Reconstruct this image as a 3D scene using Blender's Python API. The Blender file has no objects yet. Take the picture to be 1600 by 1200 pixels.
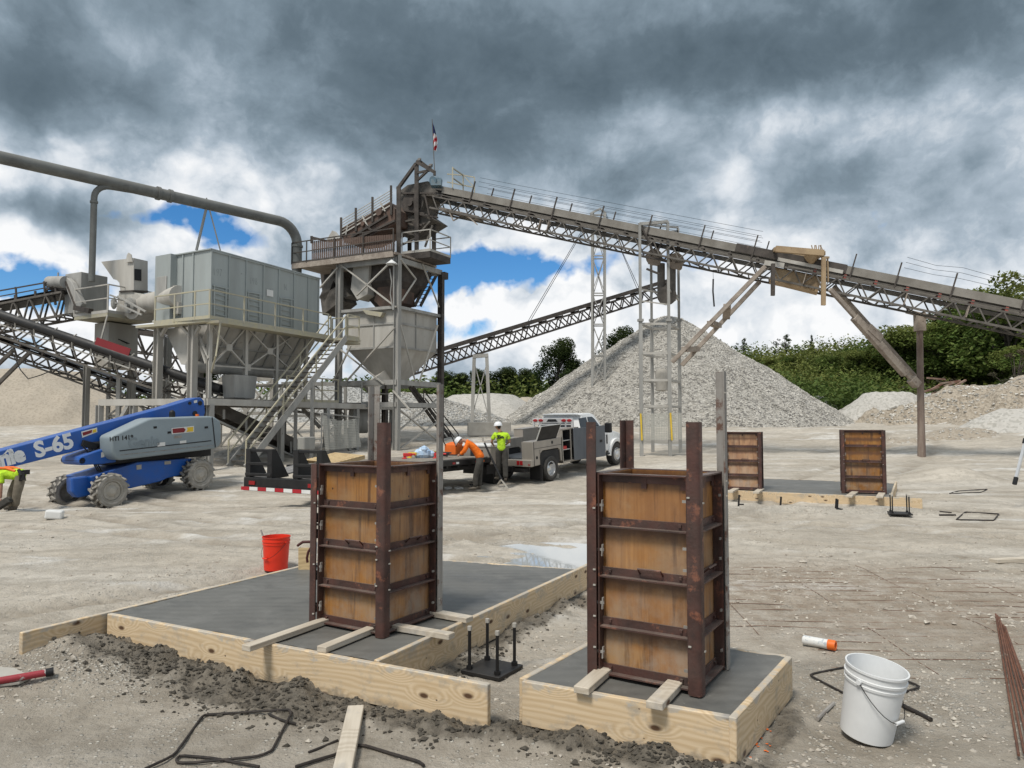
import bpy, bmesh, math, random
from mathutils import Vector, Matrix, Euler, noise
R = math.radians
rnd = random.Random(7)
scene = bpy.context.scene
COL = scene.collection
# ---------------------------------------------------------------- camera model (photo pixels, 1600x1200)
FPX = 1155.0
PITCH = math.atan(58/FPX)
CAMZ = 1.65
CP, SP = math.cos(PITCH), math.sin(PITCH)
def ray(px, py):
    u = 600-py
    return Vector((px-800, FPX*CP-u*SP, FPX*SP+u*CP))
def at(px, py, Y):
    r = ray(px, py); t = Y/r.y
    return Vector((r.x*t, Y, CAMZ+r.z*t))
def onz(px, py, z=0.0):
    r = ray(px, py); t = (z-CAMZ)/r.z
    return Vector((r.x*t, r.y*t, z))
class Face:
    """a vertical plane through P running along angle (degrees): pt() puts a pixel on it"""
    def __init__(s, P, ang):
        s.P = Vector((P[0], P[1], 0)); s.d = Vector((math.cos(R(ang)), math.sin(R(ang)), 0))
        s.n = Vector((s.d.y, -s.d.x, 0))
    def off(s, k):
        f = Face(s.P, 0); f.d = s.d; f.n = s.n; f.P = s.P+s.n*k; return f
    def pt(s, px, py):
        r = ray(px, py); t = s.P.dot(s.n)/r.dot(s.n)
        return Vector((r.x*t, r.y*t, CAMZ+r.z*t))
def sstep(a, b, x):
    t = max(0.0, min(1.0, (x-a)/(b-a))); return t*t*(3-2*t)
def lerp(a, b, t): return a+(b-a)*t
def interp(tab, x):
    if x <= tab[0][0]: return tab[0][1]
    for (a, b), (c, d) in zip(tab, tab[1:]):
        if x <= c: return lerp(b, d, sstep(a, c, x))
    return tab[-1][1]
# ---------------------------------------------------------------- scene bookkeeping
def tag(o, label=None, cat=None, group=None, kind=None):
    if label: o['label'] = label
    if cat: o['category'] = cat
    if group: o['group'] = group
    if kind: o['kind'] = kind
    return o
def thing(name, label, cat, loc=(0, 0, 0), rz=0, group=None):
    o = bpy.data.objects.new(name, None); COL.objects.link(o)
    o.location = loc; o.rotation_euler = (0, 0, rz); o.empty_display_size = .2
    return tag(o, label, cat, group)
def origin(o):
    v = Vector((0, 0, 0))
    while o is not None: v += Vector(o.location); o = o.parent
    return v
def kids(o): return [c for c in COL.objects if c.parent == o]
def copy_tree(o, parent=None):
    c = o.copy(); COL.objects.link(c); c.parent = parent
    for ch in kids(o): copy_tree(ch, c)
    return c
def link(name, me, parent=None):
    o = bpy.data.objects.new(name, me); COL.objects.link(o)
    if parent is not None: o.parent = parent
    return o
class MB:
    """collects shapes into one mesh"""
    def __init__(s): s.v = []; s.f = []; s.M = None; s.mi = 0; s.fm = []
    def add(s, vs, fs):
        k = len(s.v)
        if s.M is not None: vs = [s.M @ Vector(p) for p in vs]
        s.v += [Vector(p) for p in vs]; s.f += [tuple(i+k for i in f) for f in fs]; s.fm += [s.mi]*len(fs)
        return s
    def box(s, c, size, rz=0, rx=0, ry=0):
        x, y, z = size[0]/2, size[1]/2, size[2]/2
        m = Euler((rx, ry, rz)).to_matrix(); c = Vector(c)
        vs = [c+m @ Vector((a*x, b*y, d*z)) for a in (-1, 1) for b in (-1, 1) for d in (-1, 1)]
        return s.add(vs, [(0, 1, 3, 2), (4, 6, 7, 5), (0, 4, 5, 1), (2, 3, 7, 6), (0, 2, 6, 4), (1, 5, 7, 3)])
    def bar(s, p, q, w=.06, h=None, up=(0, 0, 1)):
        p = Vector(p); q = Vector(q); h = w if h is None else h
        d = q-p
        if d.length < 1e-6: return s
        d.normalize(); u = Vector(up)
        if abs(d.dot(u)) > .97: u = Vector((0, 1, 0)) if abs(d.y) < .9 else Vector((1, 0, 0))
        sd = d.cross(u).normalized(); u = sd.cross(d).normalized()
        vs = [e+sd*(a*w/2)+u*(b*h/2) for e in (p, q) for a, b in ((-1, -1), (1, -1), (1, 1), (-1, 1))]
        return s.add(vs, [(3, 2, 1, 0), (4, 5, 6, 7), (0, 1, 5, 4), (1, 2, 6, 5), (2, 3, 7, 6), (3, 0, 4, 7)])
    def tube(s, p, q, r, r2=None, n=8, caps=True):
        return s.path([p, q], [r, r if r2 is None else r2], n, caps)
    def path(s, pts, r, n=8, caps=True, closed=False):
        pts = [Vector(p) for p in pts]; m = len(pts)
        rr = r if isinstance(r, (list, tuple)) else [r]*m
        vs = []; prev = None
        for i, p in enumerate(pts):
            if closed: d = pts[(i+1) % m]-pts[i-1]
            else: d = pts[min(i+1, m-1)]-pts[max(i-1, 0)]
            d.normalize()
            if prev is None:
                a = Vector((0, 0, 1)) if abs(d.z) < .9 else Vector((1, 0, 0))
            else: a = prev
            sd = d.cross(a).normalized(); up = sd.cross(d).normalized(); prev = up
            for j in range(n):
                t = 2*math.pi*j/n
                vs.append(p+(sd*math.cos(t)+up*math.sin(t))*rr[i])
        fs = []
        for i in range(m if closed else m-1):
            k = (i+1) % m
            for j in range(n):
                j2 = (j+1) % n
                fs.append((i*n+j, i*n+j2, k*n+j2, k*n+j))
        if caps and not closed:
            fs.append(tuple(range(n-1, -1, -1))); fs.append(tuple((m-1)*n+j for j in range(n)))
        return s.add(vs, fs)
    def prism(s, poly, vec):
        """closed polygon (3-D points) pushed along vec"""
        n = len(poly); vec = Vector(vec); poly = [Vector(p) for p in poly]
        vs = poly+[p+vec for p in poly]
        fs = [tuple(range(n-1, -1, -1)), tuple(range(n, 2*n))]
        fs += [(i, (i+1) % n, n+(i+1) % n, n+i) for i in range(n)]
        return s.add(vs, fs)
    def loft(s, loops, caps=True, closed=True):
        n = len(loops[0]); vs = [Vector(p) for l in loops for p in l]; fs = []
        for i in range(len(loops)-1):
            for j in range(n if closed else n-1):
                j2 = (j+1) % n
                fs.append((i*n+j, i*n+j2, (i+1)*n+j2, (i+1)*n+j))
        if caps: fs.append(tuple(range(n-1, -1, -1))); fs.append(tuple((len(loops)-1)*n+j for j in range(n)))
        return s.add(vs, fs)
    def lathe(s, prof, c=(0, 0, 0), n=24, axis='z', cap=False):
        c = Vector(c); vs = []
        for r, h in prof:
            for j in range(n):
                t = 2*math.pi*j/n; a, b = r*math.cos(t), r*math.sin(t)
                vs.append(c+Vector({'z': (a, b, h), 'y': (a, h, b), 'x': (h, a, b)}[axis]))
        fs = [(i*n+j, i*n+(j+1) % n, (i+1)*n+(j+1) % n, (i+1)*n+j) for i in range(len(prof)-1) for j in range(n)]
        if cap: fs.append(tuple(range(n-1, -1, -1))); fs.append(tuple((len(prof)-1)*n+j for j in range(n)))
        return s.add(vs, fs)
    def quad(s, *pts): return s.add(pts, [tuple(range(len(pts)))])
    def plate(s, a, b, c, d, t=.02):
        a, b, c, d = (Vector(p) for p in (a, b, c, d))
        n = (b-a).cross(d-a).normalized()*t
        return s.prism([a, b, c, d], n)
    def ball(s, c, r, seg=10, ring=6):
        c = Vector(c); r = Vector((r, r, r)) if not hasattr(r, '__len__') else Vector(r)
        vs = [c+Vector((0, 0, r.z))]; fs = []
        for i in range(1, ring):
            t = math.pi*i/ring
            for j in range(seg):
                p = 2*math.pi*j/seg
                vs.append(c+Vector((r.x*math.sin(t)*math.cos(p), r.y*math.sin(t)*math.sin(p), r.z*math.cos(t))))
        vs.append(c-Vector((0, 0, r.z))); k = len(vs)-1
        for j in range(seg):
            fs.append((0, 1+j, 1+(j+1) % seg)); fs.append((k, k-seg+(j+1) % seg, k-seg+j))
        for i in range(ring-2):
            for j in range(seg):
                a = 1+i*seg+j; b = 1+i*seg+(j+1) % seg
                fs.append((a, a+seg, b+seg, b))
        return s.add(vs, fs)
    def build(s, name, m, parent=None, world=False, smooth=False, bevel=0, seg=2, angle=40):
        off = origin(parent) if (world and parent is not None) else Vector((0, 0, 0))
        me = bpy.data.meshes.new(name)
        me.from_pydata([tuple(p-off) for p in s.v], [], s.f)
        if any(s.fm): me.polygons.foreach_set('material_index', s.fm)
        bm = bmesh.new(); bm.from_mesh(me)
        bmesh.ops.recalc_face_normals(bm, faces=bm.faces)
        if bevel:
            ed = [e for e in bm.edges if len(e.link_faces) == 2 and e.calc_face_angle(0) > R(25)]
            bmesh.ops.bevel(bm, geom=ed, offset=bevel, segments=seg, profile=.5, affect='EDGES', clamp_overlap=True)
        if smooth:
            for f in bm.faces: f.smooth = True
            for e in bm.edges:
                if len(e.link_faces) == 2 and e.calc_face_angle(0) > R(angle): e.smooth = False
        bm.to_mesh(me); bm.free()
        for q in (m if isinstance(m, (list, tuple)) else [m] if m is not None else []): me.materials.append(q)
        return link(name, me, parent)
def beam_obj(name, p, q, w, h, m, parent=None, bevel=.003, over=0, roll=0):
    """a straight piece with its own local axes: X along its length (so that wood grain follows it)"""
    p = Vector(p); q = Vector(q); d = q-p; L = d.length+over
    mb = MB().box((0, 0, 0), (L, w, h)); o = mb.build(name, m, parent, bevel=bevel, seg=1)
    x = d.normalized(); y = Vector((0, 0, 1)).cross(x)
    y = Vector((0, 1, 0)) if y.length < .01 else y.normalized()
    z = x.cross(y)
    rot = Matrix((x, y, z)).transposed() @ Matrix.Rotation(roll, 3, 'X')
    o.rotation_euler = rot.to_euler(); o.location = (p+q)/2-(origin(parent) if parent is not None else Vector((0, 0, 0)))
    return o
def text_mesh(name, body, size, m, parent, M, ext=.004, bold=0, space=1.0, sx=1.0):
    """lettering as a mesh; M places the text's own XY plane"""
    cu = bpy.data.curves.new(name, 'FONT'); cu.body = body; cu.size = size; cu.extrude = ext; cu.offset = bold
    cu.align_x = 'CENTER'; cu.align_y = 'CENTER'; cu.space_character = space; cu.resolution_u = 3
    t = bpy.data.objects.new('tmp', cu); COL.objects.link(t)
    dg = bpy.context.evaluated_depsgraph_get(); dg.update()
    me = bpy.data.meshes.new_from_object(t.evaluated_get(dg))
    bpy.data.objects.remove(t); bpy.data.curves.remove(cu)
    me.transform(Matrix.Diagonal((sx, 1, 1, 1))); me.transform(M)
    me.materials.clear(); me.materials.append(m)
    me.name = name
    return link(name, me, parent)
def frame(o, x, y):
    """4x4 with X axis x, Y axis ~y at o"""
    x = Vector(x).normalized(); z = x.cross(Vector(y)).normalized(); y = z.cross(x)
    m = Matrix((x, y, z)).transposed().to_4x4(); m.translation = Vector(o); return m
def skin(name, chains, m, parent=None, sub=2):
    """one smooth surface grown over connected chains of (point, radius)"""
    idx = {}; vs = []; rs = []; es = set()
    for ch in chains:
        prev = None
        for p, r in ch:
            key = tuple(round(c, 3) for c in p)
            if key not in idx: idx[key] = len(vs); vs.append(tuple(p)); rs.append(r)
            i = idx[key]
            if prev is not None and prev != i: es.add((min(prev, i), max(prev, i)))
            prev = i
    me = bpy.data.meshes.new('tmp'); me.from_pydata(vs, list(es), [])
    o = bpy.data.objects.new('tmp', me); COL.objects.link(o)
    md = o.modifiers.new('s', 'SKIN'); md.use_smooth_shade = True; md.branch_smoothing = .4
    sv = me.skin_vertices[0].data
    for i, r in enumerate(rs):
        sv[i].radius = r if hasattr(r, '__len__') else (r, r); sv[i].use_root = (i == 0)
    s2 = o.modifiers.new('u', 'SUBSURF'); s2.levels = sub; s2.render_levels = sub
    dg = bpy.context.evaluated_depsgraph_get(); dg.update()
    out = bpy.data.meshes.new_from_object(o.evaluated_get(dg))
    bpy.data.objects.remove(o); bpy.data.meshes.remove(me)
    out.name = name; out.materials.clear(); out.materials.append(m)
    for p in out.polygons: p.use_smooth = True
    return link(name, out, parent)
# ---------------------------------------------------------------- materials
class NT:
    def __init__(s, tree): s.t = tree; s.n = tree.nodes; s.l = tree.links
    def new(s, typ, **kw):
        n = s.n.new(typ)
        for k, v in kw.items(): setattr(n, k, v)
        return n
    def put(s, sock, v):
        if hasattr(v, 'is_output') or isinstance(v, bpy.types.NodeSocket): s.l.new(v, sock)
        else:
            if sock.type == 'RGBA' and len(v) == 3: v = (*v, 1)
            sock.default_value = v
    def math(s, op, a, b=None, c=None, clamp=False):
        n = s.new('ShaderNodeMath', operation=op, use_clamp=clamp)
        s.put(n.inputs[0], a)
        if b is not None: s.put(n.inputs[1], b)
        if c is not None: s.put(n.inputs[2], c)
        return n.outputs[0]
    def mix(s, f, a, b, blend='MIX'):
        n = s.new('ShaderNodeMix', data_type='RGBA', blend_type=blend)
        s.put(n.inputs[0], f); s.put(n.inputs[6], a); s.put(n.inputs[7], b)
        return n.outputs[2]
    def ramp(s, f, stops, interp='LINEAR'):
        n = s.new('ShaderNodeValToRGB'); cr = n.color_ramp; cr.interpolation = interp
        while len(cr.elements) < len(stops): cr.elements.new(.5)
        for e, (p, c) in zip(cr.elements, stops):
            e.position = p; e.color = (c, c, c, 1) if not hasattr(c, '__len__') else (*c, 1)
        s.put(n.inputs[0], f); return n.outputs[0]
    def coord(s, scale=(1, 1, 1), kind='Object', loc=(0, 0, 0), rot=(0, 0, 0)):
        tc = s.new('ShaderNodeTexCoord'); mp = s.new('ShaderNodeMapping')
        mp.inputs['Scale'].default_value = scale; mp.inputs['Location'].default_value = loc; mp.inputs['Rotation'].default_value = rot
        s.l.new(tc.outputs[kind], mp.inputs[0]); return mp.outputs[0]
    def noise(s, vec, scale=5, det=4, rough=.55, dist=0, out=0):
        n = s.new('ShaderNodeTexNoise'); s.put(n.inputs['Vector'], vec)
        n.inputs['Scale'].default_value = scale; n.inputs['Detail'].default_value = det
        n.inputs['Roughness'].default_value = rough; n.inputs['Distortion'].default_value = dist
        return n.outputs[out]
    def voro(s, vec, scale=5, out='Distance', feature='F1', rand=1):
        n = s.new('ShaderNodeTexVoronoi', feature=feature); s.put(n.inputs['Vector'], vec)
        n.inputs['Scale'].default_value = scale; n.inputs['Randomness'].default_value = rand
        return n.outputs[out]
    def bump(s, h, strength=.3, dist=.02, normal=None):
        n = s.new('ShaderNodeBump'); s.put(n.inputs['Height'], h)
        n.inputs['Strength'].default_value = strength; n.inputs['Distance'].default_value = dist
        if normal is not None: s.put(n.inputs['Normal'], normal)
        return n.outputs[0]
def new_mat(name):
    m = bpy.data.materials.new(name); m.use_nodes = True
    nt = NT(m.node_tree); b = m.node_tree.nodes['Principled BSDF']
    return m, nt, b
def mat(name, c1, c2=None, rough=.75, metal=0, scale=3, det=6, lo=.35, hi=.65, spot=None, spot_amt=.5, spot_scale=9,
        streak=False, bump=.15, bscale=30, bdist=.01, dust=None, dust_amt=0, kind='Object', spec=.4, rand=0):
    """painted or dirty surface: two tones by noise, spots of a third, dust that settles on upward faces"""
    m, nt, b = new_mat(name)
    co = nt.coord((1, 1, .18) if streak else (1, 1, 1), kind)
    co1 = nt.coord((1, 1, 1), kind)
    c2 = c2 if c2 is not None else tuple(x*.75 for x in c1)
    f = nt.ramp(nt.noise(co, scale, det, .6), [(lo, 0), (hi, 1)])
    c = nt.mix(f, c1, c2)
    if rand:
        oi = nt.new('ShaderNodeObjectInfo')
        c = nt.mix(nt.math('MULTIPLY', oi.outputs['Random'], rand), c, tuple(x*.55 for x in c1))
    if spot is not None:
        g = nt.ramp(nt.noise(co1, spot_scale, 6, .7), [(1-spot_amt*.8-.02, 0), (1-spot_amt*.8+.08, 1)])
        c = nt.mix(g, c, spot)
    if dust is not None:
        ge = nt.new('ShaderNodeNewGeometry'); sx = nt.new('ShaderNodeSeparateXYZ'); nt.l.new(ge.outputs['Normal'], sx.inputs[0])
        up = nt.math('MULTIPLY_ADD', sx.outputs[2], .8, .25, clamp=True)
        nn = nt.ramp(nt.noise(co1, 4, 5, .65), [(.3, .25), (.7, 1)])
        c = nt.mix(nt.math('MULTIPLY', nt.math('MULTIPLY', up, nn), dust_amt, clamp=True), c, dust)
    nt.put(b.inputs['Base Color'], c)
    b.inputs['Metallic'].default_value = metal
    rr = nt.math('MULTIPLY_ADD', f, .15, rough-.07, clamp=True); nt.put(b.inputs['Roughness'], rr)
    b.inputs['Specular IOR Level'].default_value = spec
    if bump: nt.put(b.inputs['Normal'], nt.bump(nt.noise(co1, bscale, 5, .6), bump, bdist))
    return m
def plain(name, c, rough=.6, metal=0, spec=.4):
    return mat(name, c, tuple(x*.85 for x in c), rough=rough, metal=metal, bump=.05, spec=spec)
DUST = (.42, .38, .32)
M = {}
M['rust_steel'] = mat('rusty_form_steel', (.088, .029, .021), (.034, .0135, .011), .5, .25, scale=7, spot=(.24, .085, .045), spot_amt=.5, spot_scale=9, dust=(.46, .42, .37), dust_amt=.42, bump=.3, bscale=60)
M['rust_grey'] = mat('grey_form_steel', (.34, .325, .30), (.21, .19, .17), .75, .1, scale=6, streak=True, spot=(.12, .06, .04), spot_amt=.55, spot_scale=10, dust=(.4, .37, .33), dust_amt=.35, bump=.3)
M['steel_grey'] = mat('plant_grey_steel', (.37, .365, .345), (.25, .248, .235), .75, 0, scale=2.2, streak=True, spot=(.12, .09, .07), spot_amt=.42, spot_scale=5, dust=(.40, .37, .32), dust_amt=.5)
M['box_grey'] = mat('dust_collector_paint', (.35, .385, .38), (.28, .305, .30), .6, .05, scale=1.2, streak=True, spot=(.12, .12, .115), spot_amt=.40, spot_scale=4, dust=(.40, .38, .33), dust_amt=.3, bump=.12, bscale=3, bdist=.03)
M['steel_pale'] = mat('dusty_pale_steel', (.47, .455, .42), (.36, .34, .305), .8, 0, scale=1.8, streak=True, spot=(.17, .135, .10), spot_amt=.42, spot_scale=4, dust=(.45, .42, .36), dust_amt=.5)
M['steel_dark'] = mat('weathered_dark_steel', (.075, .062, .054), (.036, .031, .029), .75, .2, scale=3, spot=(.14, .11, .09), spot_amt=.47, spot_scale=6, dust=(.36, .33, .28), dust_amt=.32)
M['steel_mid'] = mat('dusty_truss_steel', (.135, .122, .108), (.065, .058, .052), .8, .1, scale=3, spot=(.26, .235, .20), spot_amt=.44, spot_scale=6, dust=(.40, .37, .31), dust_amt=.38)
M['rust_brown'] = mat('rusted_screen_steel', (.125, .07, .05), (.07, .05, .042), .85, .1, scale=2.5, streak=True, spot=(.22, .18, .15), spot_amt=.48, spot_scale=5, dust=(.36, .32, .27), dust_amt=.4)
M['yellow_rail'] = mat('faded_yellow_rail_paint', (.43, .395, .265), (.37, .35, .29), .7, 0, scale=5, spot=(.25, .22, .17), spot_amt=.45, dust=DUST, dust_amt=.35)
M['wind_board'] = mat('grey_wind_board', (.235, .22, .195), (.15, .138, .12), .85, 0, scale=2, spot=(.12, .10, .085), spot_amt=.42, spot_scale=4, dust=DUST, dust_amt=.5)
M['belt'] = mat('black_conveyor_belt', (.016, .016, .018), (.03, .03, .03), .55, 0, scale=4, dust=(.25, .23, .2), dust_amt=.10)
M['tan_steel'] = mat('faded_tan_steel', (.40, .29, .17), (.30, .21, .125), .75, .05, scale=2, spot=(.16, .09, .055), spot_amt=.45, dust=DUST, dust_amt=.3)
M['mud_steel'] = mat('mud_caked_steel', (.36, .31, .26), (.22, .18, .15), .9, 0, scale=3, spot=(.12, .075, .055), spot_amt=.5, dust=DUST, dust_amt=.4, bump=.4, bscale=14, bdist=.03)
M['duct'] = mat('dull_duct_paint', (.16, .165, .155), (.115, .115, .108), .6, .15, scale=2, dust=(.35, .33, .29), dust_amt=.3)
M['duct_pale'] = mat('pale_duct_paint', (.34, .34, .32), (.26, .26, .245), .7, .1, scale=2, streak=True, dust=DUST, dust_amt=.3)
M['red_idler'] = mat('faded_red_paint', (.28, .055, .04), (.17, .05, .04), .7, 0, scale=6, dust=DUST, dust_amt=.3)
M['concrete'] = mat('dry_concrete', (.42, .40, .36), (.33, .31, .275), .9, 0, scale=2.5, spot=(.25, .23, .2), spot_amt=.42, bump=.3)
M['blue'] = mat('blue_lift_paint', (.004, .095, .42), (.006, .075, .32), .4, 0, scale=2, spot=(.05, .12, .28), spot_amt=.46, dust=(.38, .36, .33), dust_amt=.22, bump=.03, spec=.5)
M['cover_grey'] = mat('grey_engine_cover', (.235, .285, .31), (.215, .26, .285), .5, 0, scale=2, dust=DUST, dust_amt=.12, bump=.05)
M['tyre_groove'] = mat('tyre_groove_rubber', (.07, .066, .06), (.12, .112, .10), .95, 0, scale=5)
M['tyre_dusty'] = mat('dusty_tyre', (.33, .315, .285), (.20, .19, .17), .95, 0, scale=5, dust=DUST, dust_amt=.5, bump=.4)
M['rim_dusty'] = mat('dusty_rim', (.42, .40, .36), (.34, .32, .28), .9, 0, scale=4, dust=DUST, dust_amt=.3)
M['tyre'] = mat('tyre_rubber', (.03, .03, .03), (.055, .052, .048), .9, 0, scale=6, dust=DUST, dust_amt=.25)
M['black_steel'] = mat('black_trailer_paint', (.010, .010, .011), (.016, .015, .015), .45, .1, scale=4, dust=(.3, .28, .25), dust_amt=.07)
M['white_paint'] = mat('white_truck_paint', (.78, .79, .79), (.73, .74, .74), .25, 0, scale=2, dust=DUST, dust_amt=.12, bump=0, spec=.5)
M['alloy'] = mat('brushed_aluminium_panel', (.42, .385, .34), (.34, .31, .275), .42, .55, scale=2, streak=True, bump=.05)
M['alloy_bright'] = mat('bright_aluminium', (.72, .72, .71), (.6, .6, .6), .35, .6, scale=4, bump=.03)
M['dark_door'] = mat('open_locker_door_metal', (.15, .165, .185), (.10, .11, .125), .35, .6, scale=1.5, streak=True, bump=.03)
M['glass'] = plain('tinted_window_glass', (.03, .035, .04), .08, 0, .8)
M['black'] = plain('black_plastic', (.012, .012, .013), .55)
M['dark_in'] = plain('shade_and_grille_black', (.02, .02, .022), .7)  # shade painted inside the open lockers; also fan outlet and generator grille
M['red_lens'] = plain('red_lamp_lens', (.30, .012, .015), .25)
M['red_tape'] = plain('red_reflective_tape', (.42, .02, .03), .35)
M['white_tape'] = plain('white_reflective_tape', (.72, .72, .7), .4)
M['white'] = mat('white_plastic', (.74, .75, .75), (.66, .67, .67), .45, 0, scale=5, spot=(.45, .44, .41), spot_amt=.36, spot_scale=12, dust=DUST, dust_amt=.15, bump=.05)
M['bucket_red'] = mat('orange_red_bucket_plastic', (.72, .035, .012), (.62, .03, .012), .4, 0, scale=4, spot=(.32, .10, .07), spot_amt=.36, bump=.04)
M['orange'] = plain('safety_orange', (.80, .16, .02), .5)
M['rebar'] = mat('dark_rebar_steel', (.05, .04, .034), (.03, .027, .025), .7, .3, scale=20, spot=(.2, .15, .11), spot_amt=.42, spot_scale=30, bump=.4, bscale=120)
M['rust_rebar'] = mat('rusty_rebar_steel', (.19, .085, .05), (.11, .055, .038), .85, .1, scale=12, spot=(.3, .25, .2), spot_amt=.45, bump=.3)
M['black_rod'] = plain('black_bolt_steel', (.018, .018, .019), .5, .3)
M['pole_wood'] = mat('weathered_pole_wood', (.25, .20, .165), (.16, .115, .095), .9, 0, scale=6, streak=True, spot=(.33, .30, .26), spot_amt=.45, bump=.3)
M['bark'] = mat('tree_bark', (.10, .085, .07), (.06, .05, .042), .95, 0, scale=6, streak=True)
M['skin'] = mat('tanned_skin', (.40, .22, .15), (.36, .19, .13), .55, 0, scale=6, bump=.03)
M['hivis'] = mat('hi_vis_yellow_cloth', (.52, .80, .03), (.36, .56, .03), .9, 0, scale=9, spot=(.30, .42, .06), spot_amt=.44, spot_scale=6, bump=.8, bscale=11, bdist=.05)
M['hiorange'] = mat('hi_vis_orange_cloth', (.90, .19, .012), (.66, .13, .012), .9, 0, scale=9, spot=(.55, .12, .03), spot_amt=.44, spot_scale=6, bump=.8, bscale=11, bdist=.05)
M['trouser_dark'] = mat('dark_work_trousers', (.055, .052, .046), (.035, .033, .03), .95, 0, scale=7, dust=(.3, .28, .24), dust_amt=.2, bump=.3, bscale=9, bdist=.02)
M['trouser_tan'] = mat('tan_work_trousers', (.19, .165, .125), (.13, .11, .085), .95, 0, scale=7, bump=.3, bscale=9, bdist=.02)
M['hair'] = plain('dark_hair', (.02, .015, .012), .8)
M['hat_white'] = plain('white_hard_hat', (.80, .81, .82), .3)
M['boot'] = mat('muddy_boot', (.12, .105, .085), (.07, .06, .05), .95, 0, scale=8, dust=DUST, dust_amt=.3)
M['ink'] = plain('black_ink', (.012, .012, .012), .6)
M['deep_red'] = plain('dark_red_paint', (.22, .02, .025), .55)
M['sticker_yellow'] = plain('sticker_yellow', (.75, .52, .04), .5)
M['flag_red'] = plain('flag_red_cloth', (.45, .02, .035), .85)
M['flag_white'] = plain('flag_white_cloth', (.75, .75, .75), .85)
M['flag_blue'] = plain('flag_blue_cloth', (.025, .035, .14), .85)
M['blue_cloth'] = mat('pale_blue_plastic_sheet', (.33, .50, .72), (.55, .65, .76), .45, 0, scale=8, bump=.3, bscale=10)
M['motor_blue'] = mat('dusty_blue_motor_paint', (.10, .19, .26), (.13, .17, .19), .6, .1, scale=5, dust=DUST, dust_amt=.4)
M['red_tool'] = plain('red_tool_plastic', (.55, .03, .03), .5)
M['yellow_tool'] = plain('yellow_tool_plastic', (.72, .48, .03), .5)
M['blue_steel'] = plain('blued_tool_steel', (.5, .52, .55), .3, .7)
M['handle_brown'] = plain('brown_tool_handle', (.07, .018, .014), .45)
def mesh_guard(name, col, alpha_scale, thick=.35):
    """woven wire guard: solid wires, open holes"""
    m, nt, b = new_mat(name)
    co = nt.coord(); sp = nt.new('ShaderNodeSeparateXYZ'); nt.l.new(co, sp.inputs[0])
    hx = nt.math('ADD', sp.outputs[0], sp.outputs[1])
    a = nt.math('LESS_THAN', nt.math('FRACT', nt.math('MULTIPLY', hx, alpha_scale)), thick)
    c = nt.math('LESS_THAN', nt.math('FRACT', nt.math('MULTIPLY', sp.outputs[2], alpha_scale)), thick)
    nt.put(b.inputs['Alpha'], nt.math('MAXIMUM', a, c))
    nt.put(b.inputs['Base Color'], nt.mix(nt.noise(nt.coord(), 3, 4), col, tuple(x*.6 for x in col)))
    b.inputs['Roughness'].default_value = .8
    return m
M['guard_brown'] = mesh_guard('rusty_woven_guard', (.13, .085, .065), 17, .60)
M['guard_pale'] = mesh_guard('pale_woven_guard', (.50, .49, .44), 14, .5)
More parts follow.
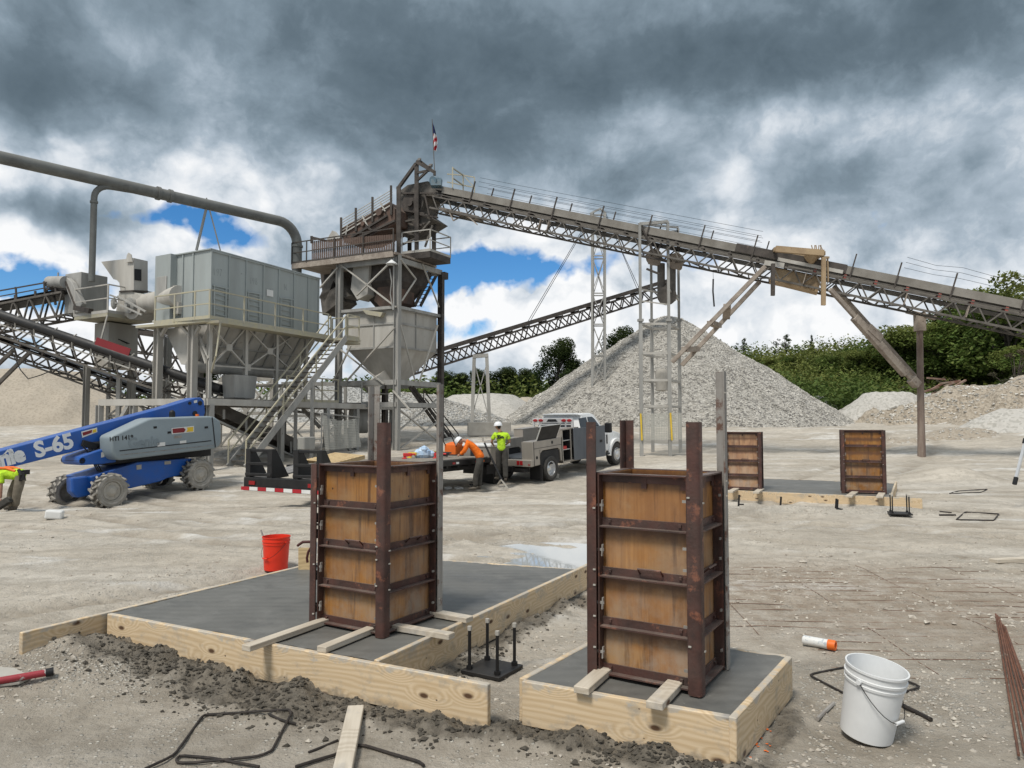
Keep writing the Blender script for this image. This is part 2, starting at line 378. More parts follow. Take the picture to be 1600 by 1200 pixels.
def wood_mat(name, c1, c2, knot=(.09, .045, .02), grime=None, grime_amt=0, ring=1.0, top=False):
    """sawn softwood, grain along local X, with knots"""
    m, nt, b = new_mat(name)
    oi = nt.new('ShaderNodeObjectInfo')
    tc = nt.new('ShaderNodeTexCoord'); vm = nt.new('ShaderNodeVectorMath', operation='ADD'); nt.l.new(tc.outputs['Object'], vm.inputs[0])
    cx = nt.new('ShaderNodeCombineXYZ'); nt.put(cx.inputs[0], nt.math('MULTIPLY', oi.outputs['Random'], 37.0)); nt.put(cx.inputs[1], nt.math('MULTIPLY', oi.outputs['Random'], 11.0)); nt.l.new(cx.outputs[0], vm.inputs[1])
    P = vm.outputs[0]
    def mp(sc):
        q = nt.new('ShaderNodeMapping'); q.inputs['Scale'].default_value = sc; nt.l.new(P, q.inputs[0]); return q.outputs[0]
    warp = nt.noise(mp((.75, 3.2, 3.2)), 1.0, 3, .5)
    s0 = nt.new('ShaderNodeSeparateXYZ'); nt.l.new(mp((1, 1, 1)), s0.inputs[0]); kv = nt.new('ShaderNodeCombineXYZ')
    nt.put(kv.inputs[0], nt.math('MULTIPLY', s0.outputs[0], 3.1)); nt.put(kv.inputs[1], nt.math('MULTIPLY', s0.outputs[2], 6.5))
    vk = nt.new('ShaderNodeTexVoronoi', voronoi_dimensions='2D'); nt.l.new(kv.outputs[0], vk.inputs['Vector']); vk.inputs['Scale'].default_value = 1
    kd = vk.outputs['Distance']                                   # distance to a knot
    kk = nt.ramp(kd, [(.0, 1), (.42, 0)])
    sp = nt.new('ShaderNodeSeparateXYZ'); nt.l.new(P, sp.inputs[0])
    v = nt.math('ADD', nt.math('MULTIPLY', sp.outputs[2], 30*ring), nt.math('MULTIPLY', warp, 6.5))
    v = nt.math('ADD', v, nt.math('MULTIPLY', kk, 3.4))
    rings = nt.math('MULTIPLY_ADD', nt.math('SINE', nt.math('MULTIPLY', v, 6.28)), .5, .5)
    fine = nt.noise(mp((3, 90, 90)), 1, 3, .6)
    f = nt.math('ADD', nt.math('MULTIPLY', rings, .38), nt.math('MULTIPLY', fine, .62))
    c = nt.mix(nt.ramp(f, [(.25, 0), (.8, 1)]), c1, c2)
    sk = nt.new('ShaderNodeSeparateColor'); nt.l.new(vk.outputs['Color'], sk.inputs[0])
    kmask = nt.math('MULTIPLY', nt.ramp(kd, [(.06, 1), (.13, 0)]), nt.math('GREATER_THAN', sk.outputs[0], .68))
    c = nt.mix(kmask, c, knot)
    if grime is not None:
        g = nt.ramp(nt.noise(mp((5, 7, 7)), 1, 7, .7), [(.52, 0), (.72, 1)])
        c = nt.mix(nt.math('MULTIPLY', g, grime_amt), c, grime)
    if top:                                        # cement slopped over the top edge, mud along the foot
        sl = nt.new('ShaderNodeSeparateXYZ'); nt.l.new(tc.outputs['Object'], sl.inputs[0])
        nz = nt.noise(mp((7, 9, 9)), 1, 6, .7)
        tm = nt.ramp(nt.math('ADD', nt.math('MULTIPLY', sl.outputs[2], 5.0), nt.math('MULTIPLY_ADD', nz, 1.5, -.75)), [(.50, 0), (.62, 1)])
        c = nt.mix(nt.math('MULTIPLY', tm, .72), c, (.40, .385, .35))
        fm = nt.ramp(nt.math('ADD', nt.math('MULTIPLY', sl.outputs[2], -5.0), nt.math('MULTIPLY_ADD', nz, 1.5, -.75)), [(.42, 0), (.66, 1)])
        c = nt.mix(nt.math('MULTIPLY', fm, .7), c, (.20, .175, .14))
        nail = nt.ramp(nt.voro(mp((6, 9, 9)), 1), [(.035, 1), (.05, 0)]); c = nt.mix(nail, c, (.09, .06, .04))
    nt.put(b.inputs['Base Color'], c); b.inputs['Roughness'].default_value = .78
    nt.put(b.inputs['Normal'], nt.bump(f, .18, .004))
    return m
M['lumber'] = wood_mat('fresh_pine_board', (.66, .52, .345), (.51, .37, .215), grime=(.31, .285, .245), grime_amt=.85, top=True)
M['lumber_edge'] = wood_mat('cement_smeared_lumber', (.55, .49, .40), (.42, .36, .28), grime=(.36, .345, .32), grime_amt=.9)
M['pallet_wood'] = wood_mat('pallet_wood', (.58, .44, .24), (.42, .30, .16))
def ply_mat():
    m, nt, b = new_mat('oiled_form_plywood')
    oi = nt.new('ShaderNodeObjectInfo')
    tc = nt.new('ShaderNodeTexCoord'); vm = nt.new('ShaderNodeVectorMath', operation='ADD'); nt.l.new(tc.outputs['Object'], vm.inputs[0])
    cx = nt.new('ShaderNodeCombineXYZ'); nt.put(cx.inputs[0], nt.math('MULTIPLY', oi.outputs['Random'], 23.0)); nt.l.new(cx.outputs[0], vm.inputs[1])
    P = vm.outputs[0]
    def mp(sc):
        q = nt.new('ShaderNodeMapping'); q.inputs['Scale'].default_value = sc; nt.l.new(P, q.inputs[0]); return q.outputs[0]
    grain = nt.noise(mp((40, 40, 1.2)), 1, 4, .6, .3)
    blot = nt.noise(mp((3.2, 3.2, 1.8)), 1, 5, .6)
    c = nt.mix(nt.ramp(blot, [(.33, 0), (.68, 1)]), (.50, .265, .105), (.27, .115, .042))
    c = nt.mix(nt.ramp(grain, [(.4, 0), (.75, .6)]), c, (.20, .085, .03))
    worn = nt.ramp(nt.noise(mp((2.2, 2.2, 3.0)), 1, 6, .65), [(.50, 0), (.68, .7)]); c = nt.mix(worn, c, (.40, .27, .15))
    soot = nt.ramp(nt.noise(mp((5, 5, 1.6)), 1, 6, .7), [(.55, 0), (.72, .8)]); c = nt.mix(soot, c, (.11, .05, .022))
    drip = nt.ramp(nt.noise(mp((14, 14, 1.1)), 1, 4, .65), [(.54, 0), (.66, 1)])
    c = nt.mix(nt.math('MULTIPLY', drip, .8), c, (.075, .03, .015))
    spk = nt.ramp(nt.voro(mp((7, 7, 6)), 1), [(.035, 1), (.055, 0)])
    c = nt.mix(spk, c, (.035, .018, .012))
    sp = nt.new('ShaderNodeSeparateXYZ'); nt.l.new(tc.outputs['Object'], sp.inputs[0])
    low = nt.ramp(sp.outputs[2], [(.0, 1), (.40, .5), (.8, .22), (1.0, .08)])
    ce = nt.math('MULTIPLY', low, nt.ramp(nt.noise(mp((5, 5, 4)), 1, 7, .7), [(.40, 0), (.62, 1)]), clamp=True)
    c = nt.mix(nt.math('MULTIPLY', ce, .85), c, (.37, .30, .235))
    tone = nt.new('ShaderNodeHueSaturation'); nt.put(tone.inputs['Color'], c); nt.put(tone.inputs['Value'], nt.math('MULTIPLY_ADD', oi.outputs['Random'], .45, .66)); nt.put(tone.inputs['Saturation'], nt.math('MULTIPLY_ADD', oi.outputs['Random'], -.35, 1.2))
    c = tone.outputs[0]
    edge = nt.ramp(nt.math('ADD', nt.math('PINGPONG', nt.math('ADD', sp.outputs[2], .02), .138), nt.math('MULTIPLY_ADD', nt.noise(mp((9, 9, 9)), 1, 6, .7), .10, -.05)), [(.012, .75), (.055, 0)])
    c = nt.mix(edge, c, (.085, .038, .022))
    nt.put(b.inputs['Base Color'], c)
    nt.put(b.inputs['Roughness'], nt.ramp(blot, [(.3, .30), (.7, .62)]))
    nt.put(b.inputs['Normal'], nt.bump(grain, .12, .003))
    return m
M['ply'] = ply_mat()
def wet_concrete_mat():
    m, nt, b = new_mat('fresh_wet_concrete')
    co = nt.coord(); st = nt.coord((.7, 5, 1), rot=(0, 0, R(28)))
    f = nt.noise(co, 1.3, 6, .6); g = nt.noise(st, 3, 4, .6)
    c = nt.mix(nt.ramp(f, [(.35, 0), (.65, 1)]), (.128, .125, .113), (.094, .092, .084))
    c = nt.mix(nt.math('MULTIPLY', g, .35), c, (.165, .162, .148))
    dry = nt.ramp(nt.noise(co, 2.4, 7, .68, .6), [(.50, 0), (.66, .6)]); c = nt.mix(dry, c, (.185, .18, .165))
    wet = nt.ramp(nt.noise(nt.coord(loc=(9, 4, 2)), 1.9, 6, .65), [(.54, 0), (.68, .7)]); c = nt.mix(wet, c, (.070, .070, .066))
    arc = nt.new('ShaderNodeTexWave', wave_type='RINGS'); nt.put(arc.inputs['Vector'], nt.coord((1, 1, .01), loc=(1.7, 2.2, 0))); arc.inputs['Scale'].default_value = 2.6; arc.inputs['Distortion'].default_value = 5; arc.inputs['Detail'].default_value = 4
    c = nt.mix(nt.math('MULTIPLY', arc.outputs['Fac'], .16), c, (.20, .197, .182))
    sp = nt.ramp(nt.noise(co, 26, 3, .6), [(.68, 0), (.74, 1)])
    c = nt.mix(nt.math('MULTIPLY', sp, .6), c, (.27, .265, .245))
    nt.put(b.inputs['Base Color'], c)
    nt.put(b.inputs['Roughness'], nt.ramp(f, [(.35, .62), (.65, .48)]))
    nt.put(b.inputs['Normal'], nt.bump(nt.math('ADD', g, nt.noise(co, 60, 4)), .2, .004))
    return m
M['wet_concrete'] = wet_concrete_mat()
def stone_mat(name, c1, c2, dark, sc, bs=.6, bd=.08):
    """loose crushed stone seen as a heap"""
    m, nt, b = new_mat(name)
    co = nt.coord()
    vo = nt.new('ShaderNodeTexVoronoi'); nt.put(vo.inputs['Vector'], co); vo.inputs['Scale'].default_value = sc
    sx = nt.new('ShaderNodeSeparateColor'); nt.l.new(vo.outputs['Color'], sx.inputs[0])
    c = nt.mix(sx.outputs[0], c1, c2)
    c = nt.mix(nt.math('GREATER_THAN', sx.outputs[1], .72), c, dark)
    big = nt.ramp(nt.noise(co, .35, 5, .6), [(.35, 0), (.65, 1)])
    c = nt.mix(nt.math('MULTIPLY', big, .35), c, tuple(x*.78 for x in c1))
    nt.put(b.inputs['Base Color'], c); b.inputs['Roughness'].default_value = .92
    h = nt.math('ADD', vo.outputs['Distance'], nt.math('MULTIPLY', nt.noise(co, sc*2.3, 3), .6))
    nt.put(b.inputs['Normal'], nt.bump(h, bs, bd))
    return m
M['gravel_pile'] = stone_mat('crushed_limestone', (.50, .475, .425), (.385, .362, .32), (.16, .15, .135), 7, .9, .18)
M['gravel_grey'] = stone_mat('grey_crushed_stone', (.46, .455, .43), (.35, .345, .325), (.19, .185, .17), 6, .9, .16)
M['sand'] = stone_mat('fine_tan_sand', (.42, .365, .29), (.38, .33, .265), (.33, .285, .225), 9, .25, .05)
M['sand_white'] = stone_mat('white_fines', (.475, .455, .415), (.42, .40, .365), (.34, .325, .29), 8, .3, .06)
M['dirt_heap'] = stone_mat('brown_spoil', (.37, .325, .265), (.33, .285, .225), (.29, .245, .19), 11, .5, .08)
def leaf_mat(name, c1, c2, c3):
    m, nt, b = new_mat(name)
    ge = nt.new('ShaderNodeNewGeometry')
    c = nt.ramp(ge.outputs['Random Per Island'], [(0, c1), (.5, c2), (1, c3)])
    f = nt.noise(nt.coord(), .22, 4, .55)
    c = nt.mix(nt.ramp(f, [(.38, 0), (.62, .8)]), c, tuple(x*.55 for x in c1))
    g = nt.noise(nt.coord(loc=(40, 7, 3)), .12, 3, .5); c = nt.mix(nt.ramp(g, [(.50, 0), (.66, .55)]), c, (c3[0]*1.15, c3[1]*.92, c3[2]*.9))
    nt.put(b.inputs['Base Color'], c); b.inputs['Roughness'].default_value = .7
    b.inputs['Specular IOR Level'].default_value = .2
    tr = nt.new('ShaderNodeBsdfTranslucent'); nt.put(tr.inputs['Color'], c); mx = nt.new('ShaderNodeMixShader'); mx.inputs[0].default_value = .38
    nt.l.new(b.outputs[0], mx.inputs[1]); nt.l.new(tr.outputs[0], mx.inputs[2]); nt.l.new(mx.outputs[0], nt.n['Material Output'].inputs['Surface'])
    return m
M['leaf_dark'] = leaf_mat('dark_tree_leaves', (.020, .040, .012), (.034, .062, .017), (.055, .088, .024))
M['leaf_mid'] = leaf_mat('hillside_leaves', (.075, .125, .028), (.13, .19, .044), (.20, .245, .07))
M['leaf_dry'] = leaf_mat('dry_scrub_leaves', (.075, .075, .045), (.095, .092, .058), (.13, .12, .08))
# ---------------------------------------------------------------- sky, sun, camera
SUN_AZ, SUN_EL = R(215), R(58)         # behind the camera, to the left
def make_world():
    w = bpy.data.worlds.new('World'); scene.world = w; w.use_nodes = True
    nt = NT(w.node_tree); nt.n.clear()
    out = nt.new('ShaderNodeOutputWorld')
    sky = nt.new('ShaderNodeTexSky', sky_type='NISHITA', sun_disc=False)
    sky.sun_elevation = SUN_EL; sky.sun_rotation = SUN_AZ; sky.altitude = 1200; sky.air_density = 1.0; sky.dust_density = .2; sky.ozone_density = 4
    tc = nt.new('ShaderNodeTexCoord'); D = tc.outputs['Generated']
    # wispy domain warp
    def vadd(a, b):
        n = nt.new('ShaderNodeVectorMath', operation='ADD'); nt.put(n.inputs[0], a); nt.put(n.inputs[1], b); return n.outputs[0]
    def vscale(a, k):
        n = nt.new('ShaderNodeVectorMath', operation='MULTIPLY'); nt.put(n.inputs[0], a); n.inputs[1].default_value = k; return n.outputs[0]
    def centred(sc, det, k, rough=.6, st=(1, 1, 1)):
        q = nt.new('ShaderNodeMapping'); q.inputs['Scale'].default_value = st; nt.l.new(D, q.inputs[0])
        n = nt.noise(q.outputs[0], sc, det, rough, 0, 1)
        return vscale(vadd(n, (-.5, -.5, -.5)), k)
    W = vadd(D, centred(3.2, 6, (.26, .26, .17), .6))
    sp = nt.new('ShaderNodeSeparateXYZ'); nt.l.new(W, sp.inputs[0])
    az = nt.math('ARCTAN2', sp.outputs[0], sp.outputs[1])
    el = nt.math('ARCSINE', sp.outputs[2])
    def blob(px, py, rx, ry):
        r = ray(px, py).normalized(); a0 = math.atan2(r.x, r.y); e0 = math.asin(r.z)
        x = nt.math('MULTIPLY_ADD', az, FPX/rx, -a0*FPX/rx); y = nt.math('MULTIPLY_ADD', el, FPX/ry, -e0*FPX/ry)
        s = nt.math('ADD', nt.math('MULTIPLY', x, x), nt.math('MULTIPLY', y, y))
        return nt.math('EXPONENT', nt.math('MULTIPLY', s, -1.0))
    def total(lst, base):
        acc = base
        for px, py, rx, ry, wt in lst:
            acc = nt.math('MULTIPLY_ADD', blob(px, py, rx, ry), wt, acc)
        return acc
    bright = total(BRIGHT, BASE_B)
    # cloud grain: soft sheets plus billowing heads, a little flattened
    q = nt.new('ShaderNodeMapping'); q.inputs['Scale'].default_value = (1, 1, 1.3); nt.l.new(D, q.inputs[0])
    n1 = nt.noise(q.outputs[0], 4.2, 10, .60, .25)
    Wq = vadd(D, centred(7, 5, (.10, .10, .07), .6))
    q2 = nt.new('ShaderNodeMapping'); q2.inputs['Scale'].default_value = (1, 1, 1.15); q2.inputs['Location'].default_value = (3, 1, 5); nt.l.new(Wq, q2.inputs[0])
    def puff(sc): return nt.math('SUBTRACT', 1.0, nt.voro(q2.outputs[0], sc))
    pf = nt.math('ADD', nt.math('MULTIPLY', puff(7), .40), nt.math('ADD', nt.math('MULTIPLY', puff(17), .33), nt.math('MULTIPLY', puff(41), .27)))
    pf = nt.math('SUBTRACT', pf, .55)
    n2 = nt.noise(q2.outputs[0], 16, 8, .62, .2)
    n3 = nt.math('ADD', nt.math('MULTIPLY_ADD', n1, .80, -.40), nt.math('ADD', nt.math('MULTIPLY_ADD', n2, .34, -.17), nt.math('MULTIPLY', pf, nt.ramp(bright, [(.42, .14), (.88, .72)]))))
    blue = nt.math('ADD', total(BLUE, -.09), nt.math('SUBTRACT', nt.math('MULTIPLY_ADD', n1, 1.1, -.55), nt.math('ADD', nt.math('MULTIPLY', pf, .85), nt.math('MULTIPLY_ADD', n2, -.7, .35))))
    bm = nt.ramp(blue, [(.34, 0), (.62, 1)])
    rim = nt.ramp(blue, [(.0, 0), (.5, 1)])
    b = nt.math('ADD', nt.math('ADD', bright, n3), nt.math('MULTIPLY', rim, .10))
    cloud = nt.ramp(b, [(0, (.092, .132, .166)), (.23, (.150, .204, .250)), (.42, (.262, .338, .405)), (.575, (.445, .53, .615)), (.72, (.76, .815, .875)), (.88, (1.04, 1.05, 1.06))])
    hs = nt.new('ShaderNodeHueSaturation'); hs.inputs['Saturation'].default_value = 1.3; nt.l.new(sky.outputs[0], hs.inputs['Color'])
    bg1 = nt.new('ShaderNodeBackground'); nt.l.new(hs.outputs[0], bg1.inputs[0]); bg1.inputs[1].default_value = SKY_STR
    bg2 = nt.new('ShaderNodeBackground'); nt.l.new(cloud, bg2.inputs[0]); bg2.inputs[1].default_value = CLOUD_STR
    mx = nt.new('ShaderNodeMixShader'); nt.put(mx.inputs[0], bm); nt.l.new(bg2.outputs[0], mx.inputs[1]); nt.l.new(bg1.outputs[0], mx.inputs[2])
    nt.l.new(mx.outputs[0], out.inputs[0])
    w.cycles.sampling_method = 'MANUAL'; w.cycles.sample_map_resolution = 512
BASE_B = .645
BRIGHT = [(520, 60, 360, 120, -.30), (900, 130, 430, 70, -.36), (1330, 45, 330, 75, -.34), (50, 60, 170, 90, -.28), (640, 225, 240, 60, -.15),
          (380, 190, 140, 70, -.14), (90, 318, 110, 26, -.34), (960, 285, 120, 50, -.24), (1330, 262, 100, 40, -.20), (1250, 400, 330, 90, -.02), (800, 0, 900, 70, -.10), (560, 330, 90, 60, -.12), (820, 230, 130, 40, -.12), (1480, 330, 160, 60, -.06),
          (170, 235, 200, 55, .24), (440, 285, 110, 40, .20), (1180, 190, 260, 35, .08), (100, 400, 120, 40, .16), (300, 350, 120, 50, .16), (790, 480, 150, 45, .36), (950, 510, 150, 60, .26), (60, 480, 90, 26, .3), (30, 330, 60, 50, .16), (800, 360, 140, 30, .18),
          (1250, 560, 160, 40, .2), (1330, 500, 120, 40, .18), (1530, 170, 120, 90, -.04), (250, 60, 90, 40, .16), (1180, 300, 90, 60, .12), (850, 560, 300, 40, .12), (260, 560, 300, 60, .2)]
BLUE = [(15, 250, 70, 40, .65), (10, 430, 120, 44, .8), (235, 328, 90, 22, .62), (350, 362, 110, 34, .72), (800, 412, 190, 30, .85), (715, 490, 90, 30, .6), (700, 405, 80, 34, .5), (60, 455, 90, 30, .5), (545, 545, 80, 60, .35), (180, 250, 60, 30, .25), (1130, 440, 90, 50, .32), (40, 560, 130, 40, .3)]
SKY_STR, CLOUD_STR = .078, .58
make_world()
sun = bpy.data.lights.new('sun', 'SUN'); sun.energy = 2.0; sun.angle = R(15); sun.color = (1, .95, .87)
so = bpy.data.objects.new('sun', sun); COL.objects.link(so); so.location = (-10, -10, 40)
# light travels from the sun's azimuth (clockwise from +Y) and elevation
sd = Vector((math.sin(SUN_AZ)*math.cos(SUN_EL), math.cos(SUN_AZ)*math.cos(SUN_EL), math.sin(SUN_EL)))
so.rotation_euler = (-sd).to_track_quat('-Z', 'Y').to_euler()
cam = bpy.data.cameras.new('camera'); cam.sensor_width = 36; cam.lens = 36*FPX/1600; cam.clip_end = 2000; cam.clip_start = .05
co_ = bpy.data.objects.new('camera', cam); COL.objects.link(co_); co_.location = (0, 0, CAMZ); co_.rotation_euler = (math.pi/2+PITCH, 0, 0)
scene.camera = co_
scene.view_settings.view_transform = 'Standard'; scene.view_settings.look = 'None'; scene.view_settings.gamma = 1
scene.view_settings.exposure = .68
scene.view_settings.use_curve_mapping = False
scene.cycles.use_denoising = True
scene.cycles.max_bounces = 6; scene.cycles.diffuse_bounces = 3; scene.cycles.glossy_bounces = 3; scene.cycles.transparent_max_bounces = 8
# ---------------------------------------------------------------- ground
LEFT = [(9, 0), (14, -.12), (17, -.40), (19.6, -.62), (21.9, -.42), (24.5, -.22), (28, -.05), (34, .30), (40, .8), (46, 1.25), (62, 1.7), (120, 2.2)]
MID = [(9, 0), (15, -.15), (19, -.42), (23, -.50), (25.5, -.34), (28.5, -.08), (34, .30), (40, .8), (46, 1.25), (62, 1.7), (120, 2.2)]
RIGHT = [(20, 0), (28, .08), (33, .22), (40, .78), (46, 1.25), (62, 1.8), (120, 2.4)]
PUDDLES = []        # cx, cy, rx, ry, depth
def puddle(px, py, rx, ry, depth): 
    p = onz(px, py, 0); PUDDLES.append((p.x, p.y, rx, ry, depth))
puddle(886, 872, .55, .95, .06); puddle(840, 886, .75, .22, .05)
BUMPS = []          # cx, cy, rx, ry, height
def bumpz(px, py, rx, ry, h, z=0):
    p = onz(px, py, z); BUMPS.append((p.x, p.y, rx, ry, h))
bumpz(90, 1045, .55, .5, .10); bumpz(10, 1015, .5, .4, .08)       # pale gravel heap by the board
bumpz(1478, 752, 1.3, .9, .42)                                     # small spoil heap right of the far slab
bumpz(1280, 800, 1.8, .35, .10)                                    # gravel strewn against the far board
bumpz(1440, 716, 1.6, .8, .22); bumpz(1015, 705, 1.6, .9, .15)
def seg_d(x, y, a, b):
    ax, ay = a; bx, by = b; dx, dy = bx-ax, by-ay
    t = max(0, min(1, ((x-ax)*dx+(y-ay)*dy)/(dx*dx+dy*dy)))
    return math.hypot(x-ax-t*dx, y-ay-t*dy), t
# slab corners on the plane of their tops
ZS = .235
A1, B1, C1, D1 = (onz(175, 958, ZS), onz(584, 1032.5, ZS), onz(898, 890, ZS), onz(551, 866, ZS))
A2, B2, C2 = onz(820, 1062, ZS), onz(1142, 1117.5, ZS), onz(1227.5, 1026, ZS); D2 = A2+(C2-B2)
FB1 = onz(767, 1068, ZS)
def inside(x, y, poly):
    r = False; n = len(poly)
    for i in range(n):
        a, b = poly[i], poly[i-1]
        if (a[1] > y) != (b[1] > y) and x < (b[0]-a[0])*(y-a[1])/(b[1]-a[1])+a[0]: r = not r
    return r
SOIL = [((A1.x+.05, A1.y-.14), (B1.x-.2, B1.y-.12), .30, 1.0), ((B1.x-.2, B1.y-.13), (FB1.x, FB1.y-.12), .16, .8),
        ((B1.x+.16, B1.y+.06), (C1.x+.1, C1.y-.1), .15, .75), ((A2.x-.1, A2.y-.10), (A2.x+.62, A2.y-.42), .17, .85), ((A2.x+.5, A2.y-.36), (B2.x, B2.y-.12), .10, .6), ((B2.x+.1, B2.y-.1), (C2.x+.12, C2.y), .09, .6)]
def gz_base(x, y):
    yy = max(y, .1)
    l = interp(LEFT, yy); m = interp(MID, yy); r = interp(RIGHT, yy)
    s = x/max(yy, 4)
    z = lerp(l, m, sstep(-.42, -.15, s)); z = lerp(z, r, sstep(.10, .24, s))
    # right bank and the wooded hill behind it
    if y > 24:
        k = math.exp(-(((x-41)/8.5)**2+((y-47)/9)**2)); z += 2.4*k
        z += .7*math.exp(-(((x-25)/6)**2+((y-36)/6)**2))
    if y > 55 and x > 0:
        h = sstep(58, 100, y)*(5.5*sstep(5, 30, x)+4.5*sstep(28, 75, x)); z += h
    if y > 55: z += sstep(60, 110, y)*1.5
    return z
def gz(x, y):
    z = gz_base(x, y)
    for cx, cy, rx, ry, d in PUDDLES:
        q = ((x-cx)/rx)**2+((y-cy)/ry)**2
        if q < 4: z -= d*math.exp(-q)*1.6
    for cx, cy, rx, ry, h in BUMPS:
        q = ((x-cx)/rx)**2+((y-cy)/ry)**2
        if q < 6: z += h*math.exp(-q)
    return z
def fbm(x, y, z, o): return noise.fractal(Vector((x, y, z)), 1.0, 2.0, o)
def ground_masks(x, y):
    """wet soil, loose gravel"""
    wet = 0
    if y < 9 and -4.5 < x < 3.5:
        for a, b, w, h in SOIL:
            d, t = seg_d(x, y, a, b)
            if d < w*2.5:
                wet = max(wet, math.exp(-(d/w)**2)*h*(1.05+.75*fbm(x*2.6, y*2.6, 4, 4)))
    gr = 0
    p = onz(110, 1050); q = ((x-p.x)/.62)**2+((y-p.y)/.36)**2
    gr = max(gr, math.exp(-q)*1.3)
    p = onz(1300, 800); q = ((x-p.x)/2.2)**2+((y-p.y)/.5)**2
    gr = max(gr, math.exp(-q)*1.2)
    p = onz(1478, 745); q = ((x-p.x)/.9)**2+((y-p.y)/.6)**2
    gr = max(gr, math.exp(-q))
    p = onz(1420, 1090); q = ((x-p.x)/.5)**2+((y-p.y)/.5)**2
    gr = max(gr, .8*math.exp(-q))
    return min(1, wet), min(1, gr)
TRACKS = [(-6.5, R(-52), .004), (-1.0, R(-60), -.003), (4.5, R(-66), .004), (9.5, R(-50), .002), (-10, R(-66), 0), (3.5, R(40), .004)]
def make_ground():
    ys = []; y = -6.0
    while y < 420:
        ys.append(y)
        y += .5 if y < 1.6 else max(.022, y*.0058) if y < 60 else y*.03
    xs = []; x = 0.0
    while x < 330:
        xs.append(x); x += max(.026, (x-1.5)*.012) if x > 1.5 else .026
    xs = [-v for v in xs[:0:-1]]+xs
    nx, ny = len(xs), len(ys); vs = []; wets = []; grs = []; ruts = []; rus = []
    for y in ys:
        for x in xs:
            z = gz(x, y)
            ax = abs(x)
            if y < 60 and ax < y*1.1+3:
                a = sstep(14, 40, y)
                n = fbm(x*.9, y*.9, 0, 4)*(.022+.05*a)
                # wheel ruts running with the yard
                n += fbm((x*.86-y*.5)*.45, (x*.5+y*.86)*2.3, 9, 3)*(.010 if y < 9 else .03)
                if y < 12: n += fbm(x*7, y*7, 2, 4)*.010
                wt, gr = ground_masks(x, y) if (y < 20) else (0, 0)
                if wt > .02:
                    z += wt*(.080*max(0, .30+fbm(x*3.5, y*3.5, 6, 5))+.035*fbm(x*14, y*14, 1, 4))
                if gr > .02: z += gr*.012*fbm(x*24, y*24, 3, 2)
                if 1.6 < x < 5.2 and 4.8 < y < 9.0:            # ribs left by the mat and the crawler
                    rm_ = math.exp(-((((x-3.3)/1.7)**2+((y-6.9)/1.9)**2)**2)); z += rm_*.011*math.sin((y+.035*x)*2*math.pi/.094+fbm(x*1.3, y*1.3, 3, 2)*1.2)*(.5+.9*max(0, .4+fbm(x*1.1, y*1.1, 8, 3)))
                # keep puddle floors smooth and the soil under slabs low
                for cx, cy, rx, ry, d in PUDDLES:
                    q = ((x-cx)/rx)**2+((y-cy)/ry)**2
                    if q < 4: n *= 1-.6*math.exp(-q)
                z += n*(1-.75*(math.exp(-((((x-3.2)/1.9)**2+((y-7.0)/1.9)**2)**2)*.5) if y < 11 else 0))
                if y < 8.2 and (inside(x, y, S1P) or inside(x, y, S2P)): z = min(z, .05)
            else:
                wt = gr = 0
                if y > 60: z += fbm(x*.08, y*.08, 0, 3)*.5
            ru = rq = 0.0
            if 3 < y < 40 and ax < y*1.1+3:
                for off, ang, curve in TRACKS:
                    w_ = (x-off)*math.cos(ang)-(y-14)*math.sin(ang)+curve*(y-14)**2+.25*fbm(x*.2, y*.2, off, 2)
                    for g_ in (-.95, .95):
                        e_ = abs(w_-g_)
                        if e_ < .5 and not (1.2 < x < 5.4 and 4.6 < y < 9.2):
                            k_ = math.exp(-(e_/.19)**2)*min(1, max(.15, .75+.9*fbm(x*.5, y*.5, 7+off, 3)))
                            if y > 8.2 or not (inside(x, y, S1P) or inside(x, y, S2P)):
                                z -= .055*k_*(1+.5*math.sin((y+x*.3)*(38 if y < 9 else 16))*(1 if y < 14 else .3)); z += .03*math.exp(-((e_-.30)/.10)**2)*.8; ru = max(ru, k_)
                q_ = ((x-3.2)/1.9)**2+((y-7.1)/1.6)**2
                if q_ < 3: rq = math.exp(-q_*q_*.6)
            vs.append((x, y, z)); wets.append(wt); grs.append(gr); ruts.append(min(1, ru)); rus.append(rq)
    fs = [(j*nx+i, j*nx+i+1, (j+1)*nx+i+1, (j+1)*nx+i) for j in range(ny-1) for i in range(nx-1)]
    me = bpy.data.meshes.new('ground'); me.from_pydata(vs, [], fs)
    for p in me.polygons: p.use_smooth = True
    a = me.attributes.new('rut', 'FLOAT', 'POINT'); a.data.foreach_set('value', ruts)
    a = me.attributes.new('rusty', 'FLOAT', 'POINT'); a.data.foreach_set('value', rus)
    a = me.attributes.new('wet', 'FLOAT', 'POINT'); a.data.foreach_set('value', wets)
    a = me.attributes.new('loose', 'FLOAT', 'POINT'); a.data.foreach_set('value', grs)
    me.materials.append(ground_mat())
    o = link('ground', me); tag(o, kind='structure'); return o
S1P = [A1, B1, C1, D1]; S2P = [A2, B2, C2, D2]
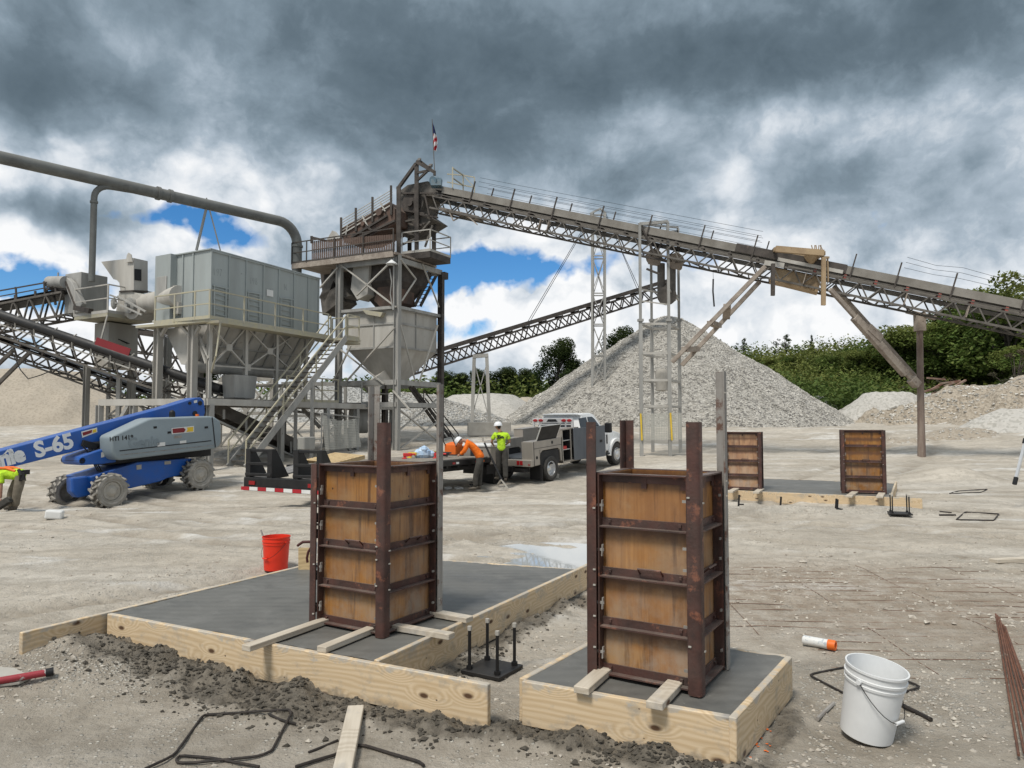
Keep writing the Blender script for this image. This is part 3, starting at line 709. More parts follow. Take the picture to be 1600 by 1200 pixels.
def ground_mat():
    m, nt, b = new_mat('quarry_yard_dirt')
    co = nt.coord(); tc = nt.new('ShaderNodeTexCoord')
    st = nt.coord((.5, 2.2, 1), rot=(0, 0, R(-30)))          # tracked along the yard
    st2 = nt.coord((.10, 1.0, 1), rot=(0, 0, R(4)))
    n0 = nt.noise(co, .28, 6, .6, .4); n1 = nt.noise(st, .8, 8, .66, .4); n2 = nt.noise(co, 5, 7, .62); n3 = nt.noise(st2, .5, 6, .6, .3)
    n4 = nt.noise(co, 28, 5, .65)
    c = nt.mix(nt.ramp(n0, [(.36, 0), (.64, 1)]), (.545, .495, .42), (.44, .39, .32))
    c = nt.mix(nt.ramp(n1, [(.42, 0), (.66, .85)]), c, (.30, .265, .215))
    c = nt.mix(nt.ramp(n3, [(.50, 0), (.72, .8)]), c, (.56, .53, .475))
    pale = nt.ramp(nt.noise(nt.coord((.45, 1, 1)), .75, 7, .62), [(.555, 0), (.66, .8)])
    c = nt.mix(pale, c, (.68, .665, .63))
    c = nt.mix(nt.ramp(n2, [(.45, 0), (.75, .6)]), c, (.235, .205, .165))
    c = nt.mix(nt.ramp(n4, [(.52, 0), (.75, .55)]), c, (.60, .57, .51))
    # damp foreground earth
    sp = nt.new('ShaderNodeSeparateXYZ'); nt.l.new(tc.outputs['Object'], sp.inputs[0])
    damp = nt.math('MULTIPLY', nt.ramp(nt.math('ADD', nt.math('MULTIPLY', sp.outputs[1], .11), nt.math('MULTIPLY_ADD', n0, .9, -.45)), [(.45, 1), (.70, 0)]), nt.ramp(nt.noise(co, 1.6, 6, .62), [(.34, .25), (.62, 1)]))
    c = nt.mix(nt.math('MULTIPLY', damp, .80), c, (.215, .185, .145))
    aw = nt.new('ShaderNodeAttribute', attribute_name='wet'); al = nt.new('ShaderNodeAttribute', attribute_name='loose')
    # little stones
    vo = nt.new('ShaderNodeTexVoronoi'); nt.put(vo.inputs['Vector'], co); vo.inputs['Scale'].default_value = 42
    sc = nt.new('ShaderNodeSeparateColor'); nt.l.new(vo.outputs['Color'], sc.inputs[0])
    lz = nt.math('ADD', al.outputs['Fac'], nt.ramp(nt.noise(co, .9, 5, .6), [(.45, .0), (.72, .55)]))
    st_on = nt.math('MULTIPLY', nt.math('LESS_THAN', nt.math('MULTIPLY', sc.outputs[1], .95), lz), nt.ramp(vo.outputs['Distance'], [(.30, 1), (.48, 0)]))
    stone = nt.mix(sc.outputs[0], (.58, .55, .48), (.30, .275, .235))
    c = nt.mix(nt.math('MULTIPLY', st_on, .9), c, stone)
    wn = nt.ramp(nt.math('ADD', aw.outputs['Fac'], nt.math('MULTIPLY_ADD', n2, .9, -.45)), [(.34, 0), (.62, 1)])
    c = nt.mix(nt.math('MULTIPLY', wn, .9), c, nt.mix(nt.ramp(nt.noise(co, 9, 7, .7), [(.35, 0), (.65, 1)]), (.062, .054, .042), (.19, .165, .13)))
    # hillside turns to scrubby green-brown far away
    ar = nt.new('ShaderNodeAttribute', attribute_name='rut')
    c = nt.mix(nt.math('MULTIPLY', ar.outputs['Fac'], nt.ramp(nt.noise(co, 2.2, 5, .6), [(.35, .35), (.6, .95)])), c, (.255, .22, .175))
    br = nt.new('ShaderNodeAttribute', attribute_name='rusty'); c = nt.mix(nt.math('MULTIPLY', br.outputs['Fac'], nt.ramp(n2, [(.35, .25), (.62, .8)])), c, (.265, .205, .15))
    far = nt.ramp(nt.math('ADD', nt.math('MULTIPLY', sp.outputs[1], .0100), nt.math('MULTIPLY_ADD', n0, .12, -.06)), [(.66, 0), (.76, 1)])
    c = nt.mix(far, c, (.045, .055, .025))
    nt.put(b.inputs['Base Color'], c)
    nt.put(b.inputs['Roughness'], nt.math('SUBTRACT', .93, nt.math('MULTIPLY', wn, .25)))
    b.inputs['Specular IOR Level'].default_value = .3
    h = nt.math('ADD', nt.math('MULTIPLY', nt.noise(co, 11, 8, .68), .9), nt.math('MULTIPLY', st_on, .22))
    h = nt.math('ADD', h, nt.math('MULTIPLY', nt.noise(co, 60, 4, .6), .25))
    nt.put(b.inputs['Normal'], nt.bump(h, .9, .05))
    return m
GROUND = make_ground()
# ---------------------------------------------------------------- water
def water_mat():
    m, nt, b = new_mat('muddy_puddle_water')
    b.inputs['Base Color'].default_value = (.40, .41, .40, 1); b.inputs['Roughness'].default_value = .03; b.inputs['IOR'].default_value = 1.33
    b.inputs['Specular IOR Level'].default_value = 1.0
    nt.put(b.inputs['Normal'], nt.bump(nt.noise(nt.coord(), 6, 3), .02, .01)); return m
M['water'] = water_mat()
def pool(px, py, rx, ry, z, n=28):
    p = onz(px, py, z); mb = MB(); mb.quad(*[(p.x+rx*math.cos(2*math.pi*i/n), p.y+ry*math.sin(2*math.pi*i/n), z) for i in range(n)])
    o = mb.build('water', M['water']); tag(o, kind='structure')
pool(872, 874, 1.15, 1.25, -.018)
pool(912, 742, 1.6, .7, -.33)
# ---------------------------------------------------------------- loose stones and clods (uncountable)
def pebble(mb, p, s, r):
    t = [Vector((0, 0, 1)), Vector((1, 0, 0)), Vector((0, 1, 0)), Vector((-1, 0, 0)), Vector((0, -1, 0)), Vector((0, 0, -1))]
    rot = Euler((r.uniform(0, 6), r.uniform(0, 6), r.uniform(0, 6))).to_matrix()
    sc = Vector((r.uniform(.7, 1.3), r.uniform(.6, 1.1), r.uniform(.4, .8)))*s
    vs = []
    for q in t:
        v = rot @ (q*r.uniform(.8, 1.15)); vs.append(Vector((p[0]+v.x*sc.x, p[1]+v.y*sc.y, p[2]+v.z*sc.z)))
    mb.add(vs, [(0, 1, 2), (0, 2, 3), (0, 3, 4), (0, 4, 1), (5, 2, 1), (5, 3, 2), (5, 4, 3), (5, 1, 4)])
def stones():
    r = random.Random(3); mb = MB(); md = MB(); n = 0
    while n < 5500:
        y = 2.6+18*r.random()**1.7; x = r.uniform(-.76, .76)*(y+.3)
        if inside(x, y, S1P) or inside(x, y, S2P): continue
        wt, gr = ground_masks(x, y)
        if wt > .35: continue
        dens = .04+gr*1.2+1.4*max(0, fbm(x*.7, y*.7, 5, 4)-.12)
        if x > 1.4 and y < 9: dens += .25
        if r.random() > dens: continue
        s = r.choice((.006, .008, .010, .013, .018)) * (1 if y < 6 else 1.35)
        if r.random() < .01: s *= 2.2
        pebble(mb, (x, y, ZG(x, y)+s*.15), s, r); n += 1
    n = 0
    while n < 2600:
        a, b, w, h = r.choice(SOIL[:1]*5+SOIL[:5]); t = r.random()
        x = a[0]+(b[0]-a[0])*t+r.gauss(0, w*.75); y = a[1]+(b[1]-a[1])*t+r.gauss(0, w*.7)
        if inside(x, y, S1P) or inside(x, y, S2P): continue
        s = abs(r.gauss(.0, .010))+.003
        pebble(md, (x, y, ZG(x, y)+s*.2), min(s, .022), r); n += 1
    o = mb.build('gravel_stones', mat('loose_limestone_chips', (.52, .48, .41), (.32, .28, .235), .9, scale=15, lo=.4, hi=.6)); tag(o, 'loose pale limestone chips strewn over the yard dirt', 'gravel', kind='stuff')
    o = md.build('dirt_clods', mat('damp_soil_clods', (.085, .075, .06), (.05, .044, .035), .95, scale=9)); tag(o, 'dark damp soil clods banked against the form boards', 'soil', kind='stuff')
from mathutils.bvhtree import BVHTree
_bvh = BVHTree.FromPolygons([v.co for v in GROUND.data.vertices], [tuple(p.vertices) for p in GROUND.data.polygons])
def ZG(x, y):
    h = _bvh.ray_cast(Vector((x, y, 60)), Vector((0, 0, -1)))
    return h[0].z if h[0] is not None else gz(x, y)
def ong(px, py):
    """the ground point under a pixel"""
    h = _bvh.ray_cast(Vector((0, 0, CAMZ)), ray(px, py).normalized())
    return h[0] if h[0] is not None else onz(px, py, 0)
stones()
# ---------------------------------------------------------------- heaps
def heap(name, label, peak, rx, ry, z0, m, seed, group=None, flat=.0, steep=1.0, rough=.25, cat='gravel pile', n_chips=0, chip=.12, chip_m=None, jag=.12):
    px, py, pz = peak
    z0 = min(z0, min(gz(px+rx*1.1*math.cos(k*.5), py+ry*1.1*math.sin(k*.5)) for k in range(13))-.12); h = pz-z0
    loc = Vector((px, py, z0)); t = thing(name, label, cat, loc, 0, group) if n_chips else None
    rings, seg = 46, 150; vs = []; fs = []
    def hz(x, y):
        a = math.atan2(y/ry, x/rx); d = math.hypot(x/rx, y/ry)
        d /= 1+jag*noise.noise(Vector((math.cos(a)*1.7, math.sin(a)*1.7, seed)))
        d = max(0, d-flat)/(1-flat)
        f = 1-d
        f = f if d > .1 else 1-.5*(.1-0)-(d*d)/.2*1.0+.0
        if d < .12: f = 1-(.06+d*d/.24)
        f = max(-.05, f)**steep if f > 0 else f
        if d > .8: f *= (1-(d-.8)*.0)
        e = noise.fractal(Vector((x*.35, y*.35, seed)), 1, 2, 4)*rough*(.35+.65*min(1, d*2))+noise.noise(Vector((x*2.6, y*2.6, seed)))*rough*.22
        return h*f+e
    for i in range(rings+1):
        d = (i/rings)**.9*1.22
        for j in range(seg):
            a = 2*math.pi*j/seg; x, y = rx*d*math.cos(a), ry*d*math.sin(a)
            vs.append((x, y, hz(x, y)))
    fs = [(i*seg+j, i*seg+(j+1) % seg, (i+1)*seg+(j+1) % seg, (i+1)*seg+j) for i in range(rings) for j in range(seg)]
    me = bpy.data.meshes.new(name); me.from_pydata(vs, [], fs); me.materials.append(m)
    for p in me.polygons: p.use_smooth = True
    if t is None:
        o = link(name, me); o.location = loc; tag(o, label, cat, group); return o
    me.name = 'heap'; link('heap', me, t)
    r = random.Random(seed); mb = MB()
    for k in range(n_chips):
        d = math.sqrt(r.random())*1.05; a = r.uniform(math.pi*.95, math.pi*2.05); x, y = rx*d*math.cos(a), ry*d*math.sin(a)
        z = hz(x, y)
        pebble(mb, (x, y, z), chip*r.uniform(.5, 1.25), r)
    c = mb.build('loose_rock', chip_m, t); tag(c, kind='stuff')
    return t
M['chip'] = mat('limestone_lumps', (.58, .555, .505), (.30, .285, .255), .9, scale=1.7, lo=.42, hi=.58, det=8)
P0 = at(1046, 484, 60)
heap('gravel_pile', 'tall conical pile of crushed pale stone under the conveyor frame', P0, 14.6, 14.6, 1.2, M['gravel_pile'], 1, n_chips=24000, chip=.08, chip_m=M['chip'], rough=.28, jag=.06)
p = at(640, 612, 56); heap('gravel_pile', 'low grey stone pile seen behind the tower legs and orange machine', p, 8.6, 7, 1.1, M['gravel_grey'], 2, n_chips=4000, chip=.10, chip_m=M['chip'], flat=.12, rough=.3)
p = at(755, 614, 70); heap('sand_pile', 'pale flat topped sand pile behind the twin-legged conveyor support', p, 7.5, 7, 1.4, M['sand_white'], 3, flat=.35, cat='sand pile')
p = at(822, 618, 78); heap('sand_pile', 'small tan sand pile beside the left foot of the tall stone pile', p, 3.6, 5, 1.4, M['sand'], 4, flat=.1, cat='sand pile')
p = at(30, 574, 58); heap('sand_pile', 'broad tan sand pile rising behind the blue boom lift', p, 13.0, 10, .3, M['sand'], 5, flat=.30, rough=.5, cat='sand pile', jag=.1)
p = at(330, 592, 75); heap('sand_pile', 'whitish fines pile glimpsed under the grey dust collector', p, 10, 8, 1, M['sand_white'], 6, flat=.3, cat='sand pile')
p = at(500, 596, 62); heap('gravel_pile', 'grey stone pile glimpsed through the stair and hopper legs', p, 9, 7, 1, M['gravel_grey'], 12, flat=.25, rough=.4)
p = at(1278, 616, 66); heap('gravel_pile', 'small grey pile peeping past the right foot of the tall pile', p, 3.4, 3.4, 1.6, M['gravel_grey'], 7, flat=.05, rough=.2)
p = at(1388, 611, 60); heap('gravel_pile', 'wide pale gravel pile left of the lone conveyor pole', p, 5.6, 5, 1.5, M['sand_white'], 8, flat=.25, rough=.4)
p = at(1470, 614, 62); heap('gravel_pile', 'low rubbly gravel pile right of the lone conveyor pole', p, 5.5, 4.5, 1.5, M['gravel_grey'], 9, flat=.3, rough=.5)
M['bank'] = stone_mat('grey_tan_rubble', (.42, .365, .29), (.35, .30, .235), (.25, .21, .16), 7, .7, .12)
p = at(1592, 638, 38); heap('gravel_pile', 'pale gravel mound on the dirt bank at the right edge', p, 3.6, 2.8, 1.3, M['sand_white'], 10, flat=.2, rough=.35)
p = at(1515, 668, 36); heap('dirt_pile', 'brown weedy dirt mound below the pale gravel mound', p, 5.2, 3.2, .2, M['dirt_heap'], 11, flat=.15, rough=.5, cat='dirt pile', n_chips=500, chip=.09, chip_m=M['chip'])
p = at(1548, 600, 52); heap('dirt_pile', 'long rubbly grey-tan bank in front of the scrub at right', p, 9.5, 5, 1.4, M['bank'], 13, flat=.25, rough=.9, cat='dirt pile', n_chips=1600, chip=.13, chip_m=M['chip'], jag=.22)
p = at(1640, 585, 47); heap('dirt_pile', 'higher grey-tan bank cut by the right edge', p, 7, 5, 1.4, M['bank'], 14, flat=.25, rough=.8, cat='dirt pile', n_chips=700, chip=.12, chip_m=M['chip'], jag=.2)
# broken timber on the far bank
t = thing('timber_stack', 'rusty brown broken timbers dumped on the far gravel bank', 'timber heap', at(1488, 617, 56)); r_ = random.Random(5)
mb = MB()
for k in range(26):
    q = at(1488+r_.gauss(0, 20), 612+r_.gauss(0, 6), 56+r_.uniform(-1, 1)); a = r_.uniform(-.5, .9)
    mb.bar(q-Vector((math.cos(a), .3, .3*math.sin(a)))*.9, q+Vector((math.cos(a), .3, .3*math.sin(a)+.15))*.9, .16, .12)
mb.build('timbers', mat('rotten_red_timber', (.17, .075, .05), (.30, .24, .19), .9, scale=1.2), t, world=True)
# ---------------------------------------------------------------- trees
def leaf_cloud(mb, r, blobs, n, size, squash=.8):
    tot = sum(b[3]**2 for b in blobs)
    for cx, cy, cz, rad in blobs:
        for k in range(int(n*rad*rad/tot)):
            d = Vector((r.gauss(0, 1), r.gauss(0, 1), r.gauss(0, 1))).normalized()*(r.random()**.35)*rad
            p = Vector((cx, cy, cz))+Vector((d.x, d.y, d.z*squash))
            e = Euler((r.uniform(-.9, .9), r.uniform(-.9, .9), r.uniform(0, 6.28))).to_matrix()
            s = size*r.uniform(.55, 1.3)
            a, b = e @ Vector((s, 0, 0)), e @ Vector((0, s*.55, 0))
            k0 = e @ Vector((0, 0, s*.18))
            mb.add([p-a, p-b-k0, p+a, p+b-k0], [(0, 1, 2, 3)])
def make_tree_meshes(kind, seed):
    r = random.Random(seed); mb = MB(); mt = MB()
    H = 10.0
    if kind == 'broad':
        blobs = []
        for k in range(30):
            a = r.uniform(0, 6.28); z = r.uniform(1.9, 9.0); w = 3.1*math.sin(min(1, (z-1.4)/8.6)*math.pi)**.6*r.uniform(.35, 1)
            blobs.append((w*math.cos(a), w*math.sin(a), z, r.uniform(.95, 1.75)))
            mt.tube((0, 0, max(1.2, z-2.4)), (w*math.cos(a)*.8, w*math.sin(a)*.8, z-.2), .10, .03, 5)
        leaf_cloud(mb, r, blobs, 10500, .17)
        mt.path([(0, 0, -.6), (.05, 0, 1.5), (-.05, .1, 4.5), (0, 0, 8.4)], [.26, .21, .15, .04], 7)
    elif kind == 'conifer':
        blobs = []
        for k in range(26):
            z = 1+8.6*k/26; w = 2.0*(1-k/27)
            for q in range(4):
                a = r.uniform(0, 6.28); blobs.append((w*.6*math.cos(a), w*.6*math.sin(a), z, .35+.25*w))
        leaf_cloud(mb, r, blobs, 2400, .2, .5)
        mt.path([(0, 0, -.6), (0, 0, 5), (0, 0, 9.8)], [.2, .13, .03], 6)
    else:                      # thin, half bare
        blobs = []
        for k in range(15):
            a = r.uniform(0, 6.28); z = r.uniform(4.2, 9.6); w = r.uniform(.6, 2.8)
            e = Vector((w*math.cos(a), w*math.sin(a), z)); blobs.append((*e, r.uniform(.4, .85)))
            mt.path([(0, 0, z*.45), e*.5+Vector((0, 0, z*.22)), e], [.09, .05, .02], 5)
        leaf_cloud(mb, r, blobs, 900, .2)
        mt.path([(0, 0, -.6), (.1, 0, 3), (0, .1, 8.5)], [.2, .14, .03], 6)
    return mb, mt
TREES = {}
def tree(kind, mkey, px, ytop, Y, label, group=None, width=1.0, zb=None):
    key = (kind, mkey)
    top = at(px, ytop, Y); x = top.x; zb = gz(x, Y) if zb is None else zb
    h = (top.z-zb)/10.0
    if key not in TREES: 
        mb, mt = make_tree_meshes(kind, 11+len(TREES)); TREES[key] = None
        t = thing({'broad': 'broadleaf_tree', 'conifer': 'conifer_tree', 'thin': 'sparse_tree'}[kind], label, 'tree', (x, Y, zb), 0, group)
        mb.build('crown', M[mkey], t); mt.build('trunk', M['bark'], t, smooth=True); TREES[key] = t
    else:
        t = copy_tree(TREES[key]); t.location = (x, Y, zb); t['label'] = label
        if group: t['group'] = group
    t.rotation_euler = (0, 0, rnd.uniform(0, 6.28)); t.scale = (h*width, h*width, h)
    return t
g1 = 'treeline behind the stone piles'; g2 = 'trees on the wooded hillside'
far_l = [(694, 578, 'dark tree just right of the tower post, in the far treeline'), (716, 582, 'dark tree directly left of the twin-legged support, far treeline'), (752, 577, 'dark tree seen between the two legs of the bent support'), (785, 573, 'rounded dark tree just right of the twin-legged support'), (806, 580, 'lower dark tree in the treeline gap above the tan sand pile'), (828, 575, 'bushy dark tree touching the left side of the tall lone tree')]
for px, yt, lb in far_l: tree('broad', 'leaf_dark', px, yt, 96, lb, g1, 1.25)
tree('broad', 'leaf_dark', 872, 528, 88, 'tallest dark tree standing left of the tall stone pile', None, .85)
tree('broad', 'leaf_dark', 905, 560, 90, 'dark tree at the right shoulder of the tallest left tree', g1, 1.0)
tree('broad', 'leaf_dark', 966, 510, 92, 'dark tree top showing over the left slope of the stone pile', None, .8)
tree('thin', 'leaf_dark', 1128, 528, 95, 'thin sparse tree just over the right slope of the stone pile', None, .8)
tree('thin', 'leaf_dark', 1160, 526, 92, 'feathery half bare tree nearest the right slope of the stone pile', None, .9)
tree('thin', 'leaf_dark', 1226, 520, 95, 'wide feathery half bare tree left of the small conifer', None, 1.2)
tree('conifer', 'leaf_dark', 1268, 521, 95, 'small pointed conifer on the hill skyline', None, .8)
hill = [(1195, 552, 84, 'hill tree lowest on the skyline right of the stone pile'), (1240, 548, 84, 'hill tree below the wide feathery tree'), (1300, 545, 82, 'hill tree on the skyline just right of the small conifer'), (1340, 538, 80, 'hill tree on the skyline left of the slanted mud-caked brace'), (1385, 520, 78, 'hill tree rising behind the slanted mud-caked brace'), (1415, 490, 76, 'hill tree whose top meets the conveyor just left of the lone pole'), (1468, 484, 72, 'hill tree under the conveyor just right of the lone pole'), (1512, 446, 76, 'hill tree top showing right above the conveyor, left of the tallest one')]
for k, (px, yt, Y, lb) in enumerate(hill): tree('broad', 'leaf_mid', px, yt, Y, lb, g2, 1.3)
tree('broad', 'leaf_mid', 1572, 404, 66, 'tallest bright green tree on the hill at the right edge', None, 1.0)
tree('broad', 'leaf_mid', 1632, 420, 70, 'second tall green tree cut by the right edge', None, 1.1)
tree('broad', 'leaf_mid', 1608, 520, 62, 'dark low tree under the conveyor at the right edge', g2, 1.2)
tree('thin', 'leaf_dry', 1585, 545, 50, 'grey half bare bush tree by the dirt bank at right', None, 1.3)
tree('broad', 'leaf_dark', 318, 566, 96, 'dark tree glimpsed under the left end of the dust collector', None, 1.2)
def undergrowth():
    r = random.Random(21); mb = MB(); md = MB()
    for k in range(2600):
        Y = r.uniform(62, 100); px = r.uniform(1120, 1760)
        x = (px-800)/FPX*Y
        z = gz(x, Y); s = r.uniform(.6, 2.3)
        leaf_cloud(md if (px > 1400 and Y < 68 and r.random() < .6) else mb, r, [(x, Y, z+s*.6, s)], 44, .20, .9)
    for k in range(900):
        Y = r.uniform(90, 112); x = (r.uniform(540, 1000)-800)/FPX*Y; z = gz(x, Y); s = r.uniform(1, 2.4)
        leaf_cloud(mb, r, [(x, Y, z+s*.8, s)], 26, .34, 1.2)
    for k in range(260):
        Y = r.uniform(98, 112); x = (r.uniform(-100, 540)-800)/FPX*Y; z = gz(x, Y); s = r.uniform(1, 2.6)
        leaf_cloud(mb, r, [(x, Y, z+s*.8, s)], 26, .36, 1.2)
    o = mb.build('woodland_undergrowth', M['leaf_mid']); tag(o, 'dense green scrub covering the hillside and far edge of the yard', 'scrub', kind='stuff')
    if md.v: o = md.build('dry_scrub', M['leaf_dry']); tag(o, 'greyish dry scrub at the foot of the wooded hill', 'scrub', kind='stuff')
undergrowth()
# ---------------------------------------------------------------- concrete footings and their timber forms
def slab(label, poly, z, zb=-.1, m='wet_concrete', n=70):
    """a poured pad: hand-finished top, slightly wavy, ragged where it meets the boards"""
    P = [Vector((p[0], p[1], 0)) for p in poly]; c = sum(P, Vector())/4; c.z = z
    vs = []; fs = []
    for j in range(n+1):
        for i in range(n+1):
            u, v = i/n, j/n; p = P[0]*(1-u)*(1-v)+P[1]*u*(1-v)+P[2]*u*v+P[3]*(1-u)*v
            e = min(u, v, 1-u, 1-v)*n
            h = .0035*noise.fractal(Vector((p.x*1.6, p.y*3.2, 0)), 1, 2, 4)+.0012*noise.noise(Vector((p.x*22, p.y*22, 3)))
            if e < 1.5: h += .004+.006*noise.noise(Vector((p.x*14, p.y*14, 7)))
            vs.append(Vector((p.x, p.y, z+h))-c)
    for j in range(n):
        for i in range(n): a = j*(n+1)+i; fs.append((a, a+1, a+n+2, a+n+1))
    mb = MB(); mb.add(vs, fs); k = [0, n, (n+1)*(n+1)-1, n*(n+1)]
    low = [Vector((p.x, p.y, zb))-c for p in P]; top = [vs[q]-Vector((0, 0, .02)) for q in k]
    mb.add(low+top, [(0, 1, 5, 4), (1, 2, 6, 5), (2, 3, 7, 6), (3, 0, 4, 7), (3, 2, 1, 0)])
    o = mb.build('concrete_footing', M[m], smooth=True, angle=35); o.location = c
    return tag(o, label, 'footing')
def edge_boards(label, segs, z, group=None, h=.235, t=.038):
    """timber form: each board stands on edge; segs = (p, q, side) with the board lying outside the line"""
    p0 = segs[0][0]; th = thing('timber_form', label, 'timber form', (p0[0], p0[1], 0), 0, group)
    for p, q, zo in segs:
        p = Vector((p[0], p[1], 0)); q = Vector((q[0], q[1], 0)); d = (q-p).normalized(); n = Vector((d.y, -d.x, 0))
        o = n*(t/2)+Vector((0, 0, z-h/2+zo))
        beam_obj('board', p+o, q+o, t, h, M['lumber'], th, bevel=.004)
    return th
XY = lambda v: Vector((v.x, v.y, 0))
dl = (A1-D1).normalized(); AL = onz(40, 988, ZS)
slab('big square footing of smooth wet grey concrete in the left foreground', [A1, B1, C1, D1], ZS-.004)
fe = (FB1-A1).normalized()
edge_boards('pine board form round the big left footing, boards running past its corners',
            [(A1, FB1, 0), (B1+fe*.0-(C1-B1).normalized()*(-.0), C1+(C1-B1).normalized()*.35, .003), (D1+(D1-A1).normalized()*.1, AL+dl*.02, -.002), (C1, D1, -.004)], ZS+.004)
slab('small footing of wet grey concrete under the right foreground column form', [A2, B2, C2, D2], ZS-.006)
edge_boards('four pine boards nailed round the small right foreground footing',
            [(A2, B2, 0), (B2-(C2-B2).normalized()*.04, C2, .003), (C2, D2, -.003), (D2, A2, -.001)], ZS+.004)
# the far footing
Z3 = .20
E1, E2 = onz(1100, 764, Z3), onz(1441, 779, Z3); E3 = onz(1418, 768, Z3); E4 = onz(1437, 750, Z3)
u3 = (E2-E1).normalized(); v3 = Vector((-u3.y, u3.x, 0))
F0, F1_ = E1-u3*1.5, E2-u3*.55
slab('far footing of wet grey concrete behind, carrying two column forms', [F0, F1_, F1_+v3*3.6, F0+v3*3.6], Z3-.005)
edge_boards('pine board form round the far footing with stakes along its front', [(F0, E2, 0), (F1_, F1_+v3*4.2, .003), (F1_+v3*3.6, F0+v3*3.6, -.002)], Z3+.003, h=.23)
tf = [o for o in COL.objects if o.name.startswith('timber_form')][-1]
for px, py in ((1152, 776), (1217, 779), (1305, 783), (1303, 782)):
    p = onz(px, py, Z3); mb = MB(); mb.bar((p.x, p.y-.06, .0), (p.x+.02, p.y-.06, .24), .03, .02); mb.bar((p.x-.0, p.y-.06, .06), (p.x+.1, p.y-.07, .06), .025)
    mb.build('stake', M['black_rod'], tf, world=True)
# ---------------------------------------------------------------- steel and plywood column forms
def column_form(label, F, ang, W, D, H, ext, rails=(0, .245, .49, .735, 1), tilt=0):
    a = R(ang); loc = (F[0]-W*math.cos(a), F[1]-W*math.sin(a), F[2])
    t = thing('column_form', label, 'column form', loc, a, 'rusty steel and plywood column forms')
    fl, th = .062, .008          # flange depth, steel thickness
    g = .062                     # plywood sits this far inside the outer faces
    faces = [((0, 0), (1, 0), W), ((W, 0), (0, 1), D), ((W, D), (-1, 0), W), ((0, D), (0, -1), D)]
    for k, (o, d, L) in enumerate(faces):
        d = Vector((*d, 0)); n = Vector((d.y, -d.x, 0)); o = Vector((*o, 0))
        # plywood
        base = o-n*g
        mb = MB(); c = base+d*(L/2)+Vector((0, 0, H/2)); sx, sy = (L-2*g, .018) if d.x else (.018, L-2*g)
        mb.box((0, 0, H/2), (sx, sy, H-.012)); p = mb.build('panel', M['ply'], t); p.location = base+d*(L/2)-n*.009
        fr = MB()
        off = p.location
        def P(s, m_, z): return base+d*s+n*m_+Vector((0, 0, z))-off
        for q, z in enumerate(rails):
            zz = z*H; zz = max(.02, min(H-.006, zz))
            # thin shelf, slightly bowed down as in use
            segs = 6
            for i in range(segs):
                s0, s1 = g+(L-2*g)*i/segs, g+(L-2*g)*(i+1)/segs
                fr.bar(P(s0, fl*.5-.004, zz), P(s1, fl*.5-.004, zz), fl*.92, .008)
            fr.bar(P(g, .006, zz+(.024 if q < len(rails)-1 else -.024)), P(L-g, .006, zz+(.024 if q < len(rails)-1 else -.024)), .010, .044)
            if q < len(rails)-1:
                for s in (g+.05, L-g-.05): fr.box(P(s, .014, zz+.028), (.016, .016, .016))
        for s in (g*.98, L-g*.98):
            fr.bar(P(s, fl*.5-.004, .0), P(s, fl*.5-.004, H), .009 if d.x else fl*.92, fl*.92 if d.x else .009)
            if d.x == 0: pass
        if rails[-1] == 1:
            for s in ((L*.5, L-g-.03) if k in (0, 1) else ()):
                fr.box(P(s, .008, H-.05), (.03 if d.x else .01, .01 if d.x else .03, .06))
        # wedge bolts on the flanges
        wb = fr; fr.mi = 1
        for s, zs in ((g-.004, (.12, .36, .62, .84)), (L-g+.004, (.10, .30, .56, .66, .88))):
            for z in zs:
                wb.bar(P(s-.03, fl*.72, z*H), P(s+.03, fl*.72, z*H), .009, .014)
                wb.bar(P(s+.02, fl*.72, z*H-.035), P(s+.024, fl*.72, z*H+.03), .006, .018)
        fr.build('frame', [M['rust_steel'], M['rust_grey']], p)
        if k in (0, 1):
            hz = rails[2]*H+.03; hb = MB(); hw = .065
            hb.path([P(L*.56-hw, .01, hz), P(L*.56-hw, .045, hz+.03), P(L*.56+hw, .045, hz+.03), P(L*.56+hw, .01, hz)], .006, 6)
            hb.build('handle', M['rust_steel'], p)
    corners = [((0, 0), (1, 0), (0, 1)), ((W, 0), (-1, 0), (0, 1)), ((W, D), (-1, 0), (0, -1)), ((0, D), (1, 0), (0, -1))]
    for k, ((cx, cy), da, db) in enumerate(corners):
        top = H+ext[k]; ll = .066; mb = MB(); tt = .009
        c = Vector((cx, cy, 0)); da = Vector((*da, 0)); db = Vector((*db, 0)); o = c-da*.012-db*.012
        # rolled steel angle, rounded heel
        heel = [o+da*ll, o+da*.02, o+(da+db)*.006, o+db*.02, o+db*ll, o+db*ll+da*tt, o+da*tt*2.2+db*.03, o+(da+db)*(tt*2), o+db*tt*2.2+da*.03, o+da*ll+db*tt]
        mb.prism(heel, (0, 0, top))
        m_ = 'rust_grey' if ext[k] > .5 else 'rust_steel'
        lugs = mb; mb.mi = 1; r_ = random.Random(k+int(W*1000))
        for z in [x*.085+.05 for x in range(int(top/.085))]:
            if r_.random() < .26:
                lugs.box(c-da*.016+db*.045+Vector((0, 0, z)), (.007, .015, .008) if da.x else (.015, .007, .008)); lugs.box(c-db*.016+da*.045+Vector((0, 0, z+.03)), (.015, .007, .008))
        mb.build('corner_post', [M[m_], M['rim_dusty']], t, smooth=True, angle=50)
    return t
column_form('rusty plywood column form standing on the big left footing', (-.844, 4.9, ZS), -31, .66, .64, 1.115, (0.0, .29, .57, .57))
column_form('nearest rusty column form, on the small footing by the white bucket', (.966, 3.873, ZS), -31.5, .63, .54, 1.125, (.285, .285, .58, .295))
f3 = onz(1190, 767, Z3); f4 = onz(1385, 772.5, Z3)
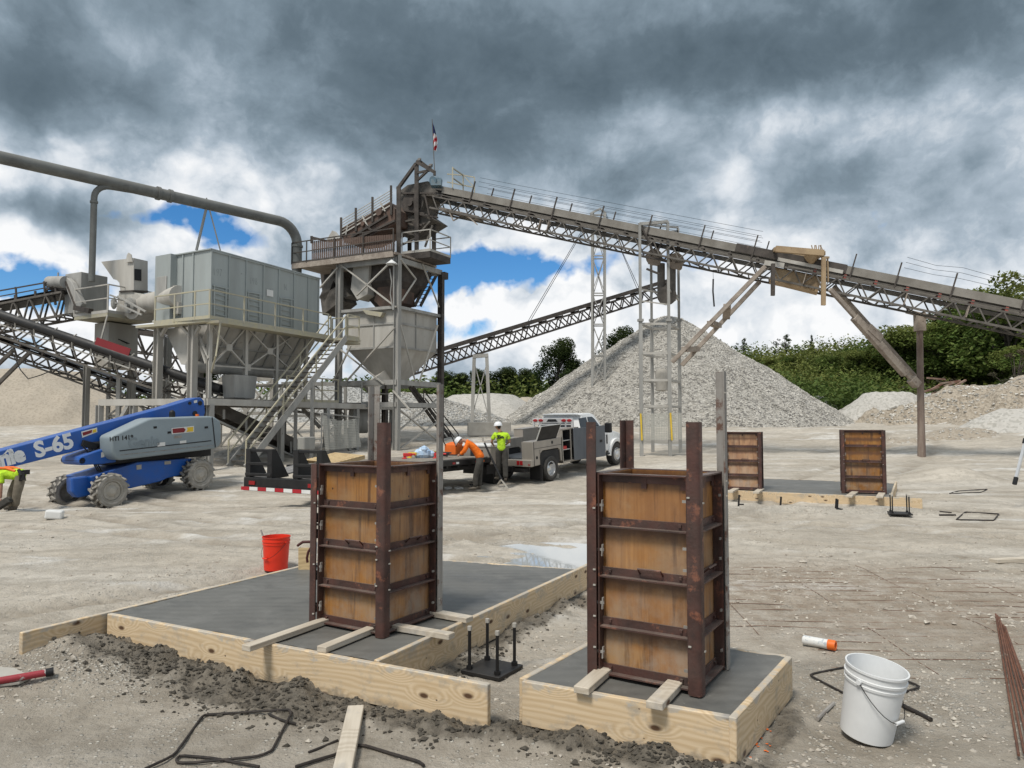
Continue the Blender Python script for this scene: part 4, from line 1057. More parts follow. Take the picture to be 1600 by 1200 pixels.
column_form('distant rusty column form at the left end of the far footing', (f3.x, f3.y, Z3), -22, .74, .58, 1.22, (0, 0, 0, 0))
column_form('distant rusty column form at the right end of the far footing', (f4.x, f4.y, Z3), -22, .80, .60, 1.27, (0, 0, 0, 0))
# ---------------------------------------------------------------- loose lumber
def lumber(label, p, q, w, h, group=None, m='lumber_edge'):
    o = beam_obj('lumber_piece', p, q, w, h, M[m], None, bevel=.003); o.rotation_mode = 'XYZ'
    return tag(o, label, 'lumber', group)
gl = 'lumber spacers wedged under the column forms'
zt = ZS+.004+.019
def sp(px, py, qx, qy, z, label, w=.072): lumber(label, onz(px, py, z), onz(qx, qy, z), w, .036, gl)
sp(384, 1013, 510, 969, zt, 'longest grey lumber spacer, leftmost under the left foreground form')
sp(502, 1015, 586, 981, zt, 'lumber spacer nearest the front corner post of the left foreground form')
sp(616, 979, 706, 994, zt, 'lumber spacer jutting right from the left form toward the anchor bolts')
sp(674, 957, 734, 968, zt, 'short lumber spacer farthest back on the right side of the left form', .085)
sp(908, 1079, 952, 1041, zt, 'lumber spacer on the left under the right foreground form', .085)
sp(1022, 1103, 1062, 1061, zt, 'lumber spacer beside the front post of the right foreground form', .085)
z3 = Z3+.022
sp(1140, 769, 1152, 763, z3, 'tiny lumber spacer leftmost under the distant left form', .12)
sp(1181, 770, 1190, 764, z3, 'tiny lumber spacer under the right corner of the distant left form', .12)
sp(1326, 776, 1336, 769, z3, 'tiny lumber spacer under the left corner of the distant right form', .12)
sp(1374, 777, 1378, 771, z3, 'tiny lumber spacer under the right corner of the distant right form', .12)
p, q = ong(531, 1235), ong(556, 1117); lumber('pale board lying on the dirt at the bottom edge', (p.x, p.y, p.z+.03), (q.x, q.y, q.z+.035), .088, .038)
p, q = ong(1552, 879), ong(1640, 874); lumber('pale plank lying on gravel at the right edge', (p.x, p.y, p.z+.02), (q.x, q.y, q.z+.02), .12, .04)
# ---------------------------------------------------------------- anchor bolts on template plates
def anchors(label, px, py, ang, s, h, z):
    p = onz(px, py, z); t = thing('anchor_bolt_set', label, 'anchor bolts', (p.x, p.y, z), R(ang), 'anchor bolt sets on steel plates')
    MB().box((0, 0, .012), (s, s, .024)).build('base_plate', M['black_steel'], t, bevel=.003, seg=1)
    for a in (-1, 1):
        for b in (-1, 1):
            mb = MB().tube((a*s*.36, b*s*.36, .02), (a*s*.36, b*s*.36, h), .011, n=8)
            mb.tube((a*s*.36, b*s*.36, .024), (a*s*.36, b*s*.36, .048), .021, n=6)
            bo = mb.build('bolt', M['black_rod'], t, smooth=True, angle=30)
            MB().tube((a*s*.36, b*s*.36, h-.025), (a*s*.36, b*s*.36, h+.002), .015, n=6).build('nut', M['rim_dusty'], bo)
p0 = ZG(onz(769, 1050).x, onz(769, 1050).y)
anchors('four black anchor bolts standing on a plate between the two foreground footings', 769, 1048, -31, .30, .30, p0+.005)
anchors('small set of black anchor bolts in front of the far footing', 1406, 803, -20, .36, .34, ZG(onz(1406, 803).x, onz(1406, 803).y)+.01)
# ---------------------------------------------------------------- buckets, can, trowels
def bucket(name, label, loc, m, tilt=(0, 0, 0), stick=False, handle_deg=200):
    t = thing(name, label, 'bucket', loc); t.rotation_euler = tilt
    pr = [(.0, .004), (.115, .004), (.128, .012), (.142, .285), (.147, .287), (.149, .300), (.145, .302), (.1455, .318), (.152, .320), (.153, .332), (.147, .334), (.148, .362), (.154, .364), (.154, .376), (.146, .376), (.138, .30), (.120, .02), (0, .016)]
    MB().lathe(pr, n=40).build('shell', m, t, smooth=True, angle=50)
    a = R(handle_deg); ax = Vector((math.cos(a), math.sin(a), 0)); fw = Vector((-ax.y, ax.x, 0)); pts = []
    for k in range(15):
        s = math.pi*k/14; pts.append(ax*(.155*math.cos(s))+fw*(.160*math.sin(s))+Vector((0, 0, .315-.17*math.sin(s))))
    h = MB().path(pts, .0022, 6).build('bail', M['black_rod'], t, smooth=True)
    MB().tube(pts[6]-Vector((0, 0, .0)), pts[8], .009, n=10).build('grip', m, h, smooth=True)
    e = MB()
    for s in (1, -1): e.tube(ax*(s*.146)+Vector((0, 0, .315)), ax*(s*.162)+Vector((0, 0, .315)), .013, n=10)
    e.build('ears', m, t, smooth=True)
    return t
p = onz(431, 889, 0); zb = ZG(p.x, p.y)
b1 = bucket('plastic_bucket', 'bright orange-red bucket with a stick in it behind the left footing', (p.x, p.y, zb), M['bucket_red'], handle_deg=150)
s = MB().bar((-.13, .02, .30), (-.185, .03, .44), .016, .010).bar((-.02, .0, .05), (-.13, .02, .30), .016, .010).build('stir_stick', M['rust_grey'])
s.location = b1.location; tag(s, 'grey stir stick leaning out of the orange-red bucket', 'stick')
p = onz(1353, 1149, 0); zb = ZG(p.x, p.y)
bucket('plastic_bucket', 'scuffed white bucket on the dirt in the right foreground', (p.x, p.y, zb+.012), M['white'], tilt=(R(7), R(7), 0), handle_deg=215)
p = ong(1280, 1012); a = (ong(1306, 1016)-ong(1255, 1004)); a = math.atan2(a.y, a.x)
t = thing('spray_can', 'white marking paint can with orange cap lying on the wire mat', 'spray can', (p.x, p.y, p.z+.036), a)
MB().lathe([(0, -.115), (.028, -.115), (.034, -.108), (.034, .055), (.033, .062)], n=24, axis='x').build('can', mat('printed_can', (.66, .66, .64), (.40, .44, .47), .4, 0, scale=26, lo=.55, hi=.6, bump=0), t, smooth=True)
MB().lathe([(.033, .062), (.036, .064), (.036, .108), (.034, .116), (.022, .116), (.020, .100), (0, .100)], n=24, axis='x').build('cap', M['orange'], t, smooth=True)
# two trowels standing against the slab edge
def onb(px, py, Y): return at(px, py, Y)
Yt = 7.15; p = onb(478, 884, Yt); t = thing('hand_float', 'wooden hand float with curved brown handle behind the left footing', 'hand float', (p.x, p.y, 0))
bq = MB().prism([onb(466, 905, Yt), onb(489, 905, Yt), onb(489, 856, Yt), onb(466, 856, Yt)], (0, .02, 0)).build('blade', M['pallet_wood'], t, world=True, bevel=.002, seg=1)
MB().path([onb(464.5, 853, Yt), onb(468, 850.5, Yt), onb(473, 847, Yt), onb(483, 846.5, Yt), onb(488, 849, Yt), onb(487, 855, Yt)], [.012, .013, .014, .014, .013, .011], 8).build('handle', M['handle_brown'], t, world=True, smooth=True)
Yt = 7.0; p = onb(488, 880, Yt); t = thing('trowel', 'steel trowel with brown grip leaning by the wooden float', 'trowel', (p.x, p.y, 0))
MB().prism([onb(486, 886, Yt), onb(493, 886, Yt), onb(496, 848, Yt), onb(491, 846, Yt)], (.0, .006, 0)).build('blade', M['blue_steel'], t, world=True)
MB().path([onb(480.5, 879, Yt-.05), onb(479.5, 872, Yt-.05), onb(481.5, 863, Yt-.05), onb(485, 857, Yt-.05), onb(490, 855, Yt-.05)], .012, 8).build('handle', M['handle_brown'], t, world=True, smooth=True)
# ---------------------------------------------------------------- reinforcement lying about
def loop(label, pix, rad=.0068, close=False, m='rebar', name='rebar_stirrup', cat='rebar', group=None, lift=.012):
    pts = [ong(*p) for p in pix]; pts = [Vector((p.x, p.y, p.z+lift)) for p in pts]
    c = sum(pts, Vector())/len(pts); n = len(pts); out = []
    for i, p in enumerate(pts):          # rounded bends
        if (i in (0, n-1)) and not close: out.append(p-c); continue
        a = pts[i-1]; b = pts[(i+1) % n]; k = min(.045, (a-p).length*.4, (b-p).length*.4)
        u, v = (a-p).normalized()*k, (b-p).normalized()*k
        for s in (0, .5, 1): out.append((p+u*(1-s)**2+v*s*s)-c)
    o = MB().path(out, rad, 7, closed=close).build(name, M[m], smooth=True); o.location = c
    return tag(o, label, cat, group)
gs = 'bent rebar stirrups lying on the ground'
loop('bent rebar stirrup, the largest loop, in the bottom left dirt', [(225, 1206), (272, 1184), (318, 1120), (340, 1119), (452, 1112), (455, 1118), (444, 1140), (424, 1178), (402, 1186), (300, 1196), (274, 1196), (278, 1184), (330, 1188), (405, 1202)], group=gs)
loop('short rebar hook crossing the largest stirrup loop', [(420, 1119), (440, 1129), (463, 1135)], .007, name='rebar_piece')
loop('muddy rebar rod passing under the pale foreground board', [(462, 1202), (500, 1190), (528, 1182), (556, 1168), (572, 1169), (610, 1181), (655, 1194), (662, 1200)], .008, name='rebar_piece')
loop('thin rebar half sunk in mud left of the pale foreground board', [(482, 1177), (505, 1168), (528, 1158)], .007, name='rebar_piece', lift=.004)
loop('square rebar stirrup lying behind the white bucket', [(1263, 1057), (1345, 1040), (1440, 1076), (1395, 1090), (1330, 1092)], close=True, group=gs)
loop('rebar rod end lying right of the white bucket', [(1405, 1103), (1430, 1115), (1455, 1128)], .012, name='rebar_piece')
loop('short muddy rebar stub left of the white bucket', [(1277, 1127), (1290, 1114), (1303, 1102)], .011, name='rebar_piece', m='rust_grey')
loop('thin rectangular rebar stirrup in the middle distance at right', [(1494, 813), (1508, 801), (1561, 804), (1553, 814)], .011, close=True, group=gs)
loop('thin rectangular rebar stirrup beside the small spoil heap', [(1483, 772), (1497, 768), (1543, 765), (1533, 770)], .011, close=True, group=gs)
loop('rebar offcut lying left of the middle distance stirrup', [(1468, 806), (1493, 806)], .018, name='rebar_piece')
loop('thin rebar offcut beside the other offcut, further from the camera', [(1468, 800), (1487, 802)], .010, name='rebar_piece')
# wire mat half buried in the dirt
t = MB(); c = onz(1350, 950)
ux, uy = Vector((1, -.035, 0)).normalized(), Vector((.06, 1, 0)).normalized(); O = Vector((1.55, 4.9, 0))
r_ = random.Random(9)
def matbar(p, q, rad):
    n = max(4, int((q-p).length/.3)); pts = []
    for i in range(n+1):
        s = p.lerp(q, i/n); pts.append(Vector((s.x, s.y, ZG(s.x, s.y)+.0015+r_.uniform(-.007, .006)))-c)
    t.path(pts, rad, 5)
for k in range(20):
    s = k*.188; lim = .0 if s > 1.0 else .55
    a = O+uy*s+ux*(lim+r_.uniform(0, .1)); b = O+uy*s+ux*(3.05+.28*s*.3+r_.uniform(-.1, .12)); matbar(a, b, .0030)
for k in range(0, 11, 3): matbar(O+ux*(.3+k*.31)+uy*(.9 if k < 2 else .05), O+ux*(.3+k*.31)+uy*3.75, .0026)
o = t.build('wire_mat', mat('mud_smeared_wire', (.21, .135, .095), (.15, .09, .065), .9, 0, scale=6, spot=(.34, .30, .25), spot_amt=.5, spot_scale=8), smooth=True); o.location = c; tag(o, 'rusty reinforcing wire mat half buried in the gravel beyond the small footing', 'wire mat')
t = thing('rebar_bundle', 'bundle of rusty rebar rods running out of the right edge', 'rebar bundle', ong(1575, 1040))
for k in range(7):
    p, q = ong(1556+k*3, 965+k*5), ong(1592+k*9, 1190)
    MB().path([p+Vector((0, 0, .03+.012*(k % 3))), (p+q)/2+Vector((0, 0, .03+.014*(k % 2)-((p+q)/2).z+ZG((p.x+q.x)/2, (p.y+q.y)/2))), q+Vector((0, 0, .03+.012*(k % 3)))], .0065, 6).build('rod', M['rust_rebar'], t, world=True, smooth=True)
# pipe and plate at the left edge
p, q = ong(-40, 1084), ong(80, 1060)
t = thing('steel_pipe', 'red and grey pipe poking in at the left edge', 'pipe', p)
MB().tube(p+Vector((0, 0, .05)), q+Vector((0, 0, .04)), .021, n=14).build('tube', mat('chipped_red_pipe', (.30, .035, .045), (.42, .40, .38), .5, 0, scale=11, lo=.52, hi=.56), t, world=True, smooth=True)
MB().tube(q+Vector((0, 0, .04))+(p-q).normalized()*.03, q+Vector((0, 0, .04))-(p-q).normalized()*.012, .025, n=14).build('end_collar', M['black_rod'], t, world=True, smooth=True)
mb = MB(); P_ = [ong(-30, 1082), ong(-30, 1046), ong(22, 1048), ong(50, 1060), ong(30, 1075)]; c = sum(P_, Vector())/5
mb.prism([Vector((v.x, v.y, c.z+.012))-c for v in P_], (0, 0, .012)); o = mb.build('steel_plate', M['rim_dusty']); o.location = c; tag(o, 'flat grey plate under the red pipe at the left edge', 'plate')
# orange marking paint on the soil, litter
r_ = random.Random(2); mb = MB(); c = ong(1188, 1150)
for k in range(26):
    q = ong(1188+r_.gauss(0, 7), 1152+r_.gauss(0, 12)); s = r_.uniform(.006, .016); h = [Vector((q.x+s*math.cos(a)*r_.uniform(.6, 1.2), q.y+s*math.sin(a)*r_.uniform(.6, 1.2), q.z+.006))-c for a in (0, 1.2, 2.4, 3.6, 5)]
    mb.quad(*h)
o = mb.build('marking_paint', M['orange']); o.location = c; tag(o, 'orange marking paint sprayed on the soil beside the small footing', 'paint mark')
p = ong(85, 811); o = MB().box((0, 0, .08), (.28, .18, .16), rz=.3, ry=.1).build('scrap_block', M['white_tape'], bevel=.03); o.location = p; tag(o, 'crumpled white scrap on the dirt in front of the boom lift', 'scrap')
r_ = random.Random(4)
p = ong(708, 764); mb = MB()
for k in range(7): mb.box((r_.uniform(-.25, .25), r_.uniform(-.1, .1), .03), (.2, .12, .05), rz=r_.uniform(0, 3), rx=.3)
o = mb.build('crumpled_wrapper', M['white_tape'], bevel=.01); o.location = p; tag(o, 'white crumpled wrapper at the boots of the worker in orange', 'litter')
p = ong(869, 748); o = MB().box((0, 0, .09), (.17, .17, .18), rz=.4).build('wheel_block', M['concrete'], bevel=.02); o.location = p; tag(o, 'pale block on the ground behind the truck rear wheel', 'block')
p = at(764, 670, 40); o = MB().box((0, 0, 0), (2.3, 1.0, .75), rz=.1).build('concrete_block', M['concrete'], bevel=.05); o.location = (p.x, p.y, p.z); tag(o, 'long pale concrete block at the feet of the twin-legged support', 'concrete block')
# survey tripod at the right edge: only one leg inside the frame
Yt = 14.0; t = thing('survey_tripod', 'aluminium survey tripod leg with black clamps at the right edge', 'tripod', at(1586, 755, Yt))
def leg(a, b):
    L = MB(); a, b = Vector(a), Vector(b)
    L.bar(a, a.lerp(b, .95), .05, .035); o = L.build('leg', M['alloy_bright'], t, world=True)
    MB().bar(a.lerp(b, .55), a.lerp(b, .60), .075, .055).bar(a.lerp(b, .93), b, .06, .05).build('clamp', M['black'], o, world=True)
head = at(1625, 600, Yt+.3)
leg(head, at(1585, 757, Yt)); leg(head, at(1665, 752, Yt+.2)); leg(head, at(1630, 740, Yt+1.2))
MB().tube(head-Vector((0, 0, .03)), head+Vector((0, 0, .06)), .10, n=12).build('head', M['black'], t, world=True)
# ---------------------------------------------------------------- processing plant
S = M['steel_grey']; SP_ = M['steel_pale']; SD = M['steel_dark']; SM = M['steel_mid']
B0 = at(328.5, 450, 27.5); BF = Face(B0, 66); BL = Face(B0, 330)
T0 = at(621, 560, 34.5); TL = Face(T0, 333); TR = Face(T0, 61)
UP = Vector((0, 0, 1))
def fbars(mb, F, lst, w=.08, h=None):
    for a, b, c, d in lst: mb.bar(F.pt(a, b), F.pt(c, d), w, h)
    return mb
def dn(p, z): return Vector((p.x, p.y, z))
def column(p, ztop, w, parent, m=S, zb=None, name='column'):
    """wide-flange column"""
    zb = ZG(p.x, p.y)-.1 if zb is None else zb
    mb = MB(); a = BF.d; n = BF.n
    mb.bar(dn(p, zb)+n*w*.45, dn(p, ztop)+n*w*.45, w*.09, w, up=n) if False else None
    for k in (1, -1): mb.prism([dn(p+n*(k*w*.5)-a*w*.5, zb), dn(p+n*(k*w*.5)+a*w*.5, zb), dn(p+n*(k*w*.42)+a*w*.5, zb), dn(p+n*(k*w*.42)-a*w*.5, zb)], (0, 0, ztop-zb))
    mb.prism([dn(p+n*w*.42-a*w*.06, zb), dn(p+n*w*.42+a*w*.06, zb), dn(p-n*w*.42+a*w*.06, zb), dn(p-n*w*.42-a*w*.06, zb)], (0, 0, ztop-zb))
    return mb.build(name, m, parent, world=True)
def railing(name, pts, parent, m=M['yellow_rail'], h=1.05, step=1.5, r=.028, toe=True, mid=True):
    """handrail of posts and two rails along a polyline on the deck"""
    mb = MB()
    for p, q in zip(pts, pts[1:]):
        n = max(1, round((q-p).length/step))
        for k in range(0 if p is pts[0] else 1, n+1):
            s = p.lerp(q, k/n); mb.bar(s, s+UP*h, r*1.9)
        mb.bar(p+UP*h, q+UP*(h-.001), r*1.7)
        if mid: mb.bar(p+UP*h*.52, q+UP*h*.52, r*1.5)
        if toe: mb.bar(p+UP*.06, q+UP*.06, .015, .12)
    return mb.build(name, m, parent, world=True)
M['chalk'] = mat('smeared_marker', (.13, .13, .125), (.24, .25, .245), .9, 0, scale=9, lo=.42, hi=.58)
# ---- dust collector -------------------------------------------------------
dc = thing('dust_collector', 'long grey ribbed steel dust collector box raised on legs', 'dust collector', dn(B0, 0))
zt_, zb_ = BF.pt(328.5, 390).z, BF.pt(328.5, 501).z
C0 = dn(B0, 0); C1 = dn(BF.pt(498, 450), 0); C3 = dn(BL.pt(252, 450), 0); C2 = C3+(C1-C0); dU = (C1-C0).normalized(); dV = (C3-C0).normalized()
nV = BF.n; nU = BL.n
MB().prism([dn(c, zb_) for c in (C0, C1, C2, C3)], (0, 0, zt_-zb_)).build('housing', M['box_grey'], dc, world=True)
mb = MB(); e = .07
mb.prism([dn(C0+nV*e+nU*e, zt_+.003), dn(C1+nV*e-nU*e, zt_+.003), dn(C2-nV*e-nU*e, zt_+.003), dn(C3-nV*e+nU*e, zt_+.003)], (0, 0, .045)); mb.build('roof', M['box_grey'], dc, world=True)
ribs = MB()
for px in (329, 357, 384, 411, 435, 459, 481, 497.5): 
    p = BF.pt(px, 450); ribs.bar(dn(p+nV*.02, zb_), dn(p+nV*.02, zt_), .06, .05, up=nV)
for px in (268, 286, 302): 
    p = BL.pt(px, 450); ribs.bar(dn(p+nU*.02, zb_), dn(p+nU*.02, zt_), .06, .05, up=nU)
ribs.bar(dn(C0+nV*.03, zb_+.04), dn(C1+nV*.03, zb_+.04), .07, .08); ribs.bar(dn(C0+nV*.03, zt_-.03), dn(C1+nV*.03, zt_-.03), .05, .05)
ribs.build('rib', M['box_grey'], dc, world=True)
# front cabinet panel at the left end
MB().prism([dn(C3+nU*.003+dV*.0, zb_), dn(C3-dV*.95+nU*.003, zb_), dn(C3-dV*.95+nU*.28, zb_), dn(C3+nU*.28, zb_)], (0, 0, zt_-zb_+.03)).build('end_cabinet', M['box_grey'], dc, world=True)
c_ = C3-dV*.45+nU*.30; MB().bar(dn(c_, zb_+1.0), dn(c_, zb_+1.85), .62, .03, up=nU).build('access_door', M['steel_grey'], dc, world=True, bevel=.01, seg=1)
mb = MB(); c_ = C3-dV*1.15+nU*.12
mb.bar(dn(c_, zb_+1.0), dn(c_, zb_+1.45), .26, .2, up=nU); mb.bar(dn(c_-dV*.05, zb_+.3), dn(c_-dV*.05, zb_+1.0), .05); mb.bar(dn(c_-dV*.05, zb_+.35), dn(c_-dV*.05, zb_+.8), .3, .15, up=nU); mb.build('control_box', M['steel_pale'], dc, world=True)
for x0, x1, yt, yb, yt1, yb1 in ((333, 356, 446, 494, 451, 498), (386, 409, 456, 503, 460, 506), (437, 458, 465, 510, 468, 513)):
    mb = MB(); F2 = BF.off(.05)
    fbars(mb, F2, [(x0, yt, x1, yt1), (x0, yb, x1, yb1), (x0+2, yt, x0+2, yb), (x1-3, yt1, x1-3, yb1)], .045)
    for k in range(6):
        t_ = (k+.5)/6; mb.bar(F2.pt(x0+3, lerp(yt, yb, t_)), F2.pt(x1-4, lerp(yt1, yb1, t_)), .03)
    mb.build('hatch_ladder', M['box_grey'], dc, world=True)
sgn = BF.off(.035); MB().plate(sgn.pt(417, 452), sgn.pt(427, 454), sgn.pt(427, 464), sgn.pt(417, 462), .01).build('notice_plate', M['white_tape'], dc, world=True)
for px, py, tx, s in ((340, 426, '197', .52), (396, 440, '198', .5), (446, 449, 'N', .5)):
    F2 = BF.off(.03); text_mesh('chalk_number', tx, s*.82, M['chalk'], dc, frame(F2.pt(px, py)-origin(dc), BF.d+UP*.06, UP), .002, -.016, 1.25, .6)
# hopper trough below, with screw tube
zl = BF.pt(329, 572).z
o1, o2 = C0-nV*.12, C1-nV*.12
wd = (C3-C0).length
mb = MB(); top = [dn(C0-nV*.15-nU*.1, zb_-.12), dn(C1-nV*.15, zb_-.12), dn(C2+nV*.1, zb_-.12), dn(C3+nV*.1-nU*.1, zb_-.12)]
q = -nV*1.15; bot = [dn(C0+q-nU*.2, zl+.12), dn(C1+q, zl+.12), dn(C1+q-nV*.5, zl+.12), dn(C0+q-nV*.5-nU*.2, zl+.12)]
mb.loft([top, bot]); mb.build('hopper', M['steel_pale'], dc, world=True)
rb = MB()
for k in range(9):
    f_ = (k+.5)/9; rb.bar(top[0].lerp(top[1], f_)+nV*.03, bot[0].lerp(bot[1], f_)+nV*.03, .07, .06)
rb.bar(top[0].lerp(bot[0], .5)+nV*.03, top[1].lerp(bot[1], .5)+nV*.03, .06, .06); rb.build('hopper_rib', M['steel_grey'], dc, world=True)
a, b = dn(C0-nV*.95+dU*.1, zl+.02), dn(C1-nV*.95, zl+.02); MB().tube(a, b, .22, n=16).tube(a-dU*.08, a, .27, n=16).build('screw_tube', M['steel_grey'], dc, world=True, smooth=True)
# ---- collector support frame, walkway, rails
sf = thing('support_frame', 'grey steel frame of columns, X braces and walkway carrying the dust collector', 'steel frame', dn(B0, 0))
WF = BF.off(.55)
for px in (247, 301): 
    p = BL.off(.25).pt(px, 560); column(p, zb_-.08, .26, sf, M['steel_pale'])
lowz = BF.pt(330, 628).z
for px in (327.5, 384, 432, 478): column(BF.pt(px, 540), zb_-.1, .14, sf, M['steel_pale'], zb=lowz, name='post')
for px in (262, 312): column(BL.off(-2.2).pt(px, 560), zb_-.1, .24, sf, S)
br = MB()
fbars(br, BF, [(329, 507, 357, 543), (357, 543, 384, 573), (384, 512, 357, 543), (357, 543, 330, 571), (386, 513, 421, 549), (421, 549, 452, 576), (456, 526, 421, 549), (421, 549, 388, 573), (432, 520, 455, 545), (329, 571, 500, 583)], .09, .05)
for px, py in ((357, 543), (421, 549), (329.5, 571), (386, 574)): 
    p = BF.pt(px, py)+nV*.04; br.bar(p-UP*.13, p+UP*.13, .3, .03, up=nV)
BLo = BL.off(.25)
fbars(br, BLo, [(252, 522, 244, 506), (252, 525, 262, 508), (296, 524, 282, 507), (304, 525, 312, 510), (240, 503, 320, 503.5)], .12, .10)
fbars(br, BL, [(305, 512, 326, 560), (306, 520, 322, 568)], .07)
br.build('brace', M['steel_pale'], sf, world=True)
PL = BL.off(.45)
dk = MB(); p0, p1 = dn(BF.pt(329, 500)+nV*.05+nU*.3, zb_-.05), dn(C1+dU*2.1+nV*.05, zb_-.05)
dk.prism([p0, p0+nV*.75, p1+nV*.75, p1], (0, 0, -.10))
p2 = dn(BL.pt(240, 500), zb_-.052); dk.prism([p2, p2+nU*.75, dn(p0+nV*.75+nU*.4, zb_-.052), dn(p0, zb_-.052)], (0, 0, -.10))
dk.build('walkway', M['yellow_rail'], sf, world=True)
r1 = [dn(PL.off(.2).pt(242, 500), zb_-.05), dn(PL.off(.2).pt(304, 503), zb_-.05)]
mb_pts = r1+[dn(WF.off(.18).pt(327, 503), zb_-.05), dn(WF.off(.18).pt(513, 521), zb_-.05)]
railing('railing', mb_pts, sf, step=1.55)
w2 = MB(); a = dn(WF.off(.2).pt(345, 504), zb_-.05); w2.bar(a, a+dU*-.2-UP*1.35, .05); w2.bar(a-UP*1.3-dU*.2, dn(BF.pt(330, 560), zb_-2.0), .05); w2.build('knee_brace', M['yellow_rail'], sf, world=True)
# ---- lower deck
ld = thing('lower_deck', 'dusty low steel platform on short legs beneath the dust collector and hopper', 'platform', dn(BF.off(.6).pt(330, 640), 0))
LF = BF.off(.75); lz = lowz
mb = MB(); a, b = dn(LF.pt(160, 630)-dU*0, lz), dn(LF.pt(330, 630), lz)
A_ = at(156, 629, 27.6); zL = A_.z
e0 = dn(LF.pt(322, 628), zL); e1 = e0+dU*12.3
ex = dn(A_, zL); 
mb.bar(ex, e0, .16, .24); mb.bar(e0, e1, .16, .24); mb.bar(e0-nV*2.6, e1-nV*2.6, .16, .24)
for k in range(9): q = e0.lerp(e1, k/8); mb.bar(q, q-nV*2.6, .12, .18)
mb.build('beam', M['steel_pale'], ld, world=True)
for q in (ex, ex.lerp(e0, .33), e0+dU*.2, e0+dU*3.9, e0+dU*6.8, e0+dU*9.0, e0+dU*12, e0-nV*2.6+dU*2, e0-nV*2.6+dU*7): column(q, zL-.1, .2, ld, S)
mb = MB(); mb.prism([dn(e0+dU*.5-nV*.1, zL+.125), dn(e0+dU*.5-nV*2.4, zL+.125), dn(e1-nV*2.4, zL+.125), dn(e1-nV*.1, zL+.125)], (0, 0, .03)); mb.build('grating', SM, ld, world=True)
railing('railing', [dn(e0+dU*4.2, zL+.12), dn(e0+dU*7.6, zL+.12)], ld, step=1.2); railing('railing', [dn(e0+dU*9.4, zL+.12), dn(e1, zL+.12)], ld, S, step=1.2)
mb = MB(); mb.bar(e0+dU*6.8-UP*.2, e0+dU*8.6-UP*(zL-.2), .1); mb.bar(ex.lerp(e0, .28)-UP*.1, ex.lerp(e0, .05)-UP*1.7, .12); mb.build('brace', S, ld, world=True)
# equipment on that deck
def block_box(name, label, cat, F, px0, px1, yt, yb, depth, m, bevel=.03, taper=0):
    a, b = F.pt(px0, yb), F.pt(px1, yb); z0 = a.z; z1 = F.pt(px0, yt).z; b = dn(b, z0); n = -F.n*depth
    c = (a+b)/2; lo_ = [a, b, b+n, a+n]; hi = [dn(p, z1) for p in lo_]
    if taper: lo_ = [p.lerp((a+b+n)/2, taper) for p in lo_]
    mb = MB(); mb.loft([[p-dn(c, z0) for p in lo_], [p-dn(c, z0) for p in hi]])
    o = mb.build(name, m, bevel=bevel, seg=1); o.location = dn(c, z0)
    return tag(o, label, cat)
block_box('screw_gearbox', 'dusty grey machine casing on the low platform, left of the stair', 'machine casing', LF.off(-.6), 366, 402, 585, 622, .7, S, taper=.12)
block_box('control_cabinet', 'pale grey electrical cabinet on a post behind the trailer pallet', 'cabinet', LF.off(1.5), 475, 493, 683, 703, .35, M['duct_pale'])
t = thing('tail_conveyor', 'dark dusty conveyor sloping down under the stair to the yard', 'conveyor', dn(LF.pt(420, 680), .3))
a, b = LF.off(-.9).pt(335, 636), LF.off(-.9).pt(500, 712); mb = MB()
ax = (b-a).normalized()
for k in (0, -.95): mb.bar(a-nV*-k, b-nV*-k, .08, .42)
for k in range(12): q = a.lerp(b, k/11); mb.bar(q, q-nV*.95, .07)
mb.build('trough', SM, t, world=True); MB().bar(a-nV*.48+UP*.26, b-nV*.48+UP*.26, .8, .05).build('belt', M['belt'], t, world=True)
mb = MB(); fbars(mb, LF.off(-.4), [(335, 655, 478, 722), (350, 640, 350, 655), (385, 655, 385, 672), (420, 672, 420, 690), (455, 690, 455, 708)], .07); mb.bar(LF.off(-.4).pt(478, 720), LF.off(-.9).pt(490, 705), .07); mb.build('frame', S, t, world=True)
t = thing('mesh_guard', 'sagging grey mesh and sheet guard hanging under the low platform', 'guard', dn(LF.off(1.2).pt(525, 700), .2))
Fq = LF.off(.9); mb = MB(); N = 14; rows = []
for i in range(N+1):
    s = i/N; rows.append([Fq.pt(lerp(503, 560, s), 648+7*math.sin(s*math.pi)+4*s)+nV*(.12*math.sin(i*1.7)), Fq.pt(lerp(502, 557, s), lerp(704, 698, s))+nV*(.2+.08*math.sin(i*2.3))])
mb.loft(rows, caps=False, closed=False); mb.build('sheet', M['guard_pale'], t, world=True, smooth=True)
mb = MB(); fbars(mb, Fq, [(502, 646, 562, 652), (503, 646, 502, 706), (560, 652, 557, 700)], .05); mb.build('frame', S, t, world=True)
# ---- stair
st = thing('stairway', 'long steel stair with faded yellow handrails climbing to the walkway', 'stair', dn(BF.off(1.4).pt(380, 720), 0))
SF = BF.off(1.5); foot = SF.pt(384, 727); topp = SF.pt(541, 527); topz = zb_-.05
topp = dn(topp, topz); zf = ZG(foot.x, foot.y); foot = dn(foot, zf)
W_ = .85
for k in (0, W_):
    q = -nV*k; MB().bar(foot+q, topp+q, .07, .26).build('stringer', S, st, world=True)
    mb = MB()
    for s in (0, .33, .66, 1): p = foot.lerp(topp, s)+q; mb.bar(p-UP*.1, p+UP*1.0, .055)
    mb.bar(foot+q+UP*1.0, topp+q+UP*1.0, .05); mb.bar(foot+q+UP*.52, topp+q+UP*.52, .045); mb.build('handrail', M['yellow_rail'], st, world=True)
n = 26
tr = MB()
for k in range(1, n): p = foot.lerp(topp, k/n); tr.prism([p-dU*.12, p+dU*.12, p+dU*.12-nV*W_, p-dU*.12-nV*W_], (0, 0, .035))
tr.build('tread', SM, st, world=True)
